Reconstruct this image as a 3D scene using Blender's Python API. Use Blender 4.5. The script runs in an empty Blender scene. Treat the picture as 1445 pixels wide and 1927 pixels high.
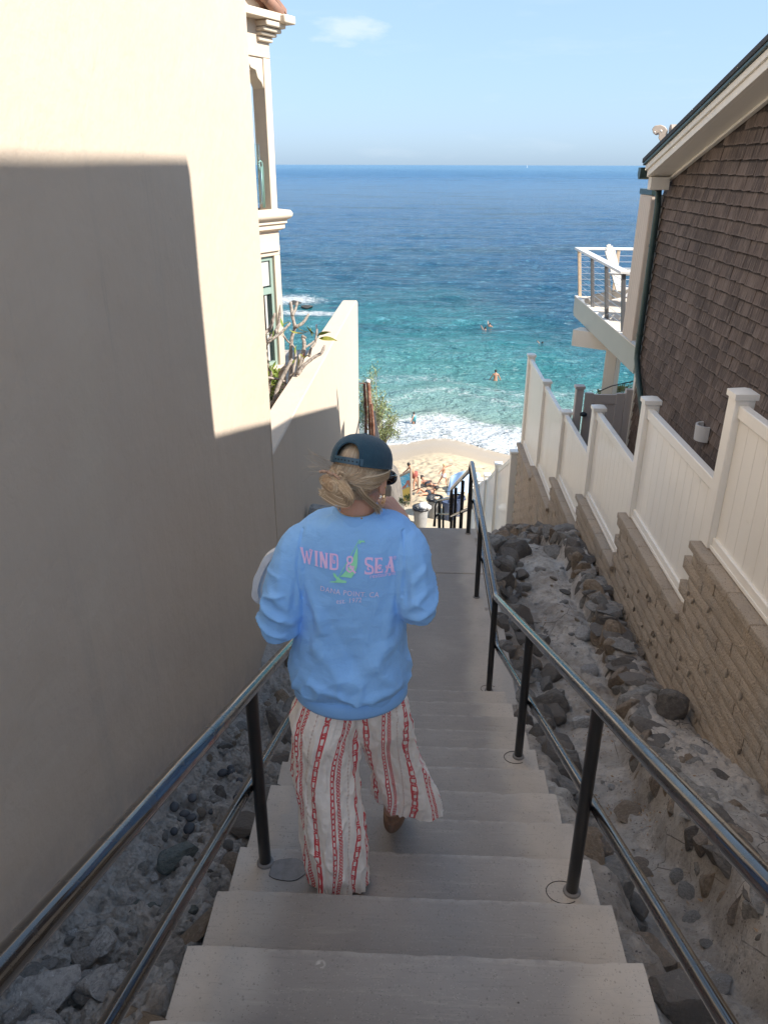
import bpy, bmesh, math, random
import numpy as np
from mathutils import Vector, Matrix, noise
R = math.radians
C = bpy.context.scene.collection
random.seed(7); rng = np.random.default_rng(7)
CZ = 15.0            # eye height above the sea; D below = metres below the eye

# ------------------------------------------------------------ camera, world, sun, exposure
cam_d = bpy.data.cameras.new('camera'); cam = bpy.data.objects.new('camera', cam_d); C.objects.link(cam)
cam_d.sensor_fit = 'VERTICAL'; cam_d.sensor_height = 36; cam_d.sensor_width = 27; cam_d.lens = 26.9
cam_d.clip_start = .05; cam_d.clip_end = 80000
PITCH, YAW, ROLL, FPX = 24.41, 2.34, .17, 1440.
cam.matrix_world = Matrix.Translation((0, 0, CZ)) @ Matrix.Rotation(R(YAW), 4, 'Z') @ Matrix.Rotation(R(90-PITCH), 4, 'X') @ Matrix.Rotation(R(ROLL), 4, 'Z')
bpy.context.scene.camera = cam

def at(px, py, Y):
    """photo pixel -> point at distance Y along the alley"""
    c, s = math.cos(R(PITCH)), math.sin(R(PITCH)); cy, sy = math.cos(R(YAW)), math.sin(R(YAW))
    u, v = px-722.5, py-963.5
    F, D = FPX*c-v*s, v*c+FPX*s
    X, Yd = u*cy-F*sy, u*sy+F*cy
    k = Y/Yd
    return Vector((X*k, Y, CZ-D*k))

sd = Vector((3.87, -1.8, 3.60)).normalized()      # direction to the sun
world = bpy.data.worlds.new('World'); bpy.context.scene.world = world; world.use_nodes = True
nt = world.node_tree; nt.nodes.clear()
SKY_STRENGTH, SUN_STRENGTH, EXPOSURE = .15, 2.0, 2.22
SKY_GAMMA, SKY_TINT = .34, (.98, 1.26, 1.60)
sky = nt.nodes.new('ShaderNodeTexSky'); sky.sky_type = 'NISHITA'; sky.sun_disc = False
sky.sun_elevation = math.asin(sd.z); sky.sun_rotation = math.atan2(sd.x, sd.y)
sky.air_density = .9; sky.dust_density = 1.3; sky.ozone_density = 3.0; sky.altitude = 0
bg = nt.nodes.new('ShaderNodeBackground'); bg.inputs[1].default_value = SKY_STRENGTH
wo = nt.nodes.new('ShaderNodeOutputWorld')
geo = nt.nodes.new('ShaderNodeTexCoord')
mp = nt.nodes.new('ShaderNodeMapping'); mp.inputs['Scale'].default_value = (1.6, 1.6, 9)
cn = nt.nodes.new('ShaderNodeTexNoise'); cn.inputs['Scale'].default_value = 3.2; cn.inputs['Detail'].default_value = 7; cn.inputs['Roughness'].default_value = .6
cr = nt.nodes.new('ShaderNodeMapRange'); cr.inputs[1].default_value = .56; cr.inputs[2].default_value = .85; cr.inputs[4].default_value = .22
mx = nt.nodes.new('ShaderNodeMix'); mx.data_type = 'RGBA'; mx.inputs[7].default_value = (1.4, 1.52, 1.65, 1)
L_ = nt.links.new
L_(geo.outputs['Generated'], mp.inputs[0]); L_(mp.outputs[0], cn.inputs[0]); L_(cn.outputs[0], cr.inputs[0])
# the one small white cloud high over the sea
cd_ = Vector((-136, 1681, 229)).normalized()
vs = nt.nodes.new('ShaderNodeVectorMath'); vs.operation = 'SUBTRACT'; vs.inputs[1].default_value = cd_
L_(geo.outputs['Generated'], vs.inputs[0])
vm = nt.nodes.new('ShaderNodeVectorMath'); vm.operation = 'MULTIPLY'; vm.inputs[1].default_value = (24, 0, 75)
L_(vs.outputs[0], vm.inputs[0])
vl = nt.nodes.new('ShaderNodeVectorMath'); vl.operation = 'LENGTH'; L_(vm.outputs[0], vl.inputs[0])
c2 = nt.nodes.new('ShaderNodeTexNoise'); c2.inputs['Scale'].default_value = 26; c2.inputs['Detail'].default_value = 5
mp2 = nt.nodes.new('ShaderNodeMapping'); mp2.inputs['Scale'].default_value = (1, 1, 3); L_(geo.outputs['Generated'], mp2.inputs[0]); L_(mp2.outputs[0], c2.inputs[0])
ad = nt.nodes.new('ShaderNodeMath'); ad.operation = 'MULTIPLY_ADD'; ad.inputs[1].default_value = 2.6; L_(c2.outputs[0], ad.inputs[0])
L_(vl.outputs['Value'], ad.inputs[2])
r2 = nt.nodes.new('ShaderNodeMapRange'); r2.inputs[1].default_value = 2.35; r2.inputs[2].default_value = 1.5; r2.inputs[4].default_value = .5; L_(ad.outputs[0], r2.inputs[0])
mxx = nt.nodes.new('ShaderNodeMath'); mxx.operation = 'MAXIMUM'; L_(cr.outputs[0], mxx.inputs[0]); L_(r2.outputs[0], mxx.inputs[1])
L_(mxx.outputs[0], mx.inputs[0]); 
# the sky of a bright hazy day is more even than the clear-air model: compress its range
g1 = nt.nodes.new('ShaderNodeVectorMath'); g1.operation = 'MULTIPLY'; g1.inputs[1].default_value = (.2, .2, .2)
g2 = nt.nodes.new('ShaderNodeGamma'); g2.inputs[1].default_value = SKY_GAMMA
g3 = nt.nodes.new('ShaderNodeVectorMath'); g3.operation = 'MULTIPLY'; g3.inputs[1].default_value = SKY_TINT
L_(sky.outputs[0], g1.inputs[0]); L_(g1.outputs[0], g2.inputs[0]); L_(g2.outputs[0], g3.inputs[0]); L_(g3.outputs[0], mx.inputs[6]); L_(mx.outputs[2], bg.inputs[0]); L_(bg.outputs[0], wo.inputs[0])

sun_d = bpy.data.lights.new('sun', 'SUN'); sun = bpy.data.objects.new('sun', sun_d); C.objects.link(sun)
sun_d.energy = SUN_STRENGTH; sun_d.angle = R(.5); sun_d.color = (1, .95, .88)
sun.rotation_euler = sd.to_track_quat('Z', 'Y').to_euler(); sun.location = (20, -10, 40)
vw = bpy.context.scene.view_settings
vw.view_transform = 'Standard'; vw.look = 'None'; vw.exposure = EXPOSURE; vw.gamma = 1; vw.use_curve_mapping = False
bpy.context.scene.cycles.max_bounces = 10; bpy.context.scene.cycles.diffuse_bounces = 8

# ------------------------------------------------------------ helpers
def tag(o, label=None, cat=None, group=None, kind=None):
    if label: o['label'] = label
    if cat: o['category'] = cat
    if group: o['group'] = group
    if kind: o['kind'] = kind
    return o
def worldloc(o):
    v = Vector((0, 0, 0))
    while o: v += o.location; o = o.parent
    return v
def thing(name, label, cat, loc=(0, 0, 0), group=None):
    o = bpy.data.objects.new(name, None); C.objects.link(o); o.location = loc; o.empty_display_size = .1
    return tag(o, label, cat, group)
def link(name, me, parent=None, loc=None, rot=None, scale=None):
    """loc is a world point; without it the mesh is already in world space"""
    o = bpy.data.objects.new(name, me); C.objects.link(o)
    if parent: o.parent = parent
    base = worldloc(parent) if parent else Vector((0, 0, 0))
    o.location = (Vector(loc) if loc is not None else Vector((0, 0, 0))) - base
    if rot is not None: o.rotation_euler = rot
    if scale is not None: o.scale = scale
    return o
class MB:
    def __init__(s): s.v = []; s.f = []
    def add(s, V, F):
        n = len(s.v); s.v += [tuple(v) for v in V]; s.f += [tuple(i+n for i in f) for f in F]; return s
    def box(s, x0, x1, y0, y1, z0, z1, M=None):
        V = [Vector((x, y, z)) for z in (z0, z1) for y in (y0, y1) for x in (x0, x1)]
        if M: V = [M @ v for v in V]
        return s.add(V, [(0, 2, 3, 1), (4, 5, 7, 6), (0, 1, 5, 4), (2, 6, 7, 3), (0, 4, 6, 2), (1, 3, 7, 5)])
    def beam(s, a, b, w, h, up=(0, 0, 1)):
        a, b = Vector(a), Vector(b); d = (b-a).normalized(); r = d.cross(Vector(up)).normalized(); u = r.cross(d)
        V = [p + r*sx*w/2 + u*sz*h/2 for p in (a, b) for sz in (-1, 1) for sx in (-1, 1)]
        return s.add(V, [(0, 1, 3, 2), (4, 6, 7, 5), (0, 4, 5, 1), (2, 3, 7, 6), (0, 2, 6, 4), (1, 5, 7, 3)])
    def tube(s, pts, rad, n=12, cap=True):
        pts = [Vector(p) for p in pts]
        if not hasattr(rad, '__len__'): rad = [rad]*len(pts)
        V = []; prev = None
        for i, p in enumerate(pts):
            t = (pts[min(i+1, len(pts)-1)]-pts[max(i-1, 0)]).normalized()
            if prev is None:
                a = Vector((0, 0, 1)) if abs(t.z) < .9 else Vector((1, 0, 0)); prev = t.cross(a).normalized()
            u = (prev - t*prev.dot(t)).normalized(); prev = u; w = t.cross(u)
            V += [p + (u*math.cos(2*math.pi*k/n)+w*math.sin(2*math.pi*k/n))*rad[i] for k in range(n)]
        F = [(i*n+k, i*n+(k+1) % n, (i+1)*n+(k+1) % n, (i+1)*n+k) for i in range(len(pts)-1) for k in range(n)]
        if cap: F += [tuple(range(n-1, -1, -1)), tuple((len(pts)-1)*n+k for k in range(n))]
        return s.add(V, F)
    def lathe(s, prof, c, n=24, sx=1, sy=1):
        c = Vector(c)
        V = [c+Vector((r*math.cos(2*math.pi*k/n)*sx, r*math.sin(2*math.pi*k/n)*sy, z)) for r, z in prof for k in range(n)]
        F = [(i*n+k, i*n+(k+1) % n, (i+1)*n+(k+1) % n, (i+1)*n+k) for i in range(len(prof)-1) for k in range(n)]
        F += [tuple(range(n-1, -1, -1)), tuple((len(prof)-1)*n+k for k in range(n))]
        return s.add(V, F)
    def prism(s, poly, x0, x1, ax='x'):
        """poly of (a,b) pairs extruded along an axis: x -> (y,z), y -> (x,z), z -> (x,y)"""
        f = {'x': lambda p, t: (t, p[0], p[1]), 'y': lambda p, t: (p[0], t, p[1]), 'z': lambda p, t: (p[0], p[1], t)}[ax]
        n = len(poly); V = [f(p, x0) for p in poly]+[f(p, x1) for p in poly]
        return s.add(V, [tuple(range(n)), tuple(range(2*n-1, n-1, -1))]+[(i, (i+1) % n, n+(i+1) % n, n+i) for i in range(n)])
    def ell(s, c, r, n=16, m=10, M=None):
        V = []; c = Vector(c)
        for j in range(1, m):
            th = math.pi*j/m
            for k in range(n):
                a = 2*math.pi*k/n; v = Vector((r[0]*math.sin(th)*math.cos(a), r[1]*math.sin(th)*math.sin(a), r[2]*math.cos(th)))
                V.append(c+(M @ v if M else v))
        for z in (1, -1):
            v = Vector((0, 0, r[2]*z)); V.append(c+(M @ v if M else v))
        F = [(j*n+k, (j+1)*n+k, (j+1)*n+(k+1) % n, j*n+(k+1) % n) for j in range(m-2) for k in range(n)]
        T = (m-1)*n; F += [(T, k, (k+1) % n) for k in range(n)]+[(T+1, (m-2)*n+(k+1) % n, (m-2)*n+k) for k in range(n)]
        return s.add(V, F)
    def mesh(s, name, mat, smooth=False, origin=None, fix=True):
        me = bpy.data.meshes.new(name); o = origin or Vector((0, 0, 0))
        me.from_pydata([(v[0]-o[0], v[1]-o[1], v[2]-o[2]) for v in s.v], [], s.f)
        if fix:
            bm = bmesh.new(); bm.from_mesh(me); bmesh.ops.recalc_face_normals(bm, faces=bm.faces); bm.to_mesh(me); bm.free()
        if smooth:
            me.shade_smooth()
            if smooth != True: me.set_sharp_from_angle(angle=R(smooth))
        me.materials.append(mat); return me
    def build(s, name, mat, parent=None, smooth=False, bevel=0, fix=True, origin=None, seg=2):
        """origin: world point used as the object's own origin"""
        og = Vector(origin) if origin is not None else (worldloc(parent) if parent else Vector((0, 0, 0)))
        o = link(name, s.mesh(name, mat, smooth, og, fix), parent, og)
        if bevel:
            b = o.modifiers.new('bevel', 'BEVEL'); b.width = bevel; b.segments = seg; b.limit_method = 'ANGLE'; b.angle_limit = R(40)
            o.data.shade_smooth(); o.data.set_sharp_from_angle(angle=R(50))
        return o
def np_mesh(name, V, F, mat, smooth=True, attrs=None):
    V = np.asarray(V, dtype=np.float32).reshape(-1, 3); F = np.asarray(F, dtype=np.int32); k = F.shape[1]
    me = bpy.data.meshes.new(name); me.vertices.add(len(V)); me.vertices.foreach_set('co', V.ravel())
    me.loops.add(F.size); me.loops.foreach_set('vertex_index', F.ravel())
    me.polygons.add(len(F)); me.polygons.foreach_set('loop_start', np.arange(0, F.size, k, dtype=np.int32))
    me.update(calc_edges=True)
    for an, av in (attrs or {}).items():
        a = me.attributes.new(an, 'FLOAT', 'POINT'); a.data.foreach_set('value', np.asarray(av, dtype=np.float32).ravel())
    if smooth: me.shade_smooth()
    me.materials.append(mat); return me
def grid_faces(nr, nc, wrap=False):
    i = np.arange(nr-1)[:, None]; j = np.arange(nc if wrap else nc-1)[None, :]; j2 = (j+1) % nc
    return np.stack([i*nc+j, i*nc+j2, (i+1)*nc+j2, (i+1)*nc+j], -1).reshape(-1, 4)
def fbm(x, y, z=0., o=4, s=1.):
    """smooth noise by mathutils on numpy arrays"""
    x, y = np.broadcast_arrays(np.asarray(x, float), np.asarray(y, float)); z = np.broadcast_to(z, x.shape)
    return np.array([noise.fractal(Vector((a*s, b*s, c*s)), .9, 2.1, o) for a, b, c in zip(x.ravel(), y.ravel(), z.ravel())]).reshape(x.shape)

# ------------------------------------------------------------ materials
class S:
    """socket wrapper: arithmetic builds Math nodes"""
    def __init__(s, nt, sock): s.nt = nt; s.k = sock
    def op(s, o, b=None, c=None):
        n = s.nt.nodes.new('ShaderNodeMath'); n.operation = o
        for i, q in enumerate((s, b, c)):
            if q is None: continue
            if isinstance(q, S): s.nt.links.new(q.k, n.inputs[i])
            else: n.inputs[i].default_value = q
        return S(s.nt, n.outputs[0])
    def __add__(s, b): return s.op('ADD', b)
    def __sub__(s, b): return s.op('SUBTRACT', b)
    def __mul__(s, b): return s.op('MULTIPLY', b)
    def __truediv__(s, b): return s.op('DIVIDE', b)
    def fract(s): return s.op('FRACT')
    def abs(s): return s.op('ABSOLUTE')
    def max(s, b): return s.op('MAXIMUM', b)
    def min(s, b): return s.op('MINIMUM', b)
    def lt(s, b): return s.op('LESS_THAN', b)
    def gt(s, b): return s.op('GREATER_THAN', b)
    def inv(s): return s.op('MULTIPLY', -1.) + 1.
    def ramp(s, a, b, lo=0., hi=1., smooth=True):
        n = s.nt.nodes.new('ShaderNodeMapRange'); n.interpolation_type = 'SMOOTHSTEP' if smooth else 'LINEAR'
        s.nt.links.new(s.k, n.inputs[0]); n.inputs[1].default_value = a; n.inputs[2].default_value = b; n.inputs[3].default_value = lo; n.inputs[4].default_value = hi
        return S(s.nt, n.outputs[0])
class Mat:
    def __init__(s, name, base=(.5, .5, .5), rough=.7, **kw):
        s.m = bpy.data.materials.new(name); s.m.use_nodes = True; s.nt = s.m.node_tree
        s.b = s.nt.nodes['Principled BSDF']; s.col = None
        s.b.inputs['Base Color'].default_value = (*base, 1); s.b.inputs['Roughness'].default_value = rough
        for k, v in kw.items(): s.b.inputs[k.replace('_', ' ')].default_value = v
        s.base = base; s.bump_last = None
    def coord(s, kind='pos'):
        if kind == 'pos': return s.nt.nodes.new('ShaderNodeNewGeometry').outputs['Position']
        return s.nt.nodes.new('ShaderNodeTexCoord').outputs['Object']
    def vec(s, sc=(1, 1, 1), kind='pos', off=None):
        n = s.nt.nodes.new('ShaderNodeMapping'); n.inputs['Scale'].default_value = sc
        s.nt.links.new(s.coord(kind), n.inputs[0])
        if kind == 'obj':
            oi = s.nt.nodes.new('ShaderNodeObjectInfo'); m = s.nt.nodes.new('ShaderNodeMath'); m.operation = 'MULTIPLY'; m.inputs[1].default_value = 37
            s.nt.links.new(oi.outputs['Random'], m.inputs[0]); s.nt.links.new(m.outputs[0], n.inputs['Location'])
        return n.outputs[0]
    def noise(s, scale, detail=5, rough=.55, sc=(1, 1, 1), kind='pos', dist=0):
        n = s.nt.nodes.new('ShaderNodeTexNoise'); n.inputs['Scale'].default_value = scale; n.inputs['Detail'].default_value = detail
        n.inputs['Roughness'].default_value = rough; n.inputs['Distortion'].default_value = dist
        s.nt.links.new(s.vec(sc, kind), n.inputs[0]); return S(s.nt, n.outputs[0])
    def voro(s, scale, sc=(1, 1, 1), feat='F1', kind='pos', out='Distance'):
        n = s.nt.nodes.new('ShaderNodeTexVoronoi'); n.feature = feat; n.inputs['Scale'].default_value = scale
        s.nt.links.new(s.vec(sc, kind), n.inputs[0]); return S(s.nt, n.outputs[out])
    def attr(s, name):
        n = s.nt.nodes.new('ShaderNodeAttribute'); n.attribute_name = name; return S(s.nt, n.outputs['Fac'])
    def xyz(s, kind='pos'):
        n = s.nt.nodes.new('ShaderNodeSeparateXYZ'); s.nt.links.new(s.coord(kind), n.inputs[0]); return [S(s.nt, o) for o in n.outputs]
    def rnd(s): return S(s.nt, s.nt.nodes.new('ShaderNodeObjectInfo').outputs['Random'])
    def mix(s, fac, col, blend='MIX'):
        n = s.nt.nodes.new('ShaderNodeMix'); n.data_type = 'RGBA'; n.blend_type = blend
        if s.col is None: n.inputs[6].default_value = (*s.base, 1)
        else: s.nt.links.new(s.col, n.inputs[6])
        if hasattr(col, '__len__'): n.inputs[7].default_value = (*col, 1)
        else: s.nt.links.new(col, n.inputs[7])
        if isinstance(fac, S): s.nt.links.new(fac.k, n.inputs[0])
        else: n.inputs[0].default_value = fac
        s.col = n.outputs[2]; s.nt.links.new(s.col, s.b.inputs['Base Color']); return s
    def bump(s, h, strength=.3, dist=.01):
        n = s.nt.nodes.new('ShaderNodeBump'); n.inputs['Strength'].default_value = strength; n.inputs['Distance'].default_value = dist
        s.nt.links.new(h.k, n.inputs['Height'])
        if s.bump_last: s.nt.links.new(s.bump_last, n.inputs['Normal'])
        s.bump_last = n.outputs[0]; s.nt.links.new(s.bump_last, s.b.inputs['Normal']); return s
    def put(s, name, sock): s.nt.links.new(sock.k, s.b.inputs[name]); return s

M = {}
def mt(key, *a, **k): m = Mat(key, *a, **k); M[key] = m.m; return m
# stucco
m = mt('stucco', (.57, .47, .37), .9, Specular_IOR_Level=.2)
m.mix(m.noise(.6, 4).ramp(.4, .7, 0, .5), (.55, .455, .36)).mix(m.noise(5, 6, .7, (1, 1, .35)).ramp(.5, .8, 0, .4), (.53, .445, .345)).mix(m.noise(1.1, 5, .6, (1, 1, .25)).ramp(.55, .75, 0, .3), (.62, .53, .41)).mix(m.noise(16, 6, .85, (1, 1, .12)).ramp(.72, .76, 0, .5), (.66, .58, .47))
m.mix(m.voro(2.3, (1, 1, .8)).ramp(.012, .006), (.35, .32, .28))
z = m.xyz()[2]; y = m.xyz()[1]
low = (z + y*.4485).ramp(13.80, 13.42) * m.noise(7, 6, .7).ramp(.3, .65)      # splash dirt along the foot of the wall
m.mix(low, (.42, .36, .31))
m.mix((m.voro(.55, (1, 1, .8), 'DISTANCE_TO_EDGE')+(m.noise(3, 5, .7)-.5)*.05).abs().ramp(.006, .001)*m.noise(.8, 3).ramp(.60, .66, 0, .25), (.40, .35, .29))
m.mix(m.noise(2.2, 6, .7, (1, 3, .10)).ramp(.56, .72, 0, .35), (.46, .40, .33))
m.bump(m.noise(3, 5), .5, .03).bump(m.noise(9, 6, .7), .35, .01).bump(m.noise(120, 4, .6), .12, .003).bump(m.noise(26, 4), .2, .004)
m = mt('stucco_trim', (.61, .515, .40), .85); m.bump(m.noise(60, 4), .1, .003).mix(m.noise(4, 5).ramp(.45, .75, 0, .4), (.60, .53, .44))
m = mt('terracotta', (.30, .16, .11), .8); m.mix(m.noise(8, 4, kind='obj').ramp(.4, .7), (.22, .14, .11)).bump(m.noise(50, 4), .2, .004)
m = mt('green_paint', (.25, .33, .28), .45); m.mix(m.noise(20, 4).ramp(.4, .8, 0, .4), (.18, .30, .27))
m = mt('blind', (.45, .45, .42), .9); m.bump(m.noise(40, 3), .3, .005)
m = mt('glass', (.02, .03, .03), .03, Specular_IOR_Level=.8)
g = mt('clear_glass', (.80, .93, .90), .02, Transmission_Weight=1., IOR=1.2)
# concrete steps: pale swept ends, dark trodden middle
m = mt('concrete', (.54, .485, .42), .85)
X, Yp, Z = m.xyz()
cen = (X - .02).abs() + (m.noise(2.2, 4)-.5)*.28
m.mix(cen.ramp(.58, .40), (.30, .275, .25)).mix(m.noise(3.5, 6, .65).ramp(.45, .72, 0, .45), (.37, .335, .30))
m.mix(m.noise(1.3, 3).ramp(.52, .72, 0, .5), (.42, .38, .34))
m.mix(m.noise(11, 5, .75, (.35, 3, 1)).ramp(.52, .75, 0, .35), (.56, .51, .44))
m.mix(m.voro(105).ramp(.40, .22) * m.noise(60, 2).ramp(.46, .58, 0, .42), (.42, .39, .35)).mix(m.voro(70, (1.1, 1, 1.3)).ramp(.36, .2) * m.noise(50, 3).ramp(.50, .62, 0, .4), (.12, .11, .10)).mix(m.noise(38, 4, .8, (.15, 3, 1)).ramp(.55, .75, 0, .35), (.12, .11, .10)).mix(m.voro(170).ramp(.22, .1) * m.noise(60, 2).ramp(.5, .6), (.045, .04, .036))
m.mix(m.voro(2.6).ramp(.05, .025) * m.noise(60, 3).ramp(.42, .56, 0, .8), (.62, .58, .53)).mix(m.voro(6.1).ramp(.03, .015), (.05, .045, .04))
m.mix(m.rnd().ramp(0, 1, 0, .30, False), (.24, .22, .20)).mix(m.attr('edge').ramp(.4, 1., 0, .42)*m.noise(18, 5, .7).ramp(.38, .60, .0, 1), (.50, .46, .41))  # paler worn nosings, with the bevel highlight painted into the colour
m.bump(m.noise(160, 4, .7), .35, .002).bump(m.noise(14, 5), .45, .008)
m = mt('bounce_pavement', (.45, .42, .37), .9); m.mix(m.noise(.7, 5).ramp(.4, .7, 0, .6), (.38, .35, .31)).bump(m.noise(40, 5), .3, .004)
m = mt('smooth_cement', (.26, .245, .235), .8); m.mix(m.noise(22, 6, .7).ramp(.4, .65, 0, .8), (.19, .18, .17)).bump(m.noise(60, 4), .2, .002)
# channel, mortar
m = mt('mortar', (.58, .52, .455), .92)
m.mix(m.noise(2.2, 6, .6).ramp(.38, .62), (.36, .315, .27)).mix(m.noise(1.1, 5).ramp(.5, .68, 0, .8), (.64, .61, .56)).mix(m.noise(18, 6, .7).ramp(.5, .75, 0, .6), (.16, .14, .12))
m.mix(m.noise(.9, 4, dist=1).ramp(.60, .72, 0, .6), (.27, .20, .135)).mix(m.voro(3.2, feat='DISTANCE_TO_EDGE').ramp(.012, .003, 0, .8)*m.noise(1.5, 3).ramp(.5, .6), (.06, .05, .045))
m.mix(m.noise(5, 8, .75, dist=.6).ramp(.50, .62, 0, .6), (.30, .265, .23)).mix(m.voro(45).ramp(.3, .1)*m.noise(14, 3).ramp(.45, .6), (.14, .12, .11))
m.bump(m.noise(9, 8, .7), 1., .05).bump(m.noise(70, 5, .7), .8, .012)
m = mt('rubble', (.58, .53, .475), .95)
Yr = m.xyz()[1]
m.mix(m.noise(14, 8, .7).ramp(.4, .66), (.38, .34, .30)).mix(m.noise(3, 5).ramp(.5, .7, 0, .85), (.52, .50, .47)).mix(m.voro(60).ramp(.3, .1)*m.noise(30, 3).ramp(.45, .6), (.42, .39, .36))
m.mix(m.noise(6, 7, .75).ramp(.47, .60, 0, .8)*Yr.ramp(2.7, 1.7), (.56, .54, .51))
m.bump(m.noise(22, 10, .75), 1., .04).bump(m.voro(55), .7, .012).bump(m.noise(150, 4, .7), .6, .004)
def rockmat(key, base, c2, c3, rough=.85):
    m = mt(key, base, rough)
    m.mix(m.rnd().ramp(.2, .9, 0, 1, False), c2).mix(m.noise(5, 7, .65, kind='obj').ramp(.42, .64, 0, .8), c3)
    m.mix(m.noise(3, 6, .7, (1, 1, 5), kind='obj', dist=2).ramp(.58, .66, 0, .5), tuple(min(1, c*2.0+.04) for c in base))
    m.bump(m.noise(9, 8, .65, kind='obj'), .8, .03).bump(m.noise(60, 5, .7, kind='obj'), .5, .006)
rockmat('rock_dark', (.12, .108, .096), (.19, .168, .148), (.20, .175, .15))
rockmat('rock_grey', (.24, .225, .205), (.33, .31, .28), (.17, .16, .15))
rockmat('rock_brown', (.25, .185, .12), (.20, .165, .135), (.33, .26, .20))
rockmat('rock_pale', (.55, .53, .505), (.33, .31, .29), (.24, .225, .21))
rockmat('rock_green', (.15, .17, .15), (.13, .15, .14), (.20, .21, .19))
m = mt('pebble', (.038, .042, .050), .6); m.mix(m.rnd().ramp(.3, 1, 0, .8, False), (.09, .09, .095)).bump(m.noise(120, 3, kind='obj'), .15, .002)
# block wall
m = mt('block', (.50, .405, .31), .95)
m.mix(m.rnd().ramp(0, 1, 0, .5, False), (.43, .36, .285)).mix(m.noise(2.5, 5).ramp(.4, .7, 0, .6), (.37, .305, .24)).mix(m.noise(1.2, 5, .6, (1, 1, .4)).ramp(.52, .7, 0, .7), (.36, .34, .31))
m.mix(m.voro(75).ramp(.28, .12)*m.noise(20, 3).ramp(.42, .6), (.10, .08, .06)).mix(m.noise(4, 4, .6, (1, 1, .3)).ramp(.55, .75, 0, .5), (.38, .31, .24))
m.bump(m.noise(55, 6, .75), 1., .014).bump(m.voro(60), .8, .008)
m = mt('block_joint', (.44, .37, .29), .95); m.mix(m.noise(12, 5).ramp(.4, .65), (.21, .165, .12)).bump(m.noise(40, 5, .7), .8, .01)
# vinyl
m = mt('vinyl', (.88, .845, .77), .42, Coat_Weight=.15); m.mix(m.noise(2, 5, .6, (1, 1, .4)).ramp(.5, .8, 0, .35), (.68, .62, .52)).mix(m.noise(9, 6, .75).ramp(.62, .8, 0, .45), (.5, .44, .36)).mix(m.noise(3, 6, .8, (4, 4, .35)).ramp(.60, .72, 0, .35), (.60, .54, .45)).bump(m.noise(6, 3), .06, .01)
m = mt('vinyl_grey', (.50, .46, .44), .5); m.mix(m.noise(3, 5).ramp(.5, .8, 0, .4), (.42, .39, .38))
# shingles
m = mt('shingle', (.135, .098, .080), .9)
rv = m.attr('rnd')
m.mix((rv + m.rnd()).fract(), (.20, .150, .122)).mix(((rv + m.rnd())*5.3).fract().gt(.8)*.6, (.075, .055, .046)).mix(m.noise(2.5, 4).ramp(.35, .65, 0, .7), (.080, .058, .047))
m.mix(m.noise(8, 6, .7, (1, 9, .55)).ramp(.50, .66, 0, .85), (.045, .031, .026)).mix(m.noise(6, 7, .75, (1, 11, .8)).ramp(.52, .70, 0, .9), (.32, .255, .21))
m.mix(m.attr('edge').ramp(.36, .24)*m.noise(20, 4).ramp(.3, .5, .5, .95), (.028, .02, .017)).mix(m.attr('edge').ramp(.88, .985)*m.noise(30, 4).ramp(.35, .65, .05, .5), (.25, .20, .17))  # dark band under each butt: its shade painted in; pale tips are bleaching
m.bump(m.noise(9, 6, .7, (1, 12, .4)), .9, .006).bump(m.noise(90, 3, .6, (1, 3, .5)), .3, .002)
m = mt('trim_cream', (.80, .76, .68), .6); m.mix(m.noise(3, 5, .6).ramp(.5, .8, 0, .4), (.60, .56, .47))
m = mt('trim_sage', (.46, .48, .42), .6); m.mix(m.noise(2.5, 5).ramp(.4, .75, 0, .4), (.40, .42, .37))
m = mt('panel_wood', (.66, .56, .46), .7); m.mix(m.noise(6, 6, .6, (1, 9, .25)).ramp(.45, .75, 0, .6), (.55, .45, .37))
m = mt('roof_dark', (.045, .047, .05), .8); m.bump(m.noise(60, 4), .4, .004)
m = mt('green_metal', (.045, .080, .078), .38, Metallic=.3); m.mix(m.noise(8, 5).ramp(.5, .8, 0, .5), (.08, .10, .095))
m = mt('awning', (.40, .33, .27), .5); m.mix(m.noise(20, 4).ramp(.5, .7, 0, .4), (.30, .24, .19))
m = mt('lamp_white', (.66, .65, .63), .5); m.mix(m.noise(20, 5).ramp(.55, .8, 0, .5), (.45, .40, .35))
m = mt('white_paint', (.78, .76, .72), .4); m.mix(m.noise(8, 5).ramp(.5, .8, 0, .3), (.66, .64, .6))
m = mt('chair_white', (.46, .43, .385), .5); m.mix(m.noise(8, 5, kind='obj').ramp(.5, .8, 0, .3), (.40, .37, .33))
m = mt('bare_wood', (.56, .43, .30), .7); m.mix(m.noise(9, 5, .6, (1, 1, .2)).ramp(.4, .7, 0, .6), (.46, .36, .26))
m = mt('grey_metal', (.17, .17, .175), .45, Metallic=.4); m.mix(m.noise(20, 4).ramp(.5, .8, 0, .4), (.10, .10, .11))
m = mt('deck_board', (.62, .53, .43), .8); m.mix(m.rnd().ramp(0, 1, 0, .4, False), (.5, .44, .37)).bump(m.noise(8, 5, .6, (9, 1, 1)), .2, .004)
m = mt('steel_cable', (.6, .6, .6), .3, Metallic=1.)
# rails
m = mt('rail_metal', (.026, .022, .020), .14, Metallic=.35, Coat_Weight=.8, Coat_Roughness=.06)
m.mix(m.noise(3, 5, .6).ramp(.45, .75, 0, .6), (.045, .039, .034)).mix(m.voro(28).ramp(.08, .03)*m.noise(6, 2).ramp(.52, .6), (.45, .43, .40))
m.put('Roughness', m.noise(14, 5).ramp(.35, .7, .12, .34))
m = mt('post_metal', (.016, .015, .015), .32, Coat_Weight=.3); m.mix(m.voro(22).ramp(.07, .03)*m.noise(7, 2).ramp(.5, .6), (.35, .33, .3)).bump(m.noise(50, 3), .06, .002)
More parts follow.
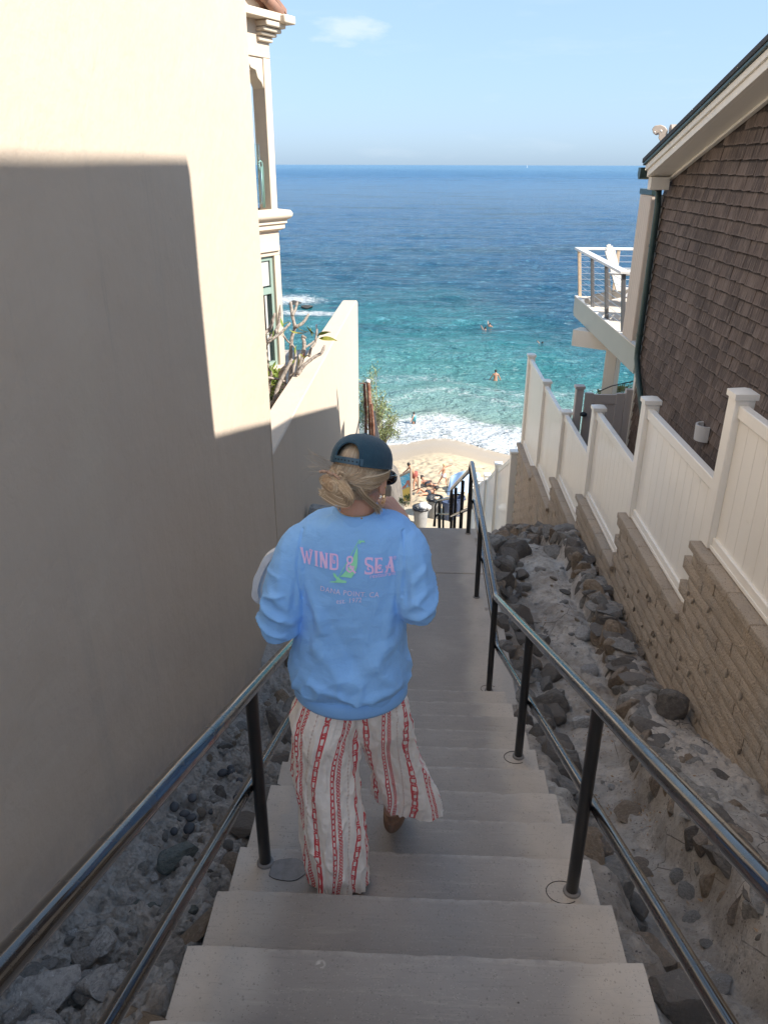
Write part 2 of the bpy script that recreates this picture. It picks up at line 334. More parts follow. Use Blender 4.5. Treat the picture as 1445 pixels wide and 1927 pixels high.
# sand, beach
m = mt('sand', (.50, .40, .27), .95)
sh = m.attr('shore')      # metres inland from the water line
m.mix(m.noise(1.2, 5).ramp(.35, .7, 0, .6), (.45, .355, .24)).mix(m.noise(7, 5, .7).ramp(.58, .68, 0, .5), (.40, .31, .20))
wetn = sh + (m.noise(.5, 4)-.5)*1.2
m.mix(wetn.ramp(3.7, 3.2), (.37, .30, .22)).mix(wetn.ramp(1.6, .5)*m.noise(2, 5, .6, (.5, 1.5, 1)).ramp(.3, .6, .4, 1), (.40, .31, .205))
m.mix(wetn.ramp(.9, .1)*m.noise(3, 6, .7).ramp(.5, .62, 0, .8), (.74, .70, .63))
m.put('Roughness', wetn.ramp(3.5, 1.0, .95, .38)); m.put('Specular IOR Level', wetn.ramp(3.8, 1.5, .1, .35))
m.bump(m.noise(14, 5, .65), .5, .03)
m = mt('pad', (.46, .39, .29), .9); m.mix(m.noise(1.6, 6, .7).ramp(.4, .7, 0, .7), (.36, .28, .185)).bump(m.noise(40, 5), .3, .004)
# sea
m = mt('sea', (.2, .4, .4), .14, IOR=1.33, Specular_IOR_Level=.27)
d = m.attr('off')         # metres out from the water line
fm = m.attr('foam')
X, Yp, Z = m.xyz()
w = d + (X-5.5+(m.noise(.06, 3)-.5)*9.).max(0.)*2.4*d.ramp(8, 22) + (m.noise(.035, 5, .6, (.55, 1, 1))-.5)*d.op('MULTIPLY', .75).min(60.) + (m.noise(.3, 3)-.5)*2.
m.base = (.36, .36, .27)
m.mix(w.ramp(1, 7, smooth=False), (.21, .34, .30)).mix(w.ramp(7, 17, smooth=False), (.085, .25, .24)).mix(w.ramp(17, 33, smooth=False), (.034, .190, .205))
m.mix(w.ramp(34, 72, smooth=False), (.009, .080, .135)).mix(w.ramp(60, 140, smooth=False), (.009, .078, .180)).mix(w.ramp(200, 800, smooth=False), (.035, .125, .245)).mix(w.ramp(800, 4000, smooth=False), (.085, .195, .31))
m.mix(m.noise(.05, 6, .6, (.35, 1, 1)).ramp(.50, .66)*d.ramp(14, 40)*.75, (.008, .050, .085))
m.mix(m.noise(.16, 6, .65, (.4, 1, 1)).ramp(.54, .70)*d.ramp(8, 25)*d.ramp(160, 60)*.6, (.012, .085, .12))
m.mix(m.noise(1.1, 5, .6, (.5, 1, 1), dist=2.5).ramp(.56, .70, 0, .55)*d.ramp(4, 10)*d.ramp(40, 14), (.42, .66, .60))
m.mix(m.noise(.40, 8, .78, (.75, 1, 1)).ramp(.54, .68)*d.ramp(20, 50)*d.ramp(1200, 300)*.6, (.13, .31, .42)).mix(m.noise(1.1, 6, .8, (.65, 1, 1)).ramp(.53, .66)*d.ramp(10, 30)*d.ramp(260, 90)*.7, (.16, .40, .46)).mix(m.noise(1.0, 6, .8, (.65, 1, 1)).ramp(.48, .36)*d.ramp(10, 30)*d.ramp(260, 90)*.75, (.008, .075, .115)).mix(m.noise(.6, 7, .75, (.32, 1, 1)).ramp(.47, .36)*d.ramp(20, 50)*d.ramp(1500, 400)*.75, (.005, .038, .085))  # sky reflections and dark wave faces of the ripples painted as colour
web = m.voro(.95, (.8, 1.25, 1), 'DISTANCE_TO_EDGE') + (m.noise(1.6, 6, .7)-.5)*.42
web2 = m.voro(3.1, (.8, 1.2, 1), 'DISTANCE_TO_EDGE') + (m.noise(3.5, 5, .7)-.5)*.35
foamy = ((web*-1. + fm*.74).ramp(.16, .46)).max((web2*-1.+fm*.72).ramp(.18, .5)).min(1.)
m.mix(foamy*m.noise(2.2, 5, .7).ramp(.25, .55, .55, 1.), (.62, .64, .63))
m.put('Roughness', foamy.ramp(0, 1, .12, .8).max(d.ramp(100, 1500, .12, .34)))
m.bump(m.noise(.22, 6, .68, (.6, 1, 1)), 1., 2.4).bump(m.noise(.8, 6, .70, (.65, 1, 1)), 1., .9).bump(m.noise(4.2, 5, .6, (.55, 1, 1)), .5, .10).bump(m.noise(.11, 3, .5, (.3, 1, 1)), .6, 2.2).bump(foamy, .25, .12)
m = mt('sea_rock', (.055, .05, .042), .6); m.bump(m.noise(6, 6), .8, .05)
# people and clothes
m = mt('skin', (.62, .34, .235), .5, Subsurface_Weight=.15, Subsurface_Scale=.01); m.b.inputs['Subsurface Radius'].default_value = (1, .3, .15)
m.mix(m.noise(14, 4).ramp(.4, .7, 0, .5), (.56, .28, .19)).bump(m.noise(220, 3), .08, .001)
m = mt('sweatshirt', (.28, .56, .97), .95, Sheen_Weight=.08, Sheen_Roughness=.5)
m.mix(m.noise(4, 4).ramp(.4, .7, 0, .4), (.24, .50, .93)).mix(m.noise(22, 4, .7, (1, 1, 6)).ramp(.5, .8, 0, .25), (.34, .61, .97))
m.bump(m.noise(18, 5, .65, (1, 1, 1.6), dist=1.), .45, .008).bump(m.noise(320, 2, .5, (1, 1, 2)), .3, .001).bump(m.noise(55, 4, .6, (1, 1, 3)), .15, .002)
m = mt('rib_knit', (.26, .53, .95), .95, Sheen_Weight=.08); m.bump(m.noise(70, 3, .5, (3.5, 3.5, .08)), .5, .002)
m = mt('print_pink', (.95, .66, .95), .75); m.mix(m.noise(70, 4).ramp(.6, .78, 0, .2), (.40, .40, .70))
m = mt('print_green', (.36, .90, .56), .75); m.mix(m.noise(70, 4).ramp(.58, .75, 0, .3), (.22, .52, .55))
m = mt('print_white', (.90, .78, .94), .75); m.mix(m.noise(70, 4).ramp(.6, .75, 0, .3), (.45, .45, .75))
m = mt('linen', (.93, .86, .78), .92, Sheen_Weight=.15)
u = m.attr('u'); v = m.attr('v')
m.mix(m.noise(30, 5, .7).ramp(.5, .75, 0, .35), (.84, .76, .70))
def stripe(u0, per=.162): return ((u-u0)/per).fract()*per-per/2
wob = (m.noise(60, 2)-.5)*.0012
a = stripe(.0)+wob
bl = ((v/.050).fract()-.5)*.050
link1 = ((a.abs()-.0078).max(bl.abs()-.0150)).abs().lt(.0026)
b2_ = ((v/.0085).fract()-.5)*.0085
ov = ((a/.0092).op('POWER', 2.) + (b2_/.0040).op('POWER', 2.)).op('SQRT')
cl_ = (ov-.76).abs().lt(.36)*bl.abs().gt(.0135)
edge = (a.abs()-.0080).abs().lt(.0026)*((v/.16).fract()).gt(.52)
a2 = stripe(.066)+wob; b3 = ((v/.026).fract()-.5)*.026
l2 = (((a2.abs()-.0048).max(b3.abs()-.0105)).abs().lt(.0020)).max(a2.abs().lt(.0028)*b3.abs().gt(.009))
a3 = stripe(.088)+wob; b4 = ((v/.0145).fract()-.5)*.0145
l3 = (((a3.abs()-.0048).max(b4.abs()-.0042)).abs().lt(.0018)).max(a3.abs().lt(.0016)*b4.abs().gt(.004))
a4 = stripe(.125)+wob; b5 = ((v/.017).fract()-.5)*.017
l4 = ((((a4/.0024).op('POWER', 2.)+(b5/.0038).op('POWER', 2.)).op('SQRT')-.8).abs().lt(.32)).max(a4.abs().lt(.0007))
a5 = stripe(.030)+wob
l5 = ((((a5/.0024).op('POWER', 2.)+(b5/.0038).op('POWER', 2.)).op('SQRT')-.8).abs().lt(.32)).max(a5.abs().lt(.0007))
m.mix(l4*.6, (.50, .30, .22)).mix(link1.max(cl_).max(edge).max(l2).max(l3)*.95, (.68, .03, .045))
m.bump(m.noise(500, 2), .2, .001).bump(m.noise(40, 5, .7), .5, .004).bump(m.noise(14, 5, .65, (1.5, 1.5, .7), dist=1.2), .8, .012)
m = mt('cap_fabric', (.016, .055, .088), .95, Sheen_Weight=.15); m.mix(m.noise(45, 5, .7).ramp(.45, .75, 0, .6), (.030, .090, .125)).bump(m.noise(500, 2), .25, .001).bump(m.noise(35, 4), .25, .004)
m = mt('cap_strap', (.045, .10, .145), .4); m.bump(m.noise(80, 2), .05, .001)
m = mt('black_hole', (.006, .008, .01), .8); m.bump(m.noise(50, 2), .05, .001)
m = mt('hair', (.66, .50, .33), .42, Specular_IOR_Level=.45)
m.mix(m.attr('rnd'), (.40, .275, .17)).mix((m.attr('rnd')*7.3).fract().gt(.72), (.80, .66, .47))
m.mix(m.attr('shell')*m.noise(60, 4, .7, (6, 6, 1)).ramp(.35, .6), (.34, .22, .13))
m.bump(m.noise(90, 3, .6, (6, 6, .6)), .3, .002)
m = mt('gold', (.85, .60, .28), .2, Metallic=1.); m.bump(m.noise(50, 2), .03, .001)
m = mt('silver', (.8, .8, .8), .2, Metallic=1.); m.bump(m.noise(50, 2), .03, .001)
m = mt('sunglasses', (.006, .006, .008), .12); m.bump(m.noise(50, 2), .02, .001)
m = mt('scrunchie', (.42, .27, .19), .8); m.bump(m.noise(200, 3), .5, .003)
m = mt('shoe_suede', (.25, .145, .09), .95); m.mix(m.noise(60, 4).ramp(.4, .7), (.31, .19, .125)).bump(m.noise(250, 3), .3, .001)
m = mt('shoe_lining', (.015, .013, .012), .8); m.bump(m.noise(90, 3), .2, .001)
m = mt('shoe_sole', (.19, .115, .075), .75); m.bump(m.noise(90, 3, .5, (1, 1, 8)), .3, .001)
m = mt('canvas', (.74, .71, .68), .9); m.mix(m.noise(60, 4).ramp(.5, .8, 0, .4), (.6, .57, .55)).bump(m.noise(300, 3), .4, .002)
# plants etc.
m = mt('bark_grey', (.36, .31, .26), .85); m.mix(m.noise(30, 5, .6).ramp(.4, .65), (.19, .155, .13)).bump(m.voro(60), .5, .006)
m = mt('leaf_lime', (.16, .22, .03), .5); m.mix(m.rnd().ramp(.1, .9, 0, .8, False), (.28, .20, .03)).mix(m.noise(9, 3).ramp(.4, .7, 0, .5), (.06, .12, .02))
m = mt('leaf_dark', (.020, .040, .014), .55); m.mix(m.attr('rnd'), (.055, .085, .025))
m = mt('leaf_sage', (.13, .17, .055), .6); m.mix(m.attr('rnd'), (.30, .33, .14))
m = mt('leaf_red', (.35, .06, .05), .6); m.mix(m.noise(9, 3).ramp(.4, .7), (.25, .10, .05))
m = mt('dry_leaf', (.33, .22, .13), .8); m.mix(m.attr('rnd'), (.20, .12, .075))
m = mt('rust', (.17, .065, .035), .9); m.mix(m.noise(9, 6, .7).ramp(.4, .65), (.33, .20, .14)).bump(m.noise(60, 5), .6, .005)
m = mt('mesh_grey', (.10, .10, .11), .8); m.bump(m.voro(60), .6, .005)
m = mt('bin_grey', (.30, .295, .285), .55); m.mix(m.noise(5, 5).ramp(.4, .7, 0, .5), (.22, .215, .21))
m = mt('bag_black', (.012, .012, .014), .3); m.bump(m.noise(30, 4), .8, .02)
m = mt('bag_white', (.80, .79, .78), .4); m.bump(m.noise(26, 4), .8, .02)
m = mt('bin_blue', (.055, .08, .15), .5); m.mix(m.noise(5, 5).ramp(.4, .7, 0, .5), (.08, .11, .18))
m = mt('sky_cloth', (.40, .56, .74), .7); m.mix(m.noise(2, 3).ramp(.4, .7), (.38, .56, .78))
m = mt('sign_blue', (.10, .55, .78), .5); m.mix(m.noise(3, 4, .6, (1, 1, 5)).ramp(.5, .62, 0, .8), (.55, .82, .90))
m = mt('sign_yellow', (.83, .55, .10), .5); m.mix(m.noise(5, 4).ramp(.5, .7, 0, .5), (.80, .62, .20))
m = mt('sign_red', (.60, .17, .10), .5); m.mix(m.noise(8, 4).ramp(.5, .7, 0, .5), (.35, .10, .07))
m = mt('sign_wood', (.55, .43, .32), .8); m.bump(m.noise(9, 4), .2, .005)
m = mt('teal', (.08, .50, .48), .5); m.mix(m.noise(3, 4).ramp(.5, .7, 0, .5), (.3, .7, .3))
m = mt('red_cloth', (.30, .08, .06), .8); m.bump(m.noise(9, 4), .2, .01)
m = mt('tan_skin', (.50, .26, .16), .6); m.mix(m.noise(5, 3).ramp(.4, .7, 0, .4), (.45, .18, .1))
m = mt('dark_cloth', (.02, .03, .04), .8); m.bump(m.noise(9, 4), .2, .01)
m = mt('rash_teal', (.05, .22, .24), .7); m.mix(m.noise(6, 3).ramp(.5, .6), (.3, .6, .65))
m = mt('dark_hair', (.02, .014, .01), .6); m.bump(m.noise(30, 4), .3, .01)
m = mt('blond_hair', (.55, .38, .18), .6); m.bump(m.noise(30, 4), .3, .01)
m = mt('swim_white', (.72, .74, .82), .8); m.bump(m.noise(30, 4), .3, .01)
m = mt('hill', (.12, .10, .07), .95); m.bump(m.noise(2, 4), .3, .1)

# rock meshes (shared)
def rock_mesh(seed, planes=9, sub=3, rough=.05, squash=1.):
    r = random.Random(seed); bm = bmesh.new(); bmesh.ops.create_icosphere(bm, subdivisions=sub, radius=1)
    pl = [(Vector((r.gauss(0, 1), r.gauss(0, 1), r.gauss(0, 1)*.8)).normalized(), r.uniform(.38, .70)) for _ in range(planes)]
    for v in bm.verts:
        for n_, d_ in pl:
            k = v.co.dot(n_)-d_
            if k > 0: v.co -= n_*k*.93
        q = v.co*1.7+Vector((seed*3.1, 0, 0)); v.co *= 1+noise.fractal(q, .8, 2.2, 4)*rough
        v.co.z *= squash
    me = bpy.data.meshes.new('rock'); bm.to_mesh(me); bm.free(); me.shade_smooth(); me.set_sharp_from_angle(angle=R(18)); return me
ROCKS = {}
def rock(kind, seed, style='sharp'):
    k = (kind, seed, style)
    if k not in ROCKS:
        me = {'sharp': lambda: rock_mesh(seed, 11, 3, .10), 'slab': lambda: rock_mesh(seed+50, 8, 3, .06, .5), 'round': lambda: rock_mesh(seed+90, 3, 3, .05, .8), 'pebble': lambda: rock_mesh(seed+130, 0, 3, .03, .72)}[style]()
        me.materials.append(M[kind]); ROCKS[k] = me
    return ROCKS[k]
# ============================================================ SETTING
def interp(pts, t): return float(np.interp(t, [p[0] for p in pts], [p[1] for p in pts]))
H0, RUN, RISE, Y0 = 2.095, .32, .1435, 1.29
XL, XR = -.675, .735
def L(Y): return H0+.4485*(Y-Y0)
def G(Y): return 3.9+.52*(max(Y, 8)-8) if Y > 8 else min(L(Y)+.1, 3.9)
D_LAND = H0+12*RISE
shoreY = lambda x: 41.6+1.9*math.exp(-((x-1.7)/2.3)**2)+.9*math.exp(-((x+3.5)/2.5)**2)-.9*math.exp(-((x-7)/3.)**2)+.5*math.sin(x*.31+1)
npshore = lambda x: 41.6+1.9*np.exp(-((x-1.7)/2.3)**2)+.9*np.exp(-((x+3.5)/2.5)**2)-.9*np.exp(-((x-7)/3.)**2)+.5*np.sin(x*.31+1)

# sea: one sheet out to the horizon, waves as real relief near the shore
def graded(segs):
    out = [segs[0][0]]
    for a, b, n in segs: out += list(np.linspace(a, b, n+1)[1:])
    return np.array(out)
offs = graded([(-.6, 0, 4), (0, 12, 110), (12, 40, 150), (40, 110, 170), (110, 300, 120), (300, 1000, 50), (1000, 6000, 24), (6000, 60000, 12)])
t_ = np.sinh(np.linspace(-3.4, 3.4, 420))/math.sinh(3.4)
OF, TT = np.meshgrid(offs, t_, indexing='ij')
width = 46+OF*.9
XX = TT*width+3+OF*.02
YY = npshore(np.clip(XX, -40, 40))+OF
r2_ = np.random.default_rng(3); hz = np.zeros_like(XX)
for k in range(46):
    lam = 1.3*1.13**k if k < 26 else 2.5*1.12**(k-24)
    th = r2_.normal(0, .55); kx, ky = math.sin(th)*2*math.pi/lam, math.cos(th)*2*math.pi/lam
    amp = .0105*lam**.30*np.clip((lam/ (0.9+OF*.012)-1.2), 0, 1)
    hz += amp*np.sin(kx*XX+ky*YY+r2_.uniform(0, 6.28)+.8*np.sin(XX*.11+k))
hz = hz*(1+.35*np.tanh(hz*4))
hz *= np.clip(OF/9, .12, 1)*np.exp(-OF/420)
sw = .20*np.exp(-((OF-11-1.2*np.sin(XX*.25))/1.7)**2)+.16*np.exp(-((OF-24-2*np.sin(XX*.13+1))/2.6)**2)+.14*np.exp(-((OF-41-3*np.sin(XX*.09))/4)**2)
hz += sw
hz[OF < 0] = -.06
foam = np.clip(1.2-np.abs(OF-2.4)/3.3, 0, 1)
foam = np.where(OF < .5, .9, foam)
foam = np.maximum(foam, .44*np.exp(-((OF-9.5-1.1*np.sin(XX*.4))/1.6)**2))
foam = np.maximum(foam, .40*np.exp(-((OF-14-1.5*np.sin(XX*.3+2))/2.4)**2))
foam = np.maximum(foam, .80*np.exp(-(((XX+15.5)/5.5)**2+((OF-53)/4.2)**2)))
foam = np.maximum(foam, .85*np.exp(-(((XX+12)/5)**2+((OF-45)/2.)**2)))
for fx, fo, fw in ((10.0, 27, 1.2), (8.0, 21, .8), (16, 40, 1.5), (13.5, 33, 1.2), (9.6, 17.5, .9)):
    foam = np.maximum(foam, .40*np.exp(-(((XX-fx)/fw)**2+((OF-fo)/(fw*1.5))**2)))
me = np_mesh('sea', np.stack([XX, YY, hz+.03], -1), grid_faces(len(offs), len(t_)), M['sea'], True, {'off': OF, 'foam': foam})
tag(link('sea', me), kind='structure')

# beach
bx = graded([(-60, -4, 60), (-4, 8, 240), (8, 60, 60)]); by = graded([(24, 30, 70), (30, 40.5, 260), (40.5, 60, 60)])
BX, BY = np.meshgrid(bx, by, indexing='xy')
shr = npshore(np.clip(BX, -40, 40))-BY
g = np.interp(shr, [-20, -2, 0, 2, 3.5, 6, 9, 12, 15, 30], [-2.2, -.25, 0, .16, .30, .75, 1.28, 1.75, 2.03, 2.3])
fp = np.zeros_like(BX); near = (np.abs(BX-2) < 6.2) & (shr > 3.2) & (BY > 28)
fp[near] = fbm(BX[near], BY[near], 0., 4, 1.6)*.10
pk = np.array([noise.cell(Vector((a*1.7, b*1.7, 0))) for a, b in zip(BX[near], BY[near])])
vv = np.array([noise.voronoi(Vector((a*2.3, b*2.3, 0)))[0][0] for a, b in zip(BX[near], BY[near])])
fp[near] += -.085*np.clip(1-vv/.34, 0, 1)**.7*np.clip((shr[near]-3.4)/1.8, 0, 1)
me = np_mesh('beach', np.stack([BX, BY, g+fp*np.clip((shr-3)/2, 0, 1)], -1), grid_faces(len(by), len(bx)), M['sand'], True, {'shore': shr})
tag(link('beach', me), kind='structure')
def bz(x, y): return float(np.interp(shoreY(x)-y, [-20, -2, 0, 2, 3.5, 6, 9, 12, 15, 30], [-2.2, -.25, 0, .16, .30, .75, 1.28, 1.75, 2.03, 2.3]))

# hillside under everything
hy = graded([(-1.2, 8, 14), (8, 25.2, 40)]); hx = graded([(-70, -1.3, 40), (-1.3, 2.4, 12), (2.4, 70, 40)])
HX, HY = np.meshgrid(hx, hy)
HD = np.vectorize(lambda y: max(L(y), -6)+1.6 if y < 8 else 6.9+.42*(y-8))(HY)
me = np_mesh('hillside', np.stack([HX, HY, CZ-HD-.25+.1*np.sin(HX*1.3)*np.sin(HY)], -1), grid_faces(len(hy), len(hx)), M['hill'])
tag(link('hillside', me), kind='structure')

tag(MB().box(-60, 60, -45, Y0-RUN*8+.02, CZ-4, CZ-H0+RISE*8).build('bounce_street', M['bounce_pavement']), kind='structure')  # unseen ground behind the camera, added to bounce sunlight into the alley
# concrete stairs: every step is a piece of the staircase
stair = tag(bpy.data.objects.new('staircase', None), kind='structure'); C.objects.link(stair); stair.location = (0, Y0, CZ-H0)
nx_s = 60
for k in range(-7, 12):
    D = H0+RISE*k; y1 = Y0+RUN*k; b = MB(); chips = [(random.uniform(0, nx_s), random.uniform(.4, 1.1)) for _ in range(5)]
    e = [random.uniform(-.006, .006) for _ in range(4)]
    nx = nx_s; top = []
    V = []; F = []
    for i in range(nx+1):
        x = XL+e[0]+(XR+e[1]-XL-e[0])*i/nx
        wob = .004*noise.noise(Vector((x*6, k*3.3, 0)))+.003*noise.noise(Vector((x*40, k*3.3, 5)))-sum(.008*w_*math.exp(-((i-c_)/w_)**2) for c_, w_ in chips)
        for yy, zz in ((y1-RUN-.03, 0), (y1-.030+wob, 0), (y1+wob-.005, -.004), (y1+wob, -.022), (y1+wob-.006, -.30), (y1-RUN-.03, -.42)):
            V.append((x, yy, CZ-D+zz+.003*noise.noise(Vector((x*3, yy*3+k, 2)))))
    for i in range(nx):
        for j in range(6): F.append((i*6+j, (i+1)*6+j, (i+1)*6+(j+1) % 6, i*6+(j+1) % 6))
    F += [tuple(range(6)), tuple(nx*6+j for j in range(5, -1, -1))]
    b.add(V, F); so = b.build('step', M['concrete'], stair, smooth=35, fix=False); ea = so.data.attributes.new('edge', 'FLOAT', 'POINT'); ea.data.foreach_set('value', [[0., .55, 1., .6, 0., 0.][i_ % 6] for i_ in range(len(V))])
for a_, b_, n in ((Y0+RUN*11-.03, 6.915, 'slab'), (6.925, 8.0, 'slab')):
    MB().box(XL, .85, a_, b_, CZ-D_LAND-.5, CZ-D_LAND).build(n, M['concrete'], stair, bevel=.012)
lf = MB()
for k in range(1, 55):
    y = 8+.317*(k-1); D = D_LAND+.165*k
    lf.box(XL+.001*(k % 3), .80-.001*(k % 3), y-.02, y+.317, CZ-D-.35, CZ-D)
lf.build('lower_step', M['concrete'], stair)['kind'] = 'stuff'
tag(MB().box(-2.2, 3.0, 25.15, 28.95, CZ-13.4, CZ-12.9).build('beach_landing', M['pad'], bevel=.03), kind='structure')

# ---- left rubble strip
sx = np.linspace(-1.30, -.64, 90); sy = graded([(-1.2, .3, 20), (.3, 5, 560), (5, 8, 90), (8, 25, 60)])
SX, SY = np.meshgrid(sx, sy)
gy = np.vectorize(lambda y: L(y)+.13 if y < 4.7 else (3.78 if y < 8 else 4.0+.52*(y-8)))(SY)
near = SY < 5.2; n1 = np.zeros_like(SX); n2 = np.zeros_like(SX)
n1[near] = fbm(SX[near], SY[near], 0, 5, 4.5); n2[near] = fbm(SX[near], SY[near], 3., 5, 16.)
SD = gy-.075*n1-.034*n2*1.5 - .05*np.clip((-1.14-SX)/.08, 0, 1)+.05*np.clip((SX+.75)/.08, 0, 1)
strip = link('rubble_strip', np_mesh('rubble_strip', np.stack([SX, SY, CZ-SD], -1), grid_faces(len(sy), len(sx)), M['rubble'])); tag(strip, kind='structure')
def sz(x, y): return CZ-(L(y)+.13 if y < 4.7 else 3.78)
# ---- right planting bed: rock bank, drain channel and stone terrace on one ground
CH = [(-1.2, L(-1.2)+.45), (0, L(0)+.45), (3.3, 3.42), (4.5, 3.85), (5.5, 3.99), (7.7, 4.12), (9, 4.56), (14.6, 7.22)]
TE = [(-1.2, 1.15), (1.0, 2.12), (2.49, 2.76), (2.86, 2.91), (3.57, 3.20), (4.6, 3.56), (5.3, 3.70), (7, 3.86), (8.4, 4.0), (14.6, 6.9)]
XF = [(1, 1.32), (2, 1.36), (3.6, 1.42), (5, 1.63), (6, 1.71), (8.4, 1.77), (14.6, 1.8)]
WB = [(-1.2, 1.75), (2.6, 3.02), (3.7, 3.42), (4.65, 3.72), (5.73, 3.97), (8.4, 4.85), (14.6, 6.85)]
gxs = np.linspace(.70, 2.06, 130); gys = graded([(-1.2, .6, 30), (.6, 8.2, 620), (8.2, 14.5, 120)])
GX, GY = np.meshgrid(gxs, gys)
ch = np.interp(GY, *zip(*CH)); te = np.interp(GY, *zip(*TE)); xf = np.interp(GY, *zip(*XF)); wb = np.interp(GY, *zip(*WB))
nz1 = fbm(GX, GY, 0, 5, 2.2); nz2 = fbm(GX, GY, 5., 4, 9.)
xfw = xf+.05*nz1
s1 = np.clip((GX-xfw+.05)/.11, 0, 1); s1 = s1*s1*(3-2*s1)
tt = te+(wb-.05-te)*np.clip((GX-xf-.2)/(2.0-xf-.2), 0, 1)*.8
bank = np.clip((1.02+.07*nz1-GX)/.22, 0, 1); bank = bank*bank*(3-2*bank)
edge_ = np.where(GY < 4.8, L(GY)+.13, np.interp(GY, [4.8, 8, 8.4, 14.5], [3.86, 3.86, 4.1, 7.3]))
GD = ch+.06*np.cos((GX-1.2)*9)*(1-s1)-.0
GD = GD*(1-s1)+tt*s1; GD = GD*(1-bank)+edge_*bank
GD -= .050*nz1+.028*nz2
me = np_mesh('drain_channel', np.stack([GX, GY, CZ-GD], -1), grid_faces(len(gys), len(gxs)), M['mortar'])
chan = tag(link('drain_channel', me), kind='structure')
gi = lambda x, y: CZ-float(GD[min(int(np.searchsorted(gys, y)), len(gys)-1), min(int(np.searchsorted(gxs, x)), len(gxs)-1)])

def place(parent, kind, style, x, y, z, s, sc=(1, 1, 1), rot=None, name='stone', seed=None):
    o = link(name, rock(kind, seed if seed is not None else random.randrange(4), style), parent, (x, y, z), rot or (random.uniform(-.5, .5), random.uniform(-.5, .5), random.uniform(0, 6.28)), (s*sc[0], s*sc[1], s*sc[2]))
    return o
# stones in the left strip
for i in range(250):
    y = .7+4.1*random.random()**1.3; x = random.uniform(-1.19, -.70)
    near_ = y < 2.2
    s = random.choice([.012, .018, .025, .035, .05]) if not near_ else random.choice([.012, .018, .025, .035, .055])
    kind = random.choice(['rock_pale', 'rock_pale', 'rock_grey', 'rock_grey', 'rock_green'] if near_ else ['rock_grey', 'rock_dark', 'rock_brown', 'rock_grey', 'rock_pale'])
    place(strip, kind, random.choice(['sharp', 'slab', 'round']), x, y, sz(x, y)+s*.1, s, (1.1, 1, .8))
for x, y, s, kind, sc in ((-.93, 1.50, .085, 'rock_pale', (1.2, 1, .6)), (-1.02, 1.72, .07, 'rock_pale', (1, 1.2, .6)), (-.80, 1.64, .085, 'rock_grey', (1, 1.5, .6)), (-.83, 2.10, .085, 'rock_pale', (.9, 1.2, .6)), (-.96, 2.32, .10, 'rock_green', (1.3, 1, .55)), (-.79, 2.28, .07, 'rock_pale', (1, 1, .7)), (-.88, 1.93, .06, 'rock_grey', (1.4, .8, .6)), (-1.08, 1.45, .11, 'rock_pale', (1, 1.1, .5)), (-.98, 1.28, .10, 'rock_pale', (1.2, 1, .5)),
                        (-.74, 2.62, .12, 'rock_dark', (.7, 1.4, .5)), (-.73, 2.95, .13, 'rock_grey', (.7, 1.5, .45)), (-.76, 3.45, .13, 'rock_dark', (.9, 1.3, .6)), (-.77, 3.95, .17, 'rock_dark', (.9, 1.3, .7)), (-.80, 4.45, .18, 'rock_grey', (1, 1.3, .7)), (-.95, 4.7, .13, 'rock_brown', (1, 1, .7)), (-.72, 1.35, .12, 'rock_brown', (.6, 1.3, .6)), (-.72, 1.80, .11, 'rock_brown', (.5, 1.2, .5)), (-.71, 1.02, .12, 'rock_dark', (.6, 1.2, .6)), (-.85, 5.3, .22, 'rock_dark', (1, 1.2, .8)), (-1.0, 6.1, .24, 'rock_grey', (1, 1.3, .8)), (-.85, 7.0, .25, 'rock_dark', (1, 1.2, .8)), (-1.02, 7.9, .28, 'rock_grey', (1, 1.2, .9)), (-.9, 9.0, .32, 'rock_dark', (1, 1.2, 1)), (-1.0, 10.4, .38, 'rock_grey', (1, 1.2, 1.2)), (-1.0, 12., .45, 'rock_grey', (1, 1.2, 1.3))):
    z = sz(x, y) if y < 8 else CZ-(4.0+.52*(y-8))
    place(strip, kind, 'slab' if s > .1 and y < 4 else 'sharp', x, y, z+s*.15, s, sc)
for i, (x, y) in enumerate([(-.977, 3.24), (-1.064, 3.03), (-.971, 3.0), (-1.134, 2.77), (-1.015, 2.66), (-1.0, 3.31), (-1.02, 3.22), (-1.06, 2.70), (-.94, 2.74), (-.99, 2.55), (-1.05, 2.52), (-.90, 3.12), (-.93, 3.6), (-1.08, 2.88), (-.86, 2.90)]):
    s = random.uniform(.016, .026)
    o = link('pebble', rock('pebble', i % 3, 'pebble'), None, (x, y, sz(x, y)+.012+s*.5), (random.uniform(-.2, .2), random.uniform(-.2, .2), random.uniform(0, 6)), (s*1.25, s, s))
    tag(o, 'smooth dark rounded pebble lying on the gritty strip beside the left stucco wall', 'pebble', 'dark pebbles on the strip by the wall')

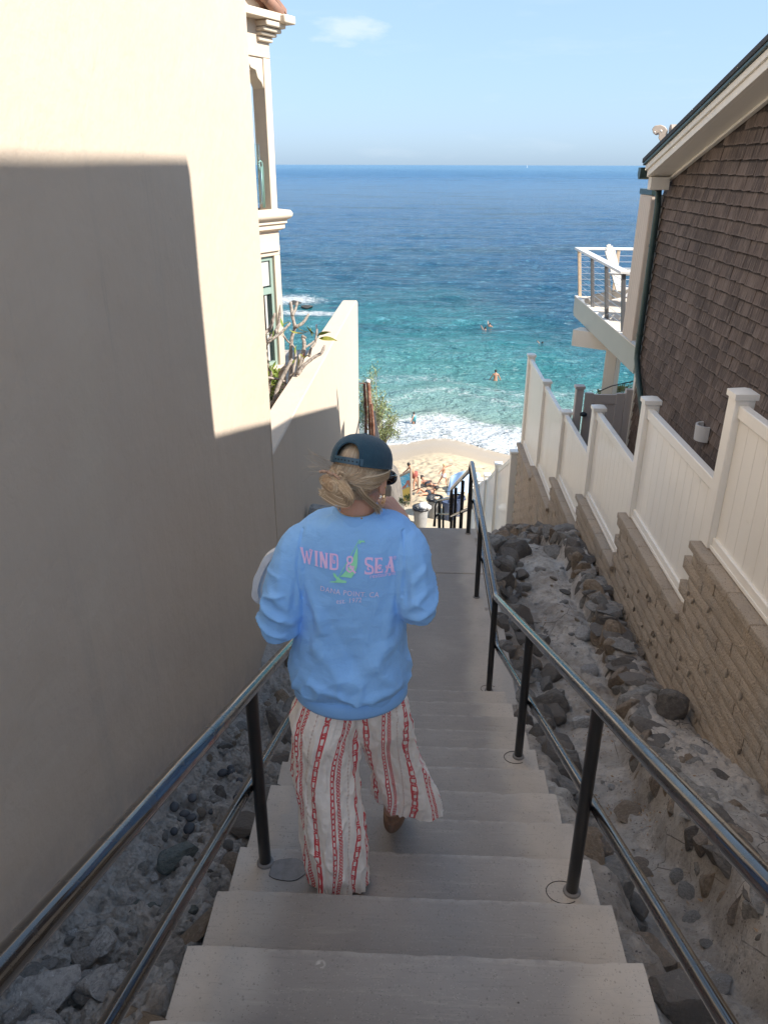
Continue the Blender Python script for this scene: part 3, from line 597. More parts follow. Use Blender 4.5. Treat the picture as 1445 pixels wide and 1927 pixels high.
# rocks banked against the right side of the stairs
for i in range(105):
    y = random.uniform(1.0, 8.0); edge_d = L(y)+.12 if y < 4.8 else 3.86
    x = random.uniform(.80, 1.10)+(.12 if y > 4.6 else 0)*random.random(); s = random.uniform(.05, .115)*(1.15 if y > 3.5 else .85)
    kind = random.choice(['rock_dark', 'rock_dark', 'rock_dark', 'rock_grey', 'rock_dark', 'rock_brown', 'rock_grey'])
    place(chan, kind, random.choice(['sharp', 'sharp', 'slab']), x, y, gi(x, y)+s*.15, s, (1, 1.2, .9))
for x, y, s, kind, sc in ((1.09, 7.9, .20, 'rock_dark', (.8, 1, .9)), (1.0, 7.45, .15, 'rock_dark', (1, 1.2, 1)), (.95, 7.0, .17, 'rock_dark', (.9, 1.2, 1)), (1.22, 7.2, .10, 'rock_grey', (1.2, 1, .6)), (1.05, 6.45, .19, 'rock_dark', (1.1, 1.1, .9)), (1.2, 6.0, .15, 'rock_dark', (1, 1.2, .8)), (1.22, 5.5, .16, 'rock_dark', (1.1, 1, .8)), (1.0, 5.6, .17, 'rock_grey', (1, 1.2, .7)), (1.13, 5.05, .17, 'rock_dark', (1.1, 1.2, .8)), (1.0, 4.7, .15, 'rock_dark', (1, 1.2, .8)), (1.06, 4.3, .14, 'rock_dark', (.9, 1.4, .8)), (1.0, 3.85, .15, 'rock_dark', (1, 1.2, .7)), (1.02, 3.4, .13, 'rock_grey', (.9, 1.4, .7)), (.93, 2.9, .15, 'rock_grey', (.9, 1.3, .7)), (.92, 2.4, .12, 'rock_grey', (.9, 1.3, .8)), (.93, 1.98, .12, 'rock_brown', (.9, 1.2, .8)), (.90, 1.62, .14, 'rock_dark', (.9, 1.1, .9)), (1.02, 1.75, .10, 'rock_dark', (1, 1, .9)), (.95, 1.3, .14, 'rock_grey', (.9, 1.2, .9)), (1.3, 8.4, .25, 'rock_dark', (1, 1, .9)), (1.0, 8.6, .25, 'rock_grey', (1, 1, .9))):
    place(chan, kind, 'sharp', x, y, gi(x, y)+s*.2, s, sc)
for i in range(46):
    y = random.uniform(8.1, 13.8); x = random.uniform(.9, 1.75); s = random.uniform(.08, .19)
    place(chan, random.choice(['rock_dark', 'rock_grey', 'rock_brown', 'rock_grey']), 'sharp', x, y, gi(x, y)+s*.1, s, (1, 1.2, .8))
# stones half sunk in the channel bed
for i in range(64):
    y = random.uniform(1.4, 8); x = random.uniform(1.12, float(np.interp(y, *zip(*XF)))-.05); s = random.choice([.012, .02, .03, .045])
    place(chan, random.choice(['rock_pale', 'rock_grey', 'rock_brown']), 'round', x, y, gi(x, y), s, (1.2, 1, .6))
# stone terrace kerb
kerb = thing('stone_kerb', 'low rubble stone retaining kerb set in mortar between drain channel and block wall', 'stone wall', (1.5, 5, gi(1.6, 5)))
cnt = 0
y = 1.1
while y < 13.9 and cnt < 246:
    xf_ = float(np.interp(y, *zip(*XF))); s = random.uniform(.085, .135)*(1.2 if y > 5 else 1)
    zt = gi(xf_+.14, y)
    place(kerb, random.choice(['rock_grey', 'rock_dark', 'rock_brown', 'rock_grey', 'rock_dark']), 'slab', xf_+.10+random.uniform(-.02, .03), y, zt-s*.10, s*1.1, (1.05, 1.25, .62), (random.uniform(-.12, .12), random.uniform(-.12, .12), random.uniform(0, 6)))
    zc = gi(xf_-.12, y); h = zt-zc
    for j in range(2):
        place(kerb, random.choice(['rock_grey', 'rock_dark', 'rock_brown', 'rock_grey', 'rock_brown']), 'sharp', xf_+.065+random.uniform(-.02, .02), y+random.uniform(-.05, .05), zc+h*(.25+.42*j), s*1.05, (.60, 1.15, 1.05))
    cnt += 3; y += s*1.45
while cnt < 290:
    y = random.uniform(1.5, 8.5); xf_ = float(np.interp(y, *zip(*XF))); x = random.uniform(xf_+.2, 1.96); s = random.uniform(.025, .075)
    place(kerb, random.choice(['rock_grey', 'rock_dark', 'rock_grey', 'rock_brown', 'rock_pale']), 'slab', x, y, gi(x, y)-s*.18, s, (1.2, 1, .8), (random.uniform(-.15, .15), random.uniform(-.15, .15), random.uniform(0, 6)))
    cnt += 1
for lab, x, y, s, kind, style, sc in (
    ('black angular boulder lying loose on the terrace against the block wall', 1.86, 4.42, .15, 'rock_dark', 'sharp', (1, 1, .95)),
    ('rounded pale speckled stone just left of the kerb near the landing', 1.60, 6.04, .085, 'rock_pale', 'round', (1, 1.2, .8)),
    ('white angular rock in the bright middle of the drain channel', 1.33, 4.75, .085, 'rock_pale', 'sharp', (1.3, 1, .7)),
    ('grey pointed rock on the channel bed beside the stair side rocks', 1.21, 5.12, .10, 'rock_grey', 'sharp', (1.2, 1, .7)),
    ('small dark stone at the top end of the channel', 1.60, 7.0, .05, 'rock_dark', 'round', (1, 1.3, .7)),
    ('mottled round stone sitting beside a dark hollow in the kerb', 1.53, 5.42, .075, 'rock_pale', 'round', (1.1, 1.1, .8)),
    ('round tan stone ringed with dry leaves in the near channel', 1.30, 3.42, .085, 'rock_brown', 'round', (1.3, 1, .6)),
    ('flat pale triangular stone near the far end of the drain channel', 1.42, 7.5, .07, 'rock_pale', 'sharp', (1.3, 1, .5))):
    o = link('loose_stone', rock(kind, 2, style), None, (x, y, gi(x, y)+s*.4*sc[2]), (.1, .2, y*2), (s*sc[0], s*sc[1], s*sc[2])); tag(o, lab, 'stone')
# dry leaves
lv = MB(); at_ = []
for i in range(230):
    if i < 80: y = random.gauss(3.42, .2); x = 1.30+random.gauss(0, .12)
    elif i < 130: y = random.gauss(4.6, .12); x = 1.45+random.gauss(0, .08)
    else: y = random.uniform(1.5, 6.5); x = random.uniform(1.05, 1.4)
    z = gi(x, y)+.006; a = random.uniform(0, 6.28); l = random.uniform(.008, .016); w_ = l*.35
    c_, s_ = math.cos(a), math.sin(a); t = random.uniform(.002, .008)
    lv.add([(x+c_*l, y+s_*l, z+t), (x-s_*w_, y+c_*w_, z+t*.2), (x-c_*l, y-s_*l, z+t*.6), (x+s_*w_, y-c_*w_, z+t*1.3)], [(0, 1, 2), (0, 2, 3)])
tag(lv.build('dry_leaves', M['dry_leaf'], fix=False), 'scattered tan dry leaves on the channel bed', 'leaf litter', kind='stuff')

# ============================================================ LEFT HOUSE
lh = thing('stucco_house', 'tall cream stucco house with blank wall beside the stairs and a balcony wing', 'house', (-3, 3, CZ-4))
nxw, nzw = 60, 60
wy = graded([(-1.6, .5, 6), (.5, 6.2, 110)]); wz = graded([(-6, -3.2, 60), (-3.2, 8, 90)])
WY, WZ = np.meshgrid(wy, wz); n_ = fbm(WY, WZ, 0, 3, .5)*.010
me = np_mesh('wall', np.stack([np.full_like(WY, -1.22)+n_-.0*WY, WY, WZ+CZ], -1), grid_faces(len(wz), len(wy)), M['stucco'])
w0 = worldloc(lh); me.transform(Matrix.Translation(-w0)); link('wall', me, lh, w0)
MB().box(-9, -1.245, -1.6, 6.185, CZ-6, CZ+8).build('wall', M['stucco'], lh)
MB().box(-1.30, -1.215, 6.17, 6.2, CZ-6, CZ+8).build('corner_bead', M['stucco'], lh, bevel=.012)
fA = R(27); Mf = Matrix.Translation(Vector((-2.235, 13, CZ))) @ Matrix(((math.sin(fA), -math.cos(fA), 0, 0), (math.cos(fA), math.sin(fA), 0, 0), (0, 0, 1, 0), (0, 0, 0, 1)))
# local: x = a (towards the sea corner), y = depth into the house, z = -D
def fb(name, mat, a0, a1, b0, b1, d0, d1, bevel=.01, parent=lh): return MB().box(a0, a1, b0, b1, -d1, -d0, Mf).build(name, mat, parent, bevel=bevel)
fb('wall', M['stucco'], -4.6, 0, 0, .25, -2.6, -1.42)
fb('pillar', M['stucco'], -.16, 0, 0, .24, -1.42, .66)
fb('wall', M['stucco'], -4.6, -1.9, 0.002, .25, -1.42, .66)
fb('wall', M['stucco'], -4.6, 0, 0, .25, .66, 1.34)
fb('wall', M['stucco'], -.15, 0, 0, .25, 1.34, 3.12)
fb('wall', M['stucco'], -4.6, -1.35, 0, .25, 1.34, 3.12)
fb('wall', M['stucco'], -4.6, 0, 0, .25, 3.12, 5.5)
fb('wall', M['stucco'], -.25, 0, .25, 4.6, .70, 5.5)        # seaward flank under the balcony floor
fb('wall', M['stucco'], -.25, -.003, .25, 4.6, -2.6, -1.42)
fb('pillar', M['stucco'], -.25, 0, 3.2, 3.5, -1.42, .66)
fb('balcony_floor', M['stucco_trim'], -4.6, -.25, .25, 4.6, .60, .72, 0)
# curved brackets at the head of the opening
for sgn in (1,):
    poly = [(-.16, -1.42), (-.62, -1.42), (-.60, -1.37), (-.50, -1.35), (-.44, -1.27), (-.33, -1.25), (-.29, -1.15), (-.21, -1.10), (-.16, -1.02)]
    b = MB().prism([(a, -d) for a, d in poly], .02, .23, 'y'); b.v = [tuple(Mf @ Vector(v)) for v in b.v]; b.build('bracket', M['stucco_trim'], lh, bevel=.01)
# sill cornice, moulded, wrapping the corner
prof = [(.0, .64), (-.17, .66), (-.20, .70), (-.20, .74), (-.17, .78), (-.12, .80), (-.12, .85), (-.085, .87), (-.085, .93), (-.05, .95), (0, .97)]
b = MB().prism([(p, -d) for p, d in prof], -4.6, .0, 'x'); b.v = [tuple(Mf @ Vector(v)) for v in b.v]; b.build('sill_cornice', M['stucco_trim'], lh, smooth=40)
b = MB()
V = []; K = 8; path = [(-.001, 0)]
for (p, d) in prof:          # mitred return round the sea corner
    V += [(0-.002, p, -d), (-p*.6, p, -d), (-p*.6, 2.5, -d)]
F = [(i*3+j, i*3+j+1, (i+1)*3+j+1, (i+1)*3+j) for i in range(len(prof)-1) for j in range(2)]
b.add([Mf @ Vector(v) for v in V], F); b.build('sill_cornice', M['stucco_trim'], lh, smooth=40)
# eave: roof slope, tiles, gutter, moulded corbel
fb('soffit', M['stucco_trim'], -4.6, .12, -.22, 4.6, -1.98, -1.88, .01)
fb('gutter', M['stucco_trim'], .0, .27, -.30, .06, -1.97, -1.86, .02)
fb('gutter', M['stucco_trim'], .06, .33, .06, 4.0, -1.99, -1.86, .02)
for a1, o_, d0, d1 in ((.16, -.20, -1.875, -1.80), (.12, -.15, -1.795, -1.74), (.07, -.10, -1.735, -1.69), (.03, -.05, -1.685, -1.62)):
    fb('corbel', M['stucco_trim'], -.30, a1, o_, .16, d0, d1, .018)
MB().prism([(-4.6, 4.2), (-4.6, 2.6), (.05, 2.0), (.05, 2.06)], .02, 4.4, 'y').v
b = MB().prism([(-4.6, 2.58), (-.02, 1.90), (-.02, 2.0), (-4.6, 4.6)], .004, .22, 'y'); b.v = [tuple(Mf @ Vector(v)) for v in b.v]; b.build('gable', M['stucco'], lh)
rf = MB().prism([(-4.6, 4.62), (.22, 2.0), (.22, 2.06), (-4.6, 4.70)], -.18, 4.6, 'y'); rf.v = [tuple(Mf @ Vector(v)) for v in rf.v]; roof = rf.build('roof', M['terracotta'], lh)
tb = MB(); tb.tube([(0, 0, 0), (.42, 0, 0)], [.075, .09], 10); tme = tb.mesh('tile', M['terracotta'], True)
dirv = (Mf.to_3x3() @ Vector((4.82, 0, -2.62))).normalized()
for r_ in range(3):
    for k in range(9):
        p0 = Mf @ Vector((-.28-k*.36*.88, -.14+r_*.19, 2.30+k*.36*.478-.12))
        link('tile', tme, roof, p0, dirv.to_track_quat('X', 'Z').to_euler())
# glass guard and scroll ironwork in the opening
fb('glass_panel', M['clear_glass'], -1.85, -.27, .09, .105, -.28, .56, .004)
b = MB(); P_ = lambda a, d, bb=.10: Mf @ Vector((a, bb, -d))
b.tube([P_(-.20, .62), P_(-.20, .05), P_(-.215, -.03), P_(-.25, -.05), P_(-.285, -.03), P_(-.29, .05), P_(-.27, .10)], .013, 8)
b.tube([P_(-.235, .62), P_(-.235, .03)], .011, 8)
b.tube([P_(-.62, .62), P_(-.62, .0), P_(-.60, -.06), P_(-.55, -.09), P_(-.48, -.06), P_(-.46, .0)], .013, 8)
b.tube([P_(-.46, .62), P_(-.46, 0)], .011, 8)
b.build('scroll_ironwork', mt('mint_metal', (.22, .38, .34), .4, Metallic=.2).bump(M_n := S(M['mint_metal'].node_tree, M['mint_metal'].node_tree.nodes.new('ShaderNodeTexNoise').outputs[0]), .05, .001).m, lh, smooth=True)
# window below
win = fb('window', M['green_paint'], -1.35, -.15, .08, .14, 1.34, 3.12, .004)
win.data.clear_geometry()
b = MB()
for a0, a1, d0, d1 in ((-.215, -.15, 1.34, 3.12), (-1.35, -1.28, 1.34, 3.12), (-1.28, -.215, 1.34, 1.41), (-1.28, -.215, 3.04, 3.12), (-1.28, -.215, 1.83, 1.93), (-.80, -.74, 1.93, 3.04)):
    b.box(a0, a1, .05, .14, -d1, -d0, Mf)
me2 = b.mesh('window', M['green_paint'], False, worldloc(lh)); win.data = me2
g = fb('pane', M['glass'], -1.28, -.215, .10, .115, 1.93, 3.04, 0, win); fb('pane', M['glass'], -1.28, -.215, .10, .115, 1.41, 1.83, 0, win)
fb('blind', M['blind'], -1.27, -.225, .078, .09, 1.42, 1.80, 0, win)
fb('lintel', M['stucco_trim'], -1.5, -.04, -.035, .02, 1.18, 1.27, .01)
for j in range(6):
    a = -.32-j*.15; fb('curtain', M['blind'], a-.05, a, .075+.004*(j % 2), .085+.004*(j % 2), 1.95, 3.02, 0, win)
fb('window_sill', M['stucco_trim'], -1.45, -.06, -.06, .05, 3.13, 3.2, .01)
# terrace behind the garden wall
tag(MB().box(-12, -1.49, 6.2, 16.3, CZ-9, CZ-3.62).build('garden_terrace', M['mortar'], bevel=.02), kind='structure')
# sloping parapet
pw = MB()
ys = [6.2, 9, 12, 15.2, 16.24]
def ptop(y): return float(np.interp(y, [6.2, 15.9, 16.24], [2.29, 2.50, 2.60]))
V = []
for y in np.linspace(6.2, 16.24, 40):
    d = ptop(y)
    for x, dd in ((-1.225, 9), (-1.225, d+.012), (-1.236, d), (-1.49, d), (-1.50, d+.01), (-1.50, 9)):
        V.append((x+.008*noise.noise(Vector((y*.7, dd, 0))), y, CZ-dd))
F = [(i*6+j, i*6+j+1, (i+1)*6+j+1, (i+1)*6+j) for i in range(39) for j in range(5)]+[(0, 1, 2, 3, 4, 5), tuple(39*6+j for j in range(5, -1, -1))]
pw.add(V, F); o = pw.build('garden_wall', M['stucco'], None, smooth=40, origin=(-1.36, 6.2, CZ-6)); tag(o, 'cream stucco garden wall running on from the house toward the sea', 'wall')

# ============================================================ RIGHT HOUSE
XH = 2.95
rh = thing('shingle_house', 'brown wood shingled house with cream eave boards on the right of the stairs', 'house', (5, 4, CZ-4))
rk = lambda Y: -.073-.2686*(9.89-Y)        # D of the rake line
MB().prism([(-1.5, CZ-6.5), (10.17, CZ-6.5), (10.17, CZ-rk(10.17)-.04), (-1.5, CZ-rk(-1.5)-.04)], XH+.03, 9.5, 'x').build('wall', mt('wall_dark', (.14, .105, .085), .9).bump(S(M['wall_dark'].node_tree, M['wall_dark'].node_tree.nodes.new('ShaderNodeTexNoise').outputs[0]), .2, .01).m, rh)
MB().box(3.0, 3.07, -1.5, 2.42, CZ-1, CZ+3.95).build('shadow_slab', M['trim_cream'], rh)  # unseen thin slab standing in for the upper storey, shaped for its shadow
# roof slab and rake boards
def rake(name, mat, x0, x1, d0, d1, y0=-1.5, y1=9.89, bevel=.004):
    return MB().prism([(y0, CZ-rk(y0)-d0), (y1, CZ-rk(y1)-d0), (y1, CZ-rk(y1)-d1), (y0, CZ-rk(y0)-d1)], x0, x1, 'x').build(name, mat, rh, bevel=bevel)
rake('roof', M['roof_dark'], 2.59, 9.6, -.012, .035, y1=9.93)
rake('drip_edge', M['green_metal'], 2.60, 2.64, .037, .065, y1=9.92)
rake('rake_board', M['trim_cream'], 2.625, 2.66, .068, .130)
rake('rake_board', M['trim_cream'], 2.645, 2.69, .133, .205, y1=9.86)
rake('soffit', M['trim_cream'], 2.69, 2.93, .185, .203, y1=9.86)
rake('frieze', M['trim_cream'], 2.90, 2.948, .206, .235, y1=10.0)
MB().box(2.68, 2.90, 9.78, 9.90, CZ-.26, CZ-.12).build('eave_return', M['trim_cream'], rh, bevel=.008)
MB().prism([(9.90, CZ-.02), (10.02, CZ-.02), (10.03, CZ-.10), (9.98, CZ-.15), (9.92, CZ-.14)], 2.58, 9.6, 'x').build('gutter', M['green_metal'], rh, bevel=.004)
MB().box(XH-.03, XH+.03, 10.12, 10.20, CZ-6.5, CZ-.32).build('corner_board', M['trim_cream'], rh, bevel=.006)
# downspout
b = MB(); dsp = [at(1231, 335, 9.95), at(1233, 341, 9.95), at(1239, 350, 10.02), at(1244, 357, 10.08)]
X0 = 2.89
dsp += [Vector((X0, 10.10, CZ-.45)), Vector((X0, 10.10, CZ-2.22)), Vector((X0, 10.08, CZ-2.30)), Vector((X0, 9.95, CZ-2.45)), Vector((X0, 9.45, CZ-2.92)), Vector((X0, 9.38, CZ-3.02)), Vector((X0, 9.38, CZ-4.4))]
dsp[0].x = dsp[1].x = 2.74; dsp[2].x = 2.80; dsp[3].x = 2.87
b.tube(dsp, .037, 14); dp = b.build('downspout', M['green_metal'], rh, smooth=40)
for z_ in (CZ-.9, CZ-2.0):
    MB().lathe([(.042, -.02), (.042, .02)], (X0, 10.10, z_), 14).build('strap', M['green_metal'], dp, smooth=40)
# wing wall screen
pn = MB().box(2.88, 2.94, 10.37, 10.92, CZ-2.13, CZ-.34).build('screen_panel', M['panel_wood'], rh, bevel=.004)
MB().box(2.87, 2.95, 10.36, 10.94, CZ-.335, CZ-.27).build('cap', M['green_metal'], pn, bevel=.003)
for k in range(6): MB().box(2.874, 2.879, 10.385+k*.086, 10.468+k*.086, CZ-2.15, CZ-.36).build('board', M['panel_wood'], pn, bevel=.004)
# wall light
lt = MB(); n = 14
V = [(-.005-.10*math.sin(math.pi*k/n), -.10*math.cos(math.pi*k/n)) for k in range(n+1)]
inner = [(x*.86, y*.86) for x, y in V]
for zz in (0,):
    vv_ = [(XH-.01+x, 7.5+y, CZ-2.53) for x, y in V]+[(XH-.01+x*1.05, 7.5+y*1.05, CZ-2.37) for x, y in V]+[(XH-.01+x, 7.5+y, CZ-2.37) for x, y in inner]+[(XH-.01+x*.8, 7.5+y*.8, CZ-2.50) for x, y in inner]
    m_ = n+1
    F = [(r*m_+k, r*m_+k+1, (r+1)*m_+k+1, (r+1)*m_+k) for r in range(3) for k in range(n)]+[tuple(range(m_))]+[tuple(3*m_+k for k in range(m_))]
    lt.add(vv_, F)
o = lt.build('wall_light', M['lamp_white'], None, smooth=35, origin=(XH-.05, 7.5, CZ-2.45)); tag(o, 'half round white wall light on the brown shingles', 'wall light')
# shingles
shv = []
for j in range(6):
    wdt = [.09, .115, .14, .165, .19, .215][j]; b = MB(); h = .158; t = .027
    jit = random.uniform(-.007, .007)
    y0_, y1_ = -wdt/2+.002, wdt/2-.002
    V = [(0, y0_, h), (0, y1_, h), (-t, y0_, jit), (-t, y1_, -jit), (0, y0_, jit), (0, y1_, -jit)]
    b.add(V, [(0, 1, 3, 2), (2, 3, 5, 4), (0, 2, 4), (1, 5, 3)])
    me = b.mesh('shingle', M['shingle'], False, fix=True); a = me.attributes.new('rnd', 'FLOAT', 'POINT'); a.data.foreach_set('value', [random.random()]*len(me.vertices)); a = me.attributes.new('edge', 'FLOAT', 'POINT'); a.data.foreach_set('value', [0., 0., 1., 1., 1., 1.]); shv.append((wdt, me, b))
lst = []
EX = .128; row = 0; d = 4.3
while d > -1.3:
    y = 10.125
    while y > 5.2:
        j = random.randrange(6); wdt = shv[j][0]; yc = y-wdt/2; y -= wdt
        if d-.155 < rk(yc-wdt/2)+.16 or (d > 3.6 and yc < 6): continue
        lst.append((yc, d+random.uniform(-.004, .004), j))
    d -= EX; row += 1
vis = [s for s in lst if s[1] < CZ]
def nearness(s): return (XH**2+s[0]**2+s[1]**2)+(100 if (s[1] > s[0]*.42) else 0)+(100 if s[0] < 5.9+max(0, -s[1])*.5 + .0 else 0)
vis.sort(key=nearness)
sw_ = link('shingle_cladding', bpy.data.meshes.new('shingle_cladding'), rh, worldloc(rh))
BW = MB()
rvals = []
for i, (yc, d, j) in enumerate(vis):
    x = XH+.012+random.uniform(-.002, .002)
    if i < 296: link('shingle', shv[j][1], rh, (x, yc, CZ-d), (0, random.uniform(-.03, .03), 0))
    else:
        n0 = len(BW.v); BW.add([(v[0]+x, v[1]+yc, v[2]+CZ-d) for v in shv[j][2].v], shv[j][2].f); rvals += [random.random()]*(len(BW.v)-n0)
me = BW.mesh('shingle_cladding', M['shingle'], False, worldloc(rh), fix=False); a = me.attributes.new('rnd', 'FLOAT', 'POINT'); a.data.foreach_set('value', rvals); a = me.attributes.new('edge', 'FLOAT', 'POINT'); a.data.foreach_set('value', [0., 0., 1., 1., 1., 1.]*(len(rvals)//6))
bm = bmesh.new(); bm.from_mesh(me); bmesh.ops.recalc_face_normals(bm, faces=bm.faces); bm.to_mesh(me); bm.free()
sw_.data = me; sw_['kind'] = 'stuff'
# awning roller and bracket above the eave
aw = thing('awning', 'folded beige roller awning with hooked end bracket on the eave', 'awning', (2.8, 9.9, CZ+.25))
pts = [(1226, 249), (1224, 241), (1229, 235), (1240, 233), (1248, 236), (1253, 243), (1252, 252), (1247, 258), (1251, 264), (1247, 268), (1240, 266), (1236, 258), (1237, 251), (1231, 253)]
poly = [at(x, y, 9.9) for x, y in pts]
b = MB(); n = len(poly); V = [p for p in poly]+[p+Vector((.02, .05, 0)) for p in poly]
b.add(V, [tuple(range(n)), tuple(range(2*n-1, n-1, -1))]+[(i, (i+1) % n, n+(i+1) % n, n+i) for i in range(n)]); br = b.build('bracket', M['awning'], aw, bevel=.006)
MB().ell(at(1241, 245, 9.88), (.014, .012, .014), 10, 6).build('bolt', M['lamp_white'], br, smooth=True); MB().ell(at(1229, 247, 9.88), (.010, .010, .010), 10, 6).build('bolt', M['lamp_white'], br, smooth=True)
MB().tube([Vector((2.86, 9.93, CZ+.375)), Vector((5.5, 9.93, CZ+.375))], .055, 16).build('roller', M['awning'], aw, smooth=40)
MB().box(2.9, 5.5, 9.84, 9.96, CZ+.20, CZ+.27).build('mounting_rail', M['green_metal'], aw, bevel=.005)

# ---------------------------------------------------------------- block wall
bw = thing('block_wall', 'tan rough faced concrete block wall stepping down under the white fence', 'block wall', (2.1, 6, CZ-5))
PY = [-.62, 1.21, 3.04, 4.87, 6.70, 8.54, 10.32, 12.08, 13.91]; PTOP = [-.39, .18, .75, 1.32, 1.89, 2.51, 3.10, 3.13, 3.125]  # nearest panels lie out of view, added to bounce light onto the left wall
TOPD = [.25, .82, 1.39, 1.965, 2.55, 3.13, 3.20, 3.19]; BOTD = [1.25, 1.83, 2.41, 3.02, 3.61, 4.10, 4.60, 4.82]
core = MB()
for i in range(8):
    y0_, y1_ = PY[i]+.075, PY[i+1]+.07
    core.box(2.003+.001*i, 2.19, y0_, y1_, CZ-7.4, CZ-BOTD[i]-.07)
core.build('core', M['block_joint'], bw)
bmv = []
for j in range(5):
    b = MB(); r = random.Random(j)
    nx_, nz_ = 7, 3; V = []; F = []
    for a in range(nz_+1):
        for c in range(nx_+1):
            e = 0 if (a in (0, nz_) or c in (0, nx_)) else -.006-r.uniform(0, .007)
            V.append((e, -.1965+.393*c/nx_, .0025+.095*a/nz_))
    F = [(a*(nx_+1)+c, a*(nx_+1)+c+1, (a+1)*(nx_+1)+c+1, (a+1)*(nx_+1)+c) for a in range(nz_) for c in range(nx_)]
    b.add(V, F)
    n_ = nx_+1; bord = [c for c in range(n_)]+[a*n_+nx_ for a in range(1, nz_+1)]+[nz_*n_+c for c in range(nx_-1, -1, -1)]+[a*n_ for a in range(nz_-1, 0, -1)]
    k0 = len(b.v); b.v += [(.05, b.v[q_][1], b.v[q_][2]) for q_ in bord]; m_ = len(bord)
    b.f += [(bord[i], bord[(i+1) % m_], k0+(i+1) % m_, k0+i) for i in range(m_)]
    bmv.append((b.mesh('block', M['block'], 42), b))
blocks = []
for r_ in range(57):
    d = 1.1+.1*r_            # top D of the course
    y = -.5+(.2 if r_ % 2 else 0)
    while y < 14.2:
        i = next((q for q in range(8) if y < PY[q+1]+.07), None)
        if i is not None and d > BOTD[i]+.06 and d < float(np.interp(y, *zip(*WB)))+.10: blocks.append((y, d))
        y += .398
blocks.sort(key=lambda q_: 4+q_[0]**2+q_[1]**2+(200 if q_[0] < 3 else 0)); BW = MB()
for i, (y, d) in enumerate(blocks):
    j = random.randrange(5); x = 1.998+random.uniform(-.004, .004)
    if i < 262: link('block', bmv[j][0], bw, (x, y, CZ-d-.1))
    else: BW.add([(v[0]+x, v[1]+y, v[2]+CZ-d-.1) for v in bmv[j][1].v], bmv[j][1].f)
BW.build('block_courses', M['block'], bw)['kind'] = 'stuff'
for i in range(8):
    y0_, y1_ = PY[i]+.075, PY[i+1]+.08; n = max(1, round((y1_-y0_)/.4)); w_ = (y1_-y0_)/n
    for k in range(n):
        MB().box(1.962, 2.20, y0_+k*w_+.003, y0_+(k+1)*w_-.003, CZ-BOTD[i]-.065, CZ-BOTD[i]-.008).build('cap_block', M['block'], bw, bevel=.008)
# mortar blobs squeezed from the joints
bl_ = MB().ell((0, 0, 0), (.010, .009, .024), 7, 5).mesh('mortar_blob', M['block_joint'], True)
for k in range(34):
    y = random.uniform(3.3, 6.5); i = next(q for q in range(8) if y < PY[q+1]+.07); d = random.uniform(BOTD[i]+.2, float(np.interp(y, *zip(*WB)))-.05)
    d = 2.2+.1*round((d-2.2)/.1)
    link('mortar_blob', bl_, bw, (1.985, y, CZ-d), (random.uniform(-.3, .3), 0, 0), (1, 1, random.uniform(.7, 1.5)))

# ---------------------------------------------------------------- vinyl fence
vf = thing('vinyl_fence', 'tall white vinyl privacy fence stepping down on the block wall', 'fence', (2.1, 6, CZ-3))
pw_ = .128
plank_cache = {}
def plank(h, w_, tilt=0):
    k = (round(h, 3), round(w_, 3))
    if k not in plank_cache:
        b = MB(); b.box(-.011, .011, -w_/2+.0018, w_/2-.0018, 0, h); me = b.mesh('plank', M['vinyl'])
        plank_cache[k] = me
    return plank_cache[k]
for i in range(9):
    top = CZ-PTOP[i]; bot = CZ-BOTD[0]-.07
    if i > 0: bot = CZ-BOTD[i-1]-.004
    p = MB().box(2.035, 2.035+pw_, PY[i]-pw_/2, PY[i]+pw_/2, bot, top).build('fence_post', M['vinyl'], vf, bevel=.008)
    c = Vector((2.035+pw_/2, PY[i], top)); q = pw_/2
    b = MB(); q2 = q+.012
    V = [(-q2, -q2, -.035), (q2, -q2, -.035), (q2, q2, -.035), (-q2, q2, -.035), (-q2, -q2, .004), (q2, -q2, .004), (q2, q2, .004), (-q2, q2, .004), (-q*.9, -q*.9, .012), (q*.9, -q*.9, .012), (q*.9, q*.9, .012), (-q*.9, q*.9, .012), (0, 0, .032)]
    b.add([c+Vector(v) for v in V], [(0, 1, 5, 4), (1, 2, 6, 5), (2, 3, 7, 6), (3, 0, 4, 7), (4, 5, 9, 8), (5, 6, 10, 9), (6, 7, 11, 10), (7, 4, 8, 11), (8, 9, 12), (9, 10, 12), (10, 11, 12), (11, 8, 12), (3, 2, 1, 0)])
    b.build('post_cap', M['vinyl'], p, bevel=.002)
for i in range(8):
    y0_, y1_ = PY[i]+pw_/2, PY[i+1]-pw_/2; zt, zb = CZ-TOPD[i], CZ-BOTD[i]
    MB().box(2.062, 2.122, y0_, y1_, zt-.085, zt).build('rail', M['vinyl'], vf, bevel=.006)
    MB().box(2.062, 2.122, y0_, y1_, zb, zb+.085).build('rail', M['vinyl'], vf, bevel=.006)
    MB().box(2.052, 2.061, y0_, y1_, zb+.0, zb+.028).build('rail_lip', M['vinyl'], vf, bevel=.003)
    n = 11; w_ = (y1_-y0_)/n
    for k in range(n):
        link('plank', plank(zt-zb-.172, w_), vf, (2.093, y0_+(k+.5)*w_, zb+.086))
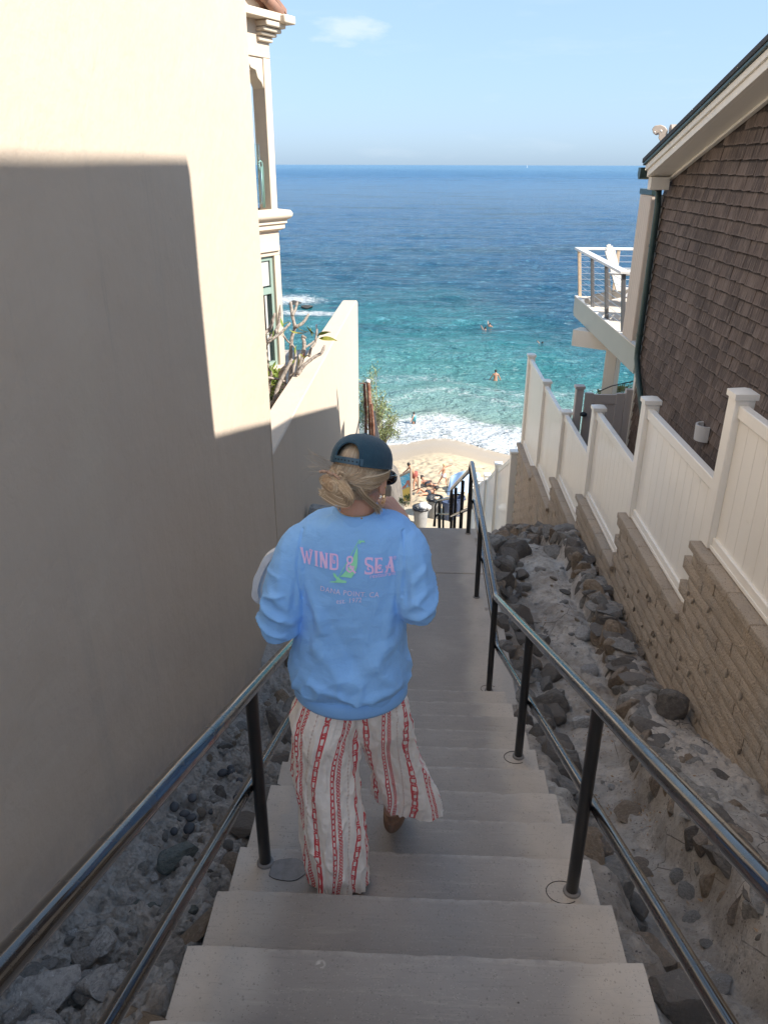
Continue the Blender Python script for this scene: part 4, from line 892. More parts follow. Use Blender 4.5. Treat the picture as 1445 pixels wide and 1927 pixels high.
# lower fence beyond, racked down the slope
lf_ = thing('lower_fence', 'far white vinyl fence running down the slope to the beach', 'fence', (2, 17, CZ-8))
LP = [(14.26, 5.13), (16.76, 6.33), (19.11, 7.53), (21.14, 8.49), (23.2, 9.5)]
for i, (y, d) in enumerate(LP):
    p = MB().box(1.90, 2.05, y-.075, y+.075, CZ-d-2.3, CZ-d).build('fence_post', M['vinyl'], lf_, bevel=.008)
    MB().box(1.88, 2.07, y-.095, y+.095, CZ-d-.02, CZ-d+.035).build('post_cap', M['vinyl'], p, bevel=.015)
for i in range(4):
    (ya, da), (yb, db) = LP[i], LP[i+1]; n = 9
    for k in range(n):
        a = (k+.02)/n; c = (k+.98)/n
        y0_, y1_ = ya+.08+(yb-ya-.16)*a, ya+.08+(yb-ya-.16)*c; d0, d1 = da+.18+(db-da)*a, da+.18+(db-da)*c
        MB().prism([(y0_, CZ-d0), (y1_, CZ-d1), (y1_, CZ-d1-1.95), (y0_, CZ-d0-1.95)], 1.965, 1.99, 'x').build('plank', M['vinyl'], lf_)
    MB().prism([(ya+.076, CZ-da-.10), (yb-.076, CZ-db-.10), (yb-.076, CZ-db-.20), (ya+.076, CZ-da-.20)], 1.955, 2.0, 'x').build('rail', M['vinyl'], lf_, bevel=.004)
# dark gap strip beside the first lower post, gate between fence and house
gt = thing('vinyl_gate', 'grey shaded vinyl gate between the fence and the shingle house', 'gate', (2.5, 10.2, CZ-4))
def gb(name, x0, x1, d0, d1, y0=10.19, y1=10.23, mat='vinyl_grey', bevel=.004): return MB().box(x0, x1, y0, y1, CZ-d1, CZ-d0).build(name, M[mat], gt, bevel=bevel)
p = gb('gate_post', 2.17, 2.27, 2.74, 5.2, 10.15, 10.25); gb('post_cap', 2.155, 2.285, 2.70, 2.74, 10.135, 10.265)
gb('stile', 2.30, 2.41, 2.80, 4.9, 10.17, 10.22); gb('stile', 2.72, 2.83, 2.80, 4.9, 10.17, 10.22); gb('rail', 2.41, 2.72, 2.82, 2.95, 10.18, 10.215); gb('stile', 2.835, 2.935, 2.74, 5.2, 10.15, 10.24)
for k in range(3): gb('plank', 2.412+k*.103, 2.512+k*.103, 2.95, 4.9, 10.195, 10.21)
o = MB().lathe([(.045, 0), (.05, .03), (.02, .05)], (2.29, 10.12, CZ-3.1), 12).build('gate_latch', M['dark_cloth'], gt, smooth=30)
# walkway behind the fence, shaded
tag(MB().box(2.19, 2.98, -1.2, 14.2, CZ-7.2, CZ-4.9).build('side_path', M['mortar']), kind='structure')
tag(MB().box(2.19, 2.98, -1.2, 7.0, CZ-4.9, CZ-4.2).build('side_path', M['mortar']), kind='structure')

# ---------------------------------------------------------------- deck
dk = thing('balcony_deck', 'raised seaside deck with cable railing beyond the shingle house', 'deck', (4.4, 12.5, CZ-2.3))
DY0, DY1, DX0, DX1 = 10.30, 14.7, 2.93, 6.2
MB().box(DX0, DX0+.05, DY0, DY1, CZ-2.56, CZ-2.215).build('fascia', M['trim_sage'], dk, bevel=.006)
MB().box(DX0, DX1, DY1, DY1+.05, CZ-2.52, CZ-2.215).build('fascia', M['trim_sage'], dk, bevel=.006)
bmh = MB().box(0, DX1-DX0-.06, 0, .142, -.04, 0).mesh('board', M['deck_board'])
for k in range(29): link('board', bmh, dk, (DX0+.055, DY0+.02+k*.15, CZ-2.20))
MB().box(DX0-.01, DX0+.055, DY0, DY1+.03, CZ-2.212, CZ-2.195).build('edge_trim', M['trim_cream'], dk, bevel=.003)
a30 = Matrix.Translation((3.06, 13.2, 0)) @ Matrix.Rotation(R(-35), 4, 'Z')
MB().box(-.44, 3.2, 0, .30, CZ-2.86, CZ-2.58, a30).build('beam', M['trim_cream'], dk, bevel=.006)
a31 = Matrix.Translation((3.22, 13.1, 0)) @ Matrix.Rotation(R(-35), 4, 'Z')
MB().box(0, .20, 0, .22, CZ-9, CZ-2.565, a31).build('column', M['trim_cream'], dk, bevel=.008)
MB().box(DX0+.3, DX1, DY0, DY0+.2, CZ-2.9, CZ-2.26).build('beam', M['trim_sage'], dk, bevel=.006)
lean = -.10
def rpost(x, y, mat='grey_metal', lx=lean, d0=1.385, d1=2.22, w=.055):
    b = MB(); b.beam((x, y, CZ-d1), (x+lx, y, CZ-d0), w, w, (0, 1, 0)); return b.build('railing_post', M[mat], dk, bevel=.004)
for y in (11.32, 12.39, 13.46): rpost(2.995, y)
rpost(3.0, 14.62, 'bare_wood'); rpost(3.60, 14.62, 'bare_wood', 0); rpost(4.9, 14.62, 'bare_wood', 0)
MB().box(2.83, 2.96, 11.25, 14.70, CZ-1.385, CZ-1.345).build('handrail', M['white_paint'], dk, bevel=.006)
MB().box(2.96, 3.3, 11.25, 11.37, CZ-1.384, CZ-1.346).build('handrail', M['white_paint'], dk, bevel=.006)
MB().box(2.96, DX1, 14.58, 14.70, CZ-1.384, CZ-1.346).build('handrail', M['white_paint'], dk, bevel=.006)
for k in range(7):
    t = (k+1)/8; d = 2.20-.82*t; x = 2.995+lean*t
    MB().tube([(x, 11.32, CZ-d), (x, 14.62, CZ-d)], .0035, 6).build('cable', M['steel_cable'], dk); MB().tube([(x, 14.62, CZ-d), (DX1, 14.62, CZ-d)], .0045, 6).build('cable', M['steel_cable'], dk)
# adirondack chairs
def chair(name, label, loc, rz):
    t = thing(name, label, 'chair', loc, 'white chairs on the deck'); t.rotation_euler.z = 0
    Mr = Matrix.Translation(loc) @ Matrix.Rotation(rz, 4, 'Z')      # local +x = the way it faces
    def bld(b, n, par=t, bev=.004): b.v = [tuple(Mr @ Vector(v)) for v in b.v]; return b.build(n, M['chair_white'], par, bevel=bev)
    for k in range(7):          # fan back
        s = (k-3)/3; hgt = .80-.10*s*s
        b = MB(); b.beam((-.12, s*.20, .22), (-.12-.38*hgt, s*.265, .24+hgt*.92), .056, .018, (1, 0, .4)); bld(b, 'back_slat')
    for k in range(6):
        b = MB(); x = -.10+k*.105; b.box(x, x+.09, -.27, .27, .24+.10*(k/5)**1.3, .26+.10*(k/5)**1.3); bld(b, 'seat_slat')
    for sy in (-1, 1):
        b = MB(); b.box(-.30, .42, sy*.33-.07, sy*.33+.07, .53, .553); bld(b, 'armrest')
        b = MB(); b.beam((.40, sy*.29, 0), (.36, sy*.29, .53), .10, .025, (0, 1, 0)); bld(b, 'leg')
        b = MB(); b.beam((-.62, sy*.25, .04), (.42, sy*.25, .34), .025, .11); bld(b, 'leg')
        b = MB(); b.beam((-.20, sy*.30, .10), (-.30, sy*.30, .53), .07, .025, (0, 1, 0)); bld(b, 'leg')
        b = MB(); b.lathe([(.05, -.014), (.05, .014)], (0, 0, 0), 12); b.v = [tuple(Matrix.Translation((-.60, sy*.27, .055)) @ Matrix.Rotation(R(90), 4, 'X') @ Vector(v)) for v in b.v]; bld(b, 'foot')
    b = MB(); b.box(-.245, -.22, -.30, .30, .50, .55); bld(b, 'back_rail')
    return t
chair('deck_chair', 'white slatted deck chair with high rounded back nearest the sea corner of the railing', (3.62, 13.75, CZ-2.20), R(-28))
chair('deck_chair', 'white slatted deck chair half hidden behind the wooden screen panel', (3.75, 12.3, CZ-2.20), R(160))
# cable and foliage under the deck
b = MB(); b.tube([at(1122, 737, 11.5), at(1150, 725, 11.5), at(1195, 715, 11.5)], .008, 6); o = b.build('stay_cable', M['dark_cloth'], None, origin=at(1150, 725, 11.5)); tag(o, 'thin black cable slanting up to the house under the deck', 'cable')
# ============================================================ HANDRAILS
def curve_pts(P, r=.06, n=5):
    """round the corners of a polyline"""
    P = [Vector(p) for p in P]; out = [P[0]]
    for i in range(1, len(P)-1):
        a = P[i]+(P[i-1]-P[i]).normalized()*r; c = P[i]+(P[i+1]-P[i]).normalized()*r
        for k in range(n+1):
            t = k/n; out.append(a*(1-t)**2+P[i]*2*t*(1-t)+c*t*t)
    return out+[P[-1]]
rl = lambda Y: .708+.4485*Y       # D of the top rail over the stairs
tD = lambda Y: H0+RISE*max(-7, math.ceil((Y-Y0)/RUN-1e-6)) if Y < Y0+RUN*11 else D_LAND
def make_rail(name, label, x, top_pts, mid_pts, posts, side=1):
    t = thing(name, label, 'handrail', (x, posts[0][0], CZ-posts[0][1]))
    MB().tube(curve_pts(top_pts), .0255, 20).build('top_rail', M['rail_metal'], t, smooth=40)
    MB().tube(curve_pts(mid_pts), .0215, 18).build('mid_rail', M['rail_metal'], t, smooth=40)
    for (y, base, tp) in posts:
        p = MB().tube([(x, y, CZ-base), (x, y, CZ-tp-.015)], .0235, 18).build('post', M['post_metal'], t, smooth=40)
        MB().lathe([(.034, 0), (.032, .010), (.026, .014)], (x, y, CZ-base-.001), 18).build('collar', M['smooth_cement'], p, smooth=40)
    return t
xr, xl = .635, -.555
Dr = rl(4.98)
top = [(xr, -1.2, CZ-rl(-1.2)), (xr, 4.98, CZ-Dr), (xr, 7.86, CZ-Dr-.01), (xr, 8.02, CZ-3.10), (xr-.01, 9.2, CZ-3.68), (xr-.02, 11.25, CZ-4.68), (xr-.02, 11.36, CZ-4.82), (xr-.02, 11.36, CZ-5.3)]
mid = [(xr+.042, -1.2, CZ-rl(-1.2)-.455), (xr+.042, 4.98, CZ-Dr-.455), (xr+.042, 7.86, CZ-Dr-.46), (xr+.04, 8.05, CZ-3.58), (xr, 9.2, CZ-4.16), (xr-.01, 11.2, CZ-5.14)]
make_rail('right_handrail', 'dark metal handrail with two pipes along the right side of the stairs', xr, top, mid,
          [(-.62, tD(-.62), rl(-.62)), (2.09, tD(2.09), rl(2.09)), (3.46, tD(3.46), rl(3.46)), (5.0, D_LAND, Dr), (6.45, D_LAND, Dr), (7.86, D_LAND, Dr), (9.1, D_LAND+.165*4, 3.66), (10.5, D_LAND+.165*8, 4.34), (11.36, D_LAND+.165*11, 4.8)])
make_rail('left_handrail', 'dark metal handrail with two pipes between the stairs and stucco wall', xl,
          [(xl, -1.2, CZ-rl(-1.2)), (xl, 4.9, CZ-rl(4.9))], [(xl-.042, -1.2, CZ-rl(-1.2)-.455), (xl-.042, 4.9, CZ-rl(4.9)-.455)],
          [(-.62, tD(-.62), rl(-.62)), (2.17, tD(2.17), rl(2.17)), (3.5, tD(3.5), rl(3.5)), (4.9, D_LAND, rl(4.9))])
# core drilled patches round the post feet
for nm, x, y, rx, ry, lab in (('cement_patch', -.465, 2.14, .072, .062, 'grey smooth cement patch on the step beside the left handrail post'),):
    n = 22; V = [(x, y, CZ-tD(2.13)+.003)]+[(x+rx*(1+.10*math.sin(k*.9+1)+.04*math.sin(k*2.1))*math.cos(2*math.pi*k/n), y+ry*(1+.10*math.sin(k*.7))*math.sin(2*math.pi*k/n)*.9, CZ-tD(2.13)+.0032) for k in range(n)]
    b = MB().add(V, [(0, k+1, (k+1) % n+1) for k in range(n)]); o = b.build('cement_patch', M['smooth_cement'], stair)
    b = MB().tube([Vector(v)+Vector((0, 0, -.0015)) for v in V[1:]]+[Vector(V[1])], .0015, 5); b.build('crack', M['shoe_lining'], stair)
for x, y in ((xr-.035, 2.085), (xr-.02, 3.45), (xr, 5.02)):
    b = MB().tube([(x+.062*math.cos(a), y+.050*math.sin(a), CZ-tD(y)+.001) for a in np.linspace(.6, 5.4, 24)], .0016, 5); b.build('drill_ring', M['shoe_lining'], stair)
# far lower handrail near the beach landing
t = thing('lower_handrail', 'thin metal handrail further down the stairs near the beach', 'handrail', at(835, 985, 20))
def q(x, y, Y=19.): return at(x, y, Y)
for name, pts, r in (('top_rail', [q(818, 990), q(819, 948), q(824, 942), q(848, 937, 18), q(862, 930, 17.)], .028), ('mid_rail', [q(816, 990), q(818, 973), q(824, 967), q(848, 967, 18), q(862, 965, 17.)], .026)):
    MB().tube(curve_pts(pts, .1), r, 10).build(name, M['rail_metal'], t, smooth=40)
for x, y0_, y1_, r in ((826.5, 942, 1000, .045), (834, 952, 1000, .026), (833, 970, 1000, .02)):
    MB().tube([q(x, y1_), q(x, y0_)], r, 10).build('post', M['post_metal'], t, smooth=40)
t = thing('beach_rail', 'thin black pipe rail crossing the sand behind the bins', 'railing', at(815, 930, 29.5))
b = MB(); b.tube(curve_pts([at(771, 926, 30), at(790, 918, 30), at(808, 913, 29.8), at(816, 914, 29.6), at(816, 945, 29.6)], .2), .022, 8); b.build('rail', M['post_metal'], t, smooth=True)
b = MB(); b.tube([at(816, 923, 29.6), at(875, 927, 29.6)], .015, 8); b.build('rail', M['post_metal'], t, smooth=True)

# ============================================================ BEACH THINGS
def bin_(name, label, loc, h, r, mat, lining=True):
    t = thing(name, label, 'trash can', loc); c = Vector(loc)
    MB().lathe([(r*.78, 0), (r*.80, .02), (r*.94, h*.80), (r*.97, h*.80), (r*.97, h*.82), (r*.99, h*.93), (r*1.06, h*.94), (r*1.06, h), (r*.97, h), (r*.90, h*.75), (r*.85, h*.7)], c, 28).build('body', M[mat], t, smooth=35)
    for s in (-1, 1):
        MB().box(c.x+s*r*.98-.04, c.x+s*r*.98+.04, c.y-.09, c.y+.09, c.z+h*.83, c.z+h*.92).build('handle', M[mat], t, bevel=.015)
    if lining:
        V = []; n = 28
        for k in range(n):
            a = 2*math.pi*k/n; rr = r*(1.085+.02*math.sin(k*2.3)); V += [(c.x+rr*math.cos(a), c.y+rr*math.sin(a), c.z+h*(.90+.02*math.sin(k*1.7))), (c.x+rr*math.cos(a), c.y+rr*math.sin(a), c.z+h*1.02), (c.x+rr*.88*math.cos(a), c.y+rr*.88*math.sin(a), c.z+h*1.01), (c.x+rr*.7*math.cos(a+.2), c.y+rr*.7*math.sin(a+.2), c.z+h*(.80+.03*math.sin(k*3.1)))]
        F = [(k*4+j, ((k+1) % n)*4+j, ((k+1) % n)*4+j+1, k*4+j+1) for k in range(n) for j in range(3)]+[tuple(k*4+3 for k in range(n))]
        MB().add(V, F).build('liner', M['bag_black'], t, smooth=True)
    return t
ZP = CZ-12.9
bin_('trash_can', 'grey round trash can with white bag on top, nearest on the beach landing', (.32, 27.15, ZP), .82, .30, 'bin_grey')
bin_('trash_can', 'grey round trash can behind the one holding a white bag', (.88, 28.05, ZP), .84, .30, 'bin_grey')
bin_('trash_can', 'blue recycling can with pale rim beside the grey cans', (1.45, 27.9, ZP), .80, .30, 'bin_blue', False)
bin_('trash_can', 'second blue recycling can partly behind the railing posts', (1.80, 28.3, ZP), .80, .28, 'bin_blue', False)
b = MB(); b.ell((.42, 27.05, ZP+.90), (.20, .17, .15), 18, 12); b.ell((.60, 27.0, ZP+.88), (.13, .11, .10), 14, 10)
b.v = [tuple(Vector(v)+Vector(v).normalized()*0+Vector((.02*noise.noise(Vector(v)*14), .02*noise.noise(Vector(v)*15+Vector((5, 0, 0))), .02*noise.noise(Vector(v)*13)))) for v in b.v]
o = b.build('plastic_bag', M['bag_white'], None, smooth=True, origin=(.42, 27.05, ZP+.8)); tag(o, 'crumpled white plastic bag on the nearest grey trash can', 'bag')
b = MB(); b.ell((.92, 27.95, ZP+.85), (.10, .08, .07), 10, 8); b.ell((1.02, 28.0, ZP+.86), (.05, .05, .05), 10, 8); o = b.build('litter', M['sign_wood'], None, smooth=True, origin=(.9, 28, ZP+.8)); tag(o, 'brown food wrapping on the rear grey trash can', 'litter')
# painted beach sign
sg = thing('beach_sign', 'painted beach mural sign with turquoise sky, red shape and yellow sand', 'sign', at(760, 950, 29))
def Q(x, y, Y=29.0): return at(x, y, Y+(773-x)*.03)
def panel(name, pts, mat, off=0, th=.03):
    V = [Q(*p)+Vector((0, -off, 0)) for p in pts]; n = len(V); V += [v+Vector((0, th, 0)) for v in V]
    return MB().add(V, [tuple(range(n)), tuple(range(2*n-1, n-1, -1))]+[(i, (i+1) % n, n+(i+1) % n, n+i) for i in range(n)]).build(name, M[mat], sg)
panel('board', [(746, 897), (772, 886), (772, 944), (746, 944)], 'sign_wood', 0)
panel('painted_sky', [(747.5, 900), (771, 889), (771, 915), (765, 916), (755, 922), (747.5, 925)], 'sign_blue', .008, .006)
panel('painted_sand', [(747.5, 925.4), (756, 922), (771, 915.6), (771, 943), (747.5, 943)], 'sign_yellow', .008, .006)
panel('painted_figure', [(754, 921), (759, 914), (763, 911), (765, 904), (770, 903), (771, 914), (768, 915), (767, 909), (763, 917)], 'sign_red', .016, .006)
for x, y0_, y1_ in ((745.5, 892, 950), (773.5, 880, 952)):
    b = MB(); b.beam(Q(x, y1_)+Vector((0, -.02, 0)), Q(x, y0_)+Vector((0, -.02, 0)), .07, .07, (0, 1, 0)); b.build('post', M['sign_wood'], sg, bevel=.006)
b = MB(); b.beam(Q(745, 897)+Vector((0, -.03, 0)), Q(773, 885.5)+Vector((0, -.03, 0)), .03, .06); b.build('frame', M['sign_wood'], sg, bevel=.004)
for x, y0_, y1_, lab in ((788, 896, 915, 'short wooden post standing in the sand right of the mural sign'), (743, 894, 910, 'weathered wooden post just left of the mural sign')):
    o = MB().tube([at(x, y1_+3, 31.), at(x, y0_, 31.)], .06, 8).build('wooden_post', M['sign_wood'], None, smooth=30, origin=at(x, y1_, 31.)); tag(o, lab, 'post')
# blue beach shade
bs = thing('beach_tent', 'light blue cloth beach shade pitched on the sand behind the railing', 'beach shade', at(870, 960, 31))
def bq(x, y, Y=31.): return at(x, y, Y)
V = []; nn = 14
for j in range(nn):
    for i in range(nn):
        u, v_ = i/(nn-1), j/(nn-1); px = 838+u*64+(1-v_)*10*(1-u); py = (900-18*math.sin(u*2.0+.4)+3)+(v_)*(40+30*u)
        V.append(bq(px, py, 31+.8*(1-v_)+.12*math.sin(u*9+v_*3)))
F = [(j*nn+i, j*nn+i+1, (j+1)*nn+i+1, (j+1)*nn+i) for j in range(nn-1) for i in range(nn-1)]
b = MB().add(V, F); o = b.build('cloth', M['sky_cloth'], bs, smooth=True); s_ = o.modifiers.new('solid', 'SOLIDIFY'); s_.thickness = .01
for p, r_ in (((842, 900), (841, 935)), ((890, 885), (890, 940))): MB().tube([bq(*r_, 31.9), bq(*p, 31.9)], .02, 8).build('pole', M['post_metal'], bs)
for px, py, w_, h_, mat, lab, cat in ((812, 938, .5, .32, 'teal', 'teal and yellow beach bag behind the trash cans', 'beach bag'), (819, 946, .35, .30, 'dark_cloth', 'black backpack lying beside the blue cans', 'backpack')):
    p = at(px, py, 29.2); p.z = max(p.z, ZP); b = MB(); b.ell(p, (w_/2, w_/3, h_/2), 14, 10); b.v = [tuple(Vector(v)+Vector((.03*noise.noise(Vector(v)*6), 0, .03*noise.noise(Vector(v)*7)))) for v in b.v]
    o = b.build(cat.replace(' ', '_'), M[mat], None, smooth=True, origin=p); tag(o, lab, cat)

# ---- small figures: one skinned body each
def figure(name, label, joints, edges, radii, mat, parts=(), group=None, root=0):
    me = bpy.data.meshes.new(name); og = Vector(joints[root]); me.from_pydata([tuple(Vector(j)-og) for j in joints], edges, [])
    o = bpy.data.objects.new(name, me); C.objects.link(o); o.location = og
    sk = o.modifiers.new('skin', 'SKIN'); sk.use_smooth_shade = True
    for v, r in zip(me.skin_vertices[0].data, radii): v.radius = (r, r) if not hasattr(r, '__len__') else r
    me.skin_vertices[0].data[root].use_root = True
    sb = o.modifiers.new('sub', 'SUBSURF'); sb.levels = 2; sb.render_levels = 2
    dg = bpy.context.evaluated_depsgraph_get(); dg.update(); me2 = bpy.data.meshes.new_from_object(o.evaluated_get(dg))
    o.modifiers.clear(); o.data = me2; me2.materials.clear(); me2.materials.append(M[mat]); me2.shade_smooth()
    tag(o, label, 'person', group)
    for pn, bd, pm in parts: bd.build(pn, M[pm], o, smooth=True)
    return o
def human(name, label, base, H, face, mat='tan_skin', legs=((0, 0), (0, 0)), arms=((.3, -.9), (-.3, -.9)), lean=0., cut=0., parts=(), hair='dark_hair'):
    """base: point under the hips on the ground; face: heading angle; arms: (forward, up) directions; cut: metres of the body under water"""
    f = Vector((math.cos(face), math.sin(face), 0)); s_ = Vector((-f.y, f.x, 0)); b0 = Vector(base)-Vector((0, 0, cut))
    P_ = lambda a, c, z: b0+f*(a+lean*max(0, z-.5*H))+s_*c+Vector((0, 0, z))
    J = [P_(0, 0, .52*H), P_(0, 0, .60*H), P_(0, 0, .72*H), P_(0, 0, .80*H), P_(.0, 0, .855*H), P_(.02*H, 0, .93*H)]
    E = [(0, 1), (1, 2), (2, 3), (3, 4), (4, 5)]; Rr = [.070*H, (.075*H, .055*H), (.088*H, .058*H), (.07*H, .05*H), .03*H, .053*H]
    for sd_, (af, au), (l0, l1) in zip((1, -1), arms, legs):
        n = len(J); sh = P_(0, sd_*.105*H, .80*H); dr = (f*af+s_*sd_*.35+Vector((0, 0, au))).normalized()
        J += [sh, sh+dr*.17*H, sh+dr*.32*H+f*.03*H]; E += [(3, n), (n, n+1), (n+1, n+2)]; Rr += [.032*H, .026*H, .020*H]
        n = len(J); hp = P_(0, sd_*.05*H, .50*H); J += [hp, P_(l0*.27*H, sd_*.06*H, .27*H), P_(l0*.27*H+l1*.25*H, sd_*.065*H, .035*H), P_(l0*.27*H+l1*.25*H+.07*H, sd_*.07*H, .015*H)]
        E += [(0, n), (n, n+1), (n+1, n+2), (n+2, n+3)]; Rr += [.052*H, .036*H, .022*H, .020*H]
    o = figure(name, label, J, E, Rr, mat)
    hb = MB().ell(J[5]+Vector((0, 0, .018*H))-f*.012*H, (.058*H, .058*H, .062*H), 14, 10); hb.build('hair', M[hair], o, smooth=True)
    for pn, z0, z1, r, pm in parts:
        ring = MB().lathe([(r*.9*H, z0*H), (r*1.02*H, (z0+z1)/2*H), (r*.95*H, z1*H)], b0+f*lean*max(0, (z0+z1)/2-.5)*H, 16, 1, .8); ring.build(pn, M[pm], o, smooth=True)
    return o
p = at(833, 925, 32.5); human('person', 'blond child in white and blue shorts walking on the sand', (p.x, 32.5, bz(p.x, 32.5)), 1.02, R(-20), 'tan_skin', legs=((.45, -.1), (-.4, -.5)), arms=((.9, .35), (-.5, -.6)), parts=(('shorts', .36, .54, .105, 'swim_white'),), hair='blond_hair')
p = at(781, 915, 31.8); human('person', 'sunburnt person in red swimwear bending over behind the mural sign', (p.x, 31.8, bz(p.x, 31.8)), 1.35, R(200), 'tan_skin', legs=((.3, -.1), (-.3, -.2)), lean=.55, arms=((.7, -.7), (.6, -.8)), parts=(('swimsuit', .44, .66, .11, 'red_cloth'),))
# lying sunbathers
def lying(label, px, py, Y, ang, L_, mat, suit):
    p = at(px, py, Y); z = bz(p.x, Y)+.08; f = Vector((math.cos(ang), math.sin(ang), 0)); s_ = Vector((-f.y, f.x, 0)); o0 = Vector((p.x, Y, z))
    J = [o0, o0+f*.2*L_, o0+f*.34*L_+Vector((0, 0, .05)), o0+f*.44*L_+Vector((0, 0, .14))]; E = [(0, 1), (1, 2), (2, 3)]; Rr = [.13*L_/1.6, .13*L_/1.6, .05, .10]
    for s in (1, -1):
        n = len(J); J += [o0+s_*s*.09-f*.05, o0+s_*s*.12-f*.32*L_+Vector((0, 0, .22 if s > 0 else .05)), o0+s_*s*.13-f*.52*L_]; E += [(0, n), (n, n+1), (n+1, n+2)]; Rr += [.08, .055, .035]
        n = len(J); J += [o0+f*.28*L_+s_*s*.18, o0+f*.16*L_+s_*s*.30, o0+f*.30*L_+s_*s*.34]; E += [(1, n), (n, n+1), (n+1, n+2)]; Rr += [.05, .04, .03]
    o = figure('person', label, J, E, Rr, mat)
    MB().ell(J[3]+f*.03, (.11, .11, .10), 12, 8).build('hair', M['dark_hair'], o, smooth=True); MB().ell(o0+f*.02, (.17, .17, .14), 12, 8).build('swimsuit', M[suit], o, smooth=True)
    w_ = MB().add([o0+f*a*L_+s_*c+Vector((0, 0, -.13+.01*math.sin(a*9))) for a in (-.62, -.2, .2, .6) for c in (-.42, 0, .42)], [(i*3+j, i*3+j+1, (i+1)*3+j+1, (i+1)*3+j) for i in range(3) for j in range(2)])
    return o
lying('sunbather with brown skin lying on the sand behind the near trash cans', 804, 917, 31.0, R(30), .95, 'tan_skin', 'dark_cloth')
lying('dark haired sunbather sitting low on the sand between sign and child', 806, 906, 32.4, R(120), 1.3, 'tan_skin', 'dark_cloth')
# people in the water
human('person', 'child in a teal rash shirt standing in the white foam', (-.03, 46.6, .0), 1.25, R(160), 'tan_skin', cut=.45, arms=((.25, -.95), (.2, -.95)), parts=(('rash_shirt', .52, .84, .115, 'rash_teal'), ('shorts', .36, .53, .10, 'dark_cloth')))
human('person', 'bare backed man standing waist deep in the turquoise water', (6.17, 58.3, 0), 1.78, R(90), 'tan_skin', cut=1.08, arms=((.1, -.7), (.1, -.7)))
for (x, y, lab, cut, a) in ((6.9, 77.5, 'dark haired swimmer furthest left, low in the blue water', 1.42, 100), (7.5, 79.5, 'swimmer with raised arm just behind the leftmost pair', 1.36, 60), (7.8, 69.5, 'lone swimmer with only the head above the water', 1.44, 90), (11.5, 70.3, 'swimmer splashing with one arm raised, nearest the fence', 1.34, 130)):
    human('person', lab, (x, y, 0), 1.72, R(a), 'tan_skin', cut=cut, arms=((.5, .8 if a != 90 else -.2), (.2, -.3)))
# sailboat on the horizon
sb_ = thing('sailboat', 'tiny white sailboat on the horizon', 'sailboat', (700, 5500, 0))
MB().prism([(-5, 1.2), (5, 1.2), (4, 0), (-4, 0)], 5499, 5501.5, 'y').build('hull', M['white_paint'], sb_).location.x += 0
for o in list(sb_.children): o.location = (0, 0, 0); o.data.transform(Matrix.Translation((700, 0, 0)))
MB().add([(700-.5, 5500, 2), (700+4, 5500, 2), (700-.5, 5500, 17), (700-.5, 5500.3, 2), (700+4, 5500.3, 2), (700-.5, 5500.3, 17)], [(0, 1, 2), (3, 5, 4), (0, 3, 4, 1), (1, 4, 5, 2), (2, 5, 3, 0)]).build('sail', M['white_paint'], sb_)
# rocks in the surf
sr = 0
for x, y, s, lab in ((-14.5, 92, 1.5, 'low dark rock awash in white surf, nearest the villa corner'), (-17.5, 95, 1.9, 'dark reef rock breaking the waves further left of the surf rock'), (-12.6, 89.5, .9, 'small dark rock tip in the foam beside the larger surf rock')):
    o = link('surf_rock', rock('sea_rock', sr, 'sharp'), None, (x, y, .0), (0, 0, x), (s*1.1, s*.7, s*.32)); sr += 1; tag(o, lab, 'rock')
# boulders near the beach landing
for x, y, w_, h_, lab, kk in ((-.70, 27.6, .55, 2.25, 'tall dark boulder left of the trash cans', 'rock_dark'), (-1.75, 27.2, .95, 1.7, 'broad dark boulder behind the tall one', 'rock_dark'), (-.22, 26.6, .36, .5, 'low grey boulder at the foot of the tall dark one', 'rock_grey')):
    zb = CZ-12.9
    o = link('boulder', rock(kk, 1, 'sharp'), None, (x, y, zb+h_*.35), (.1, .12, x*3), (w_, w_, h_*.85)); tag(o, lab, 'boulder')

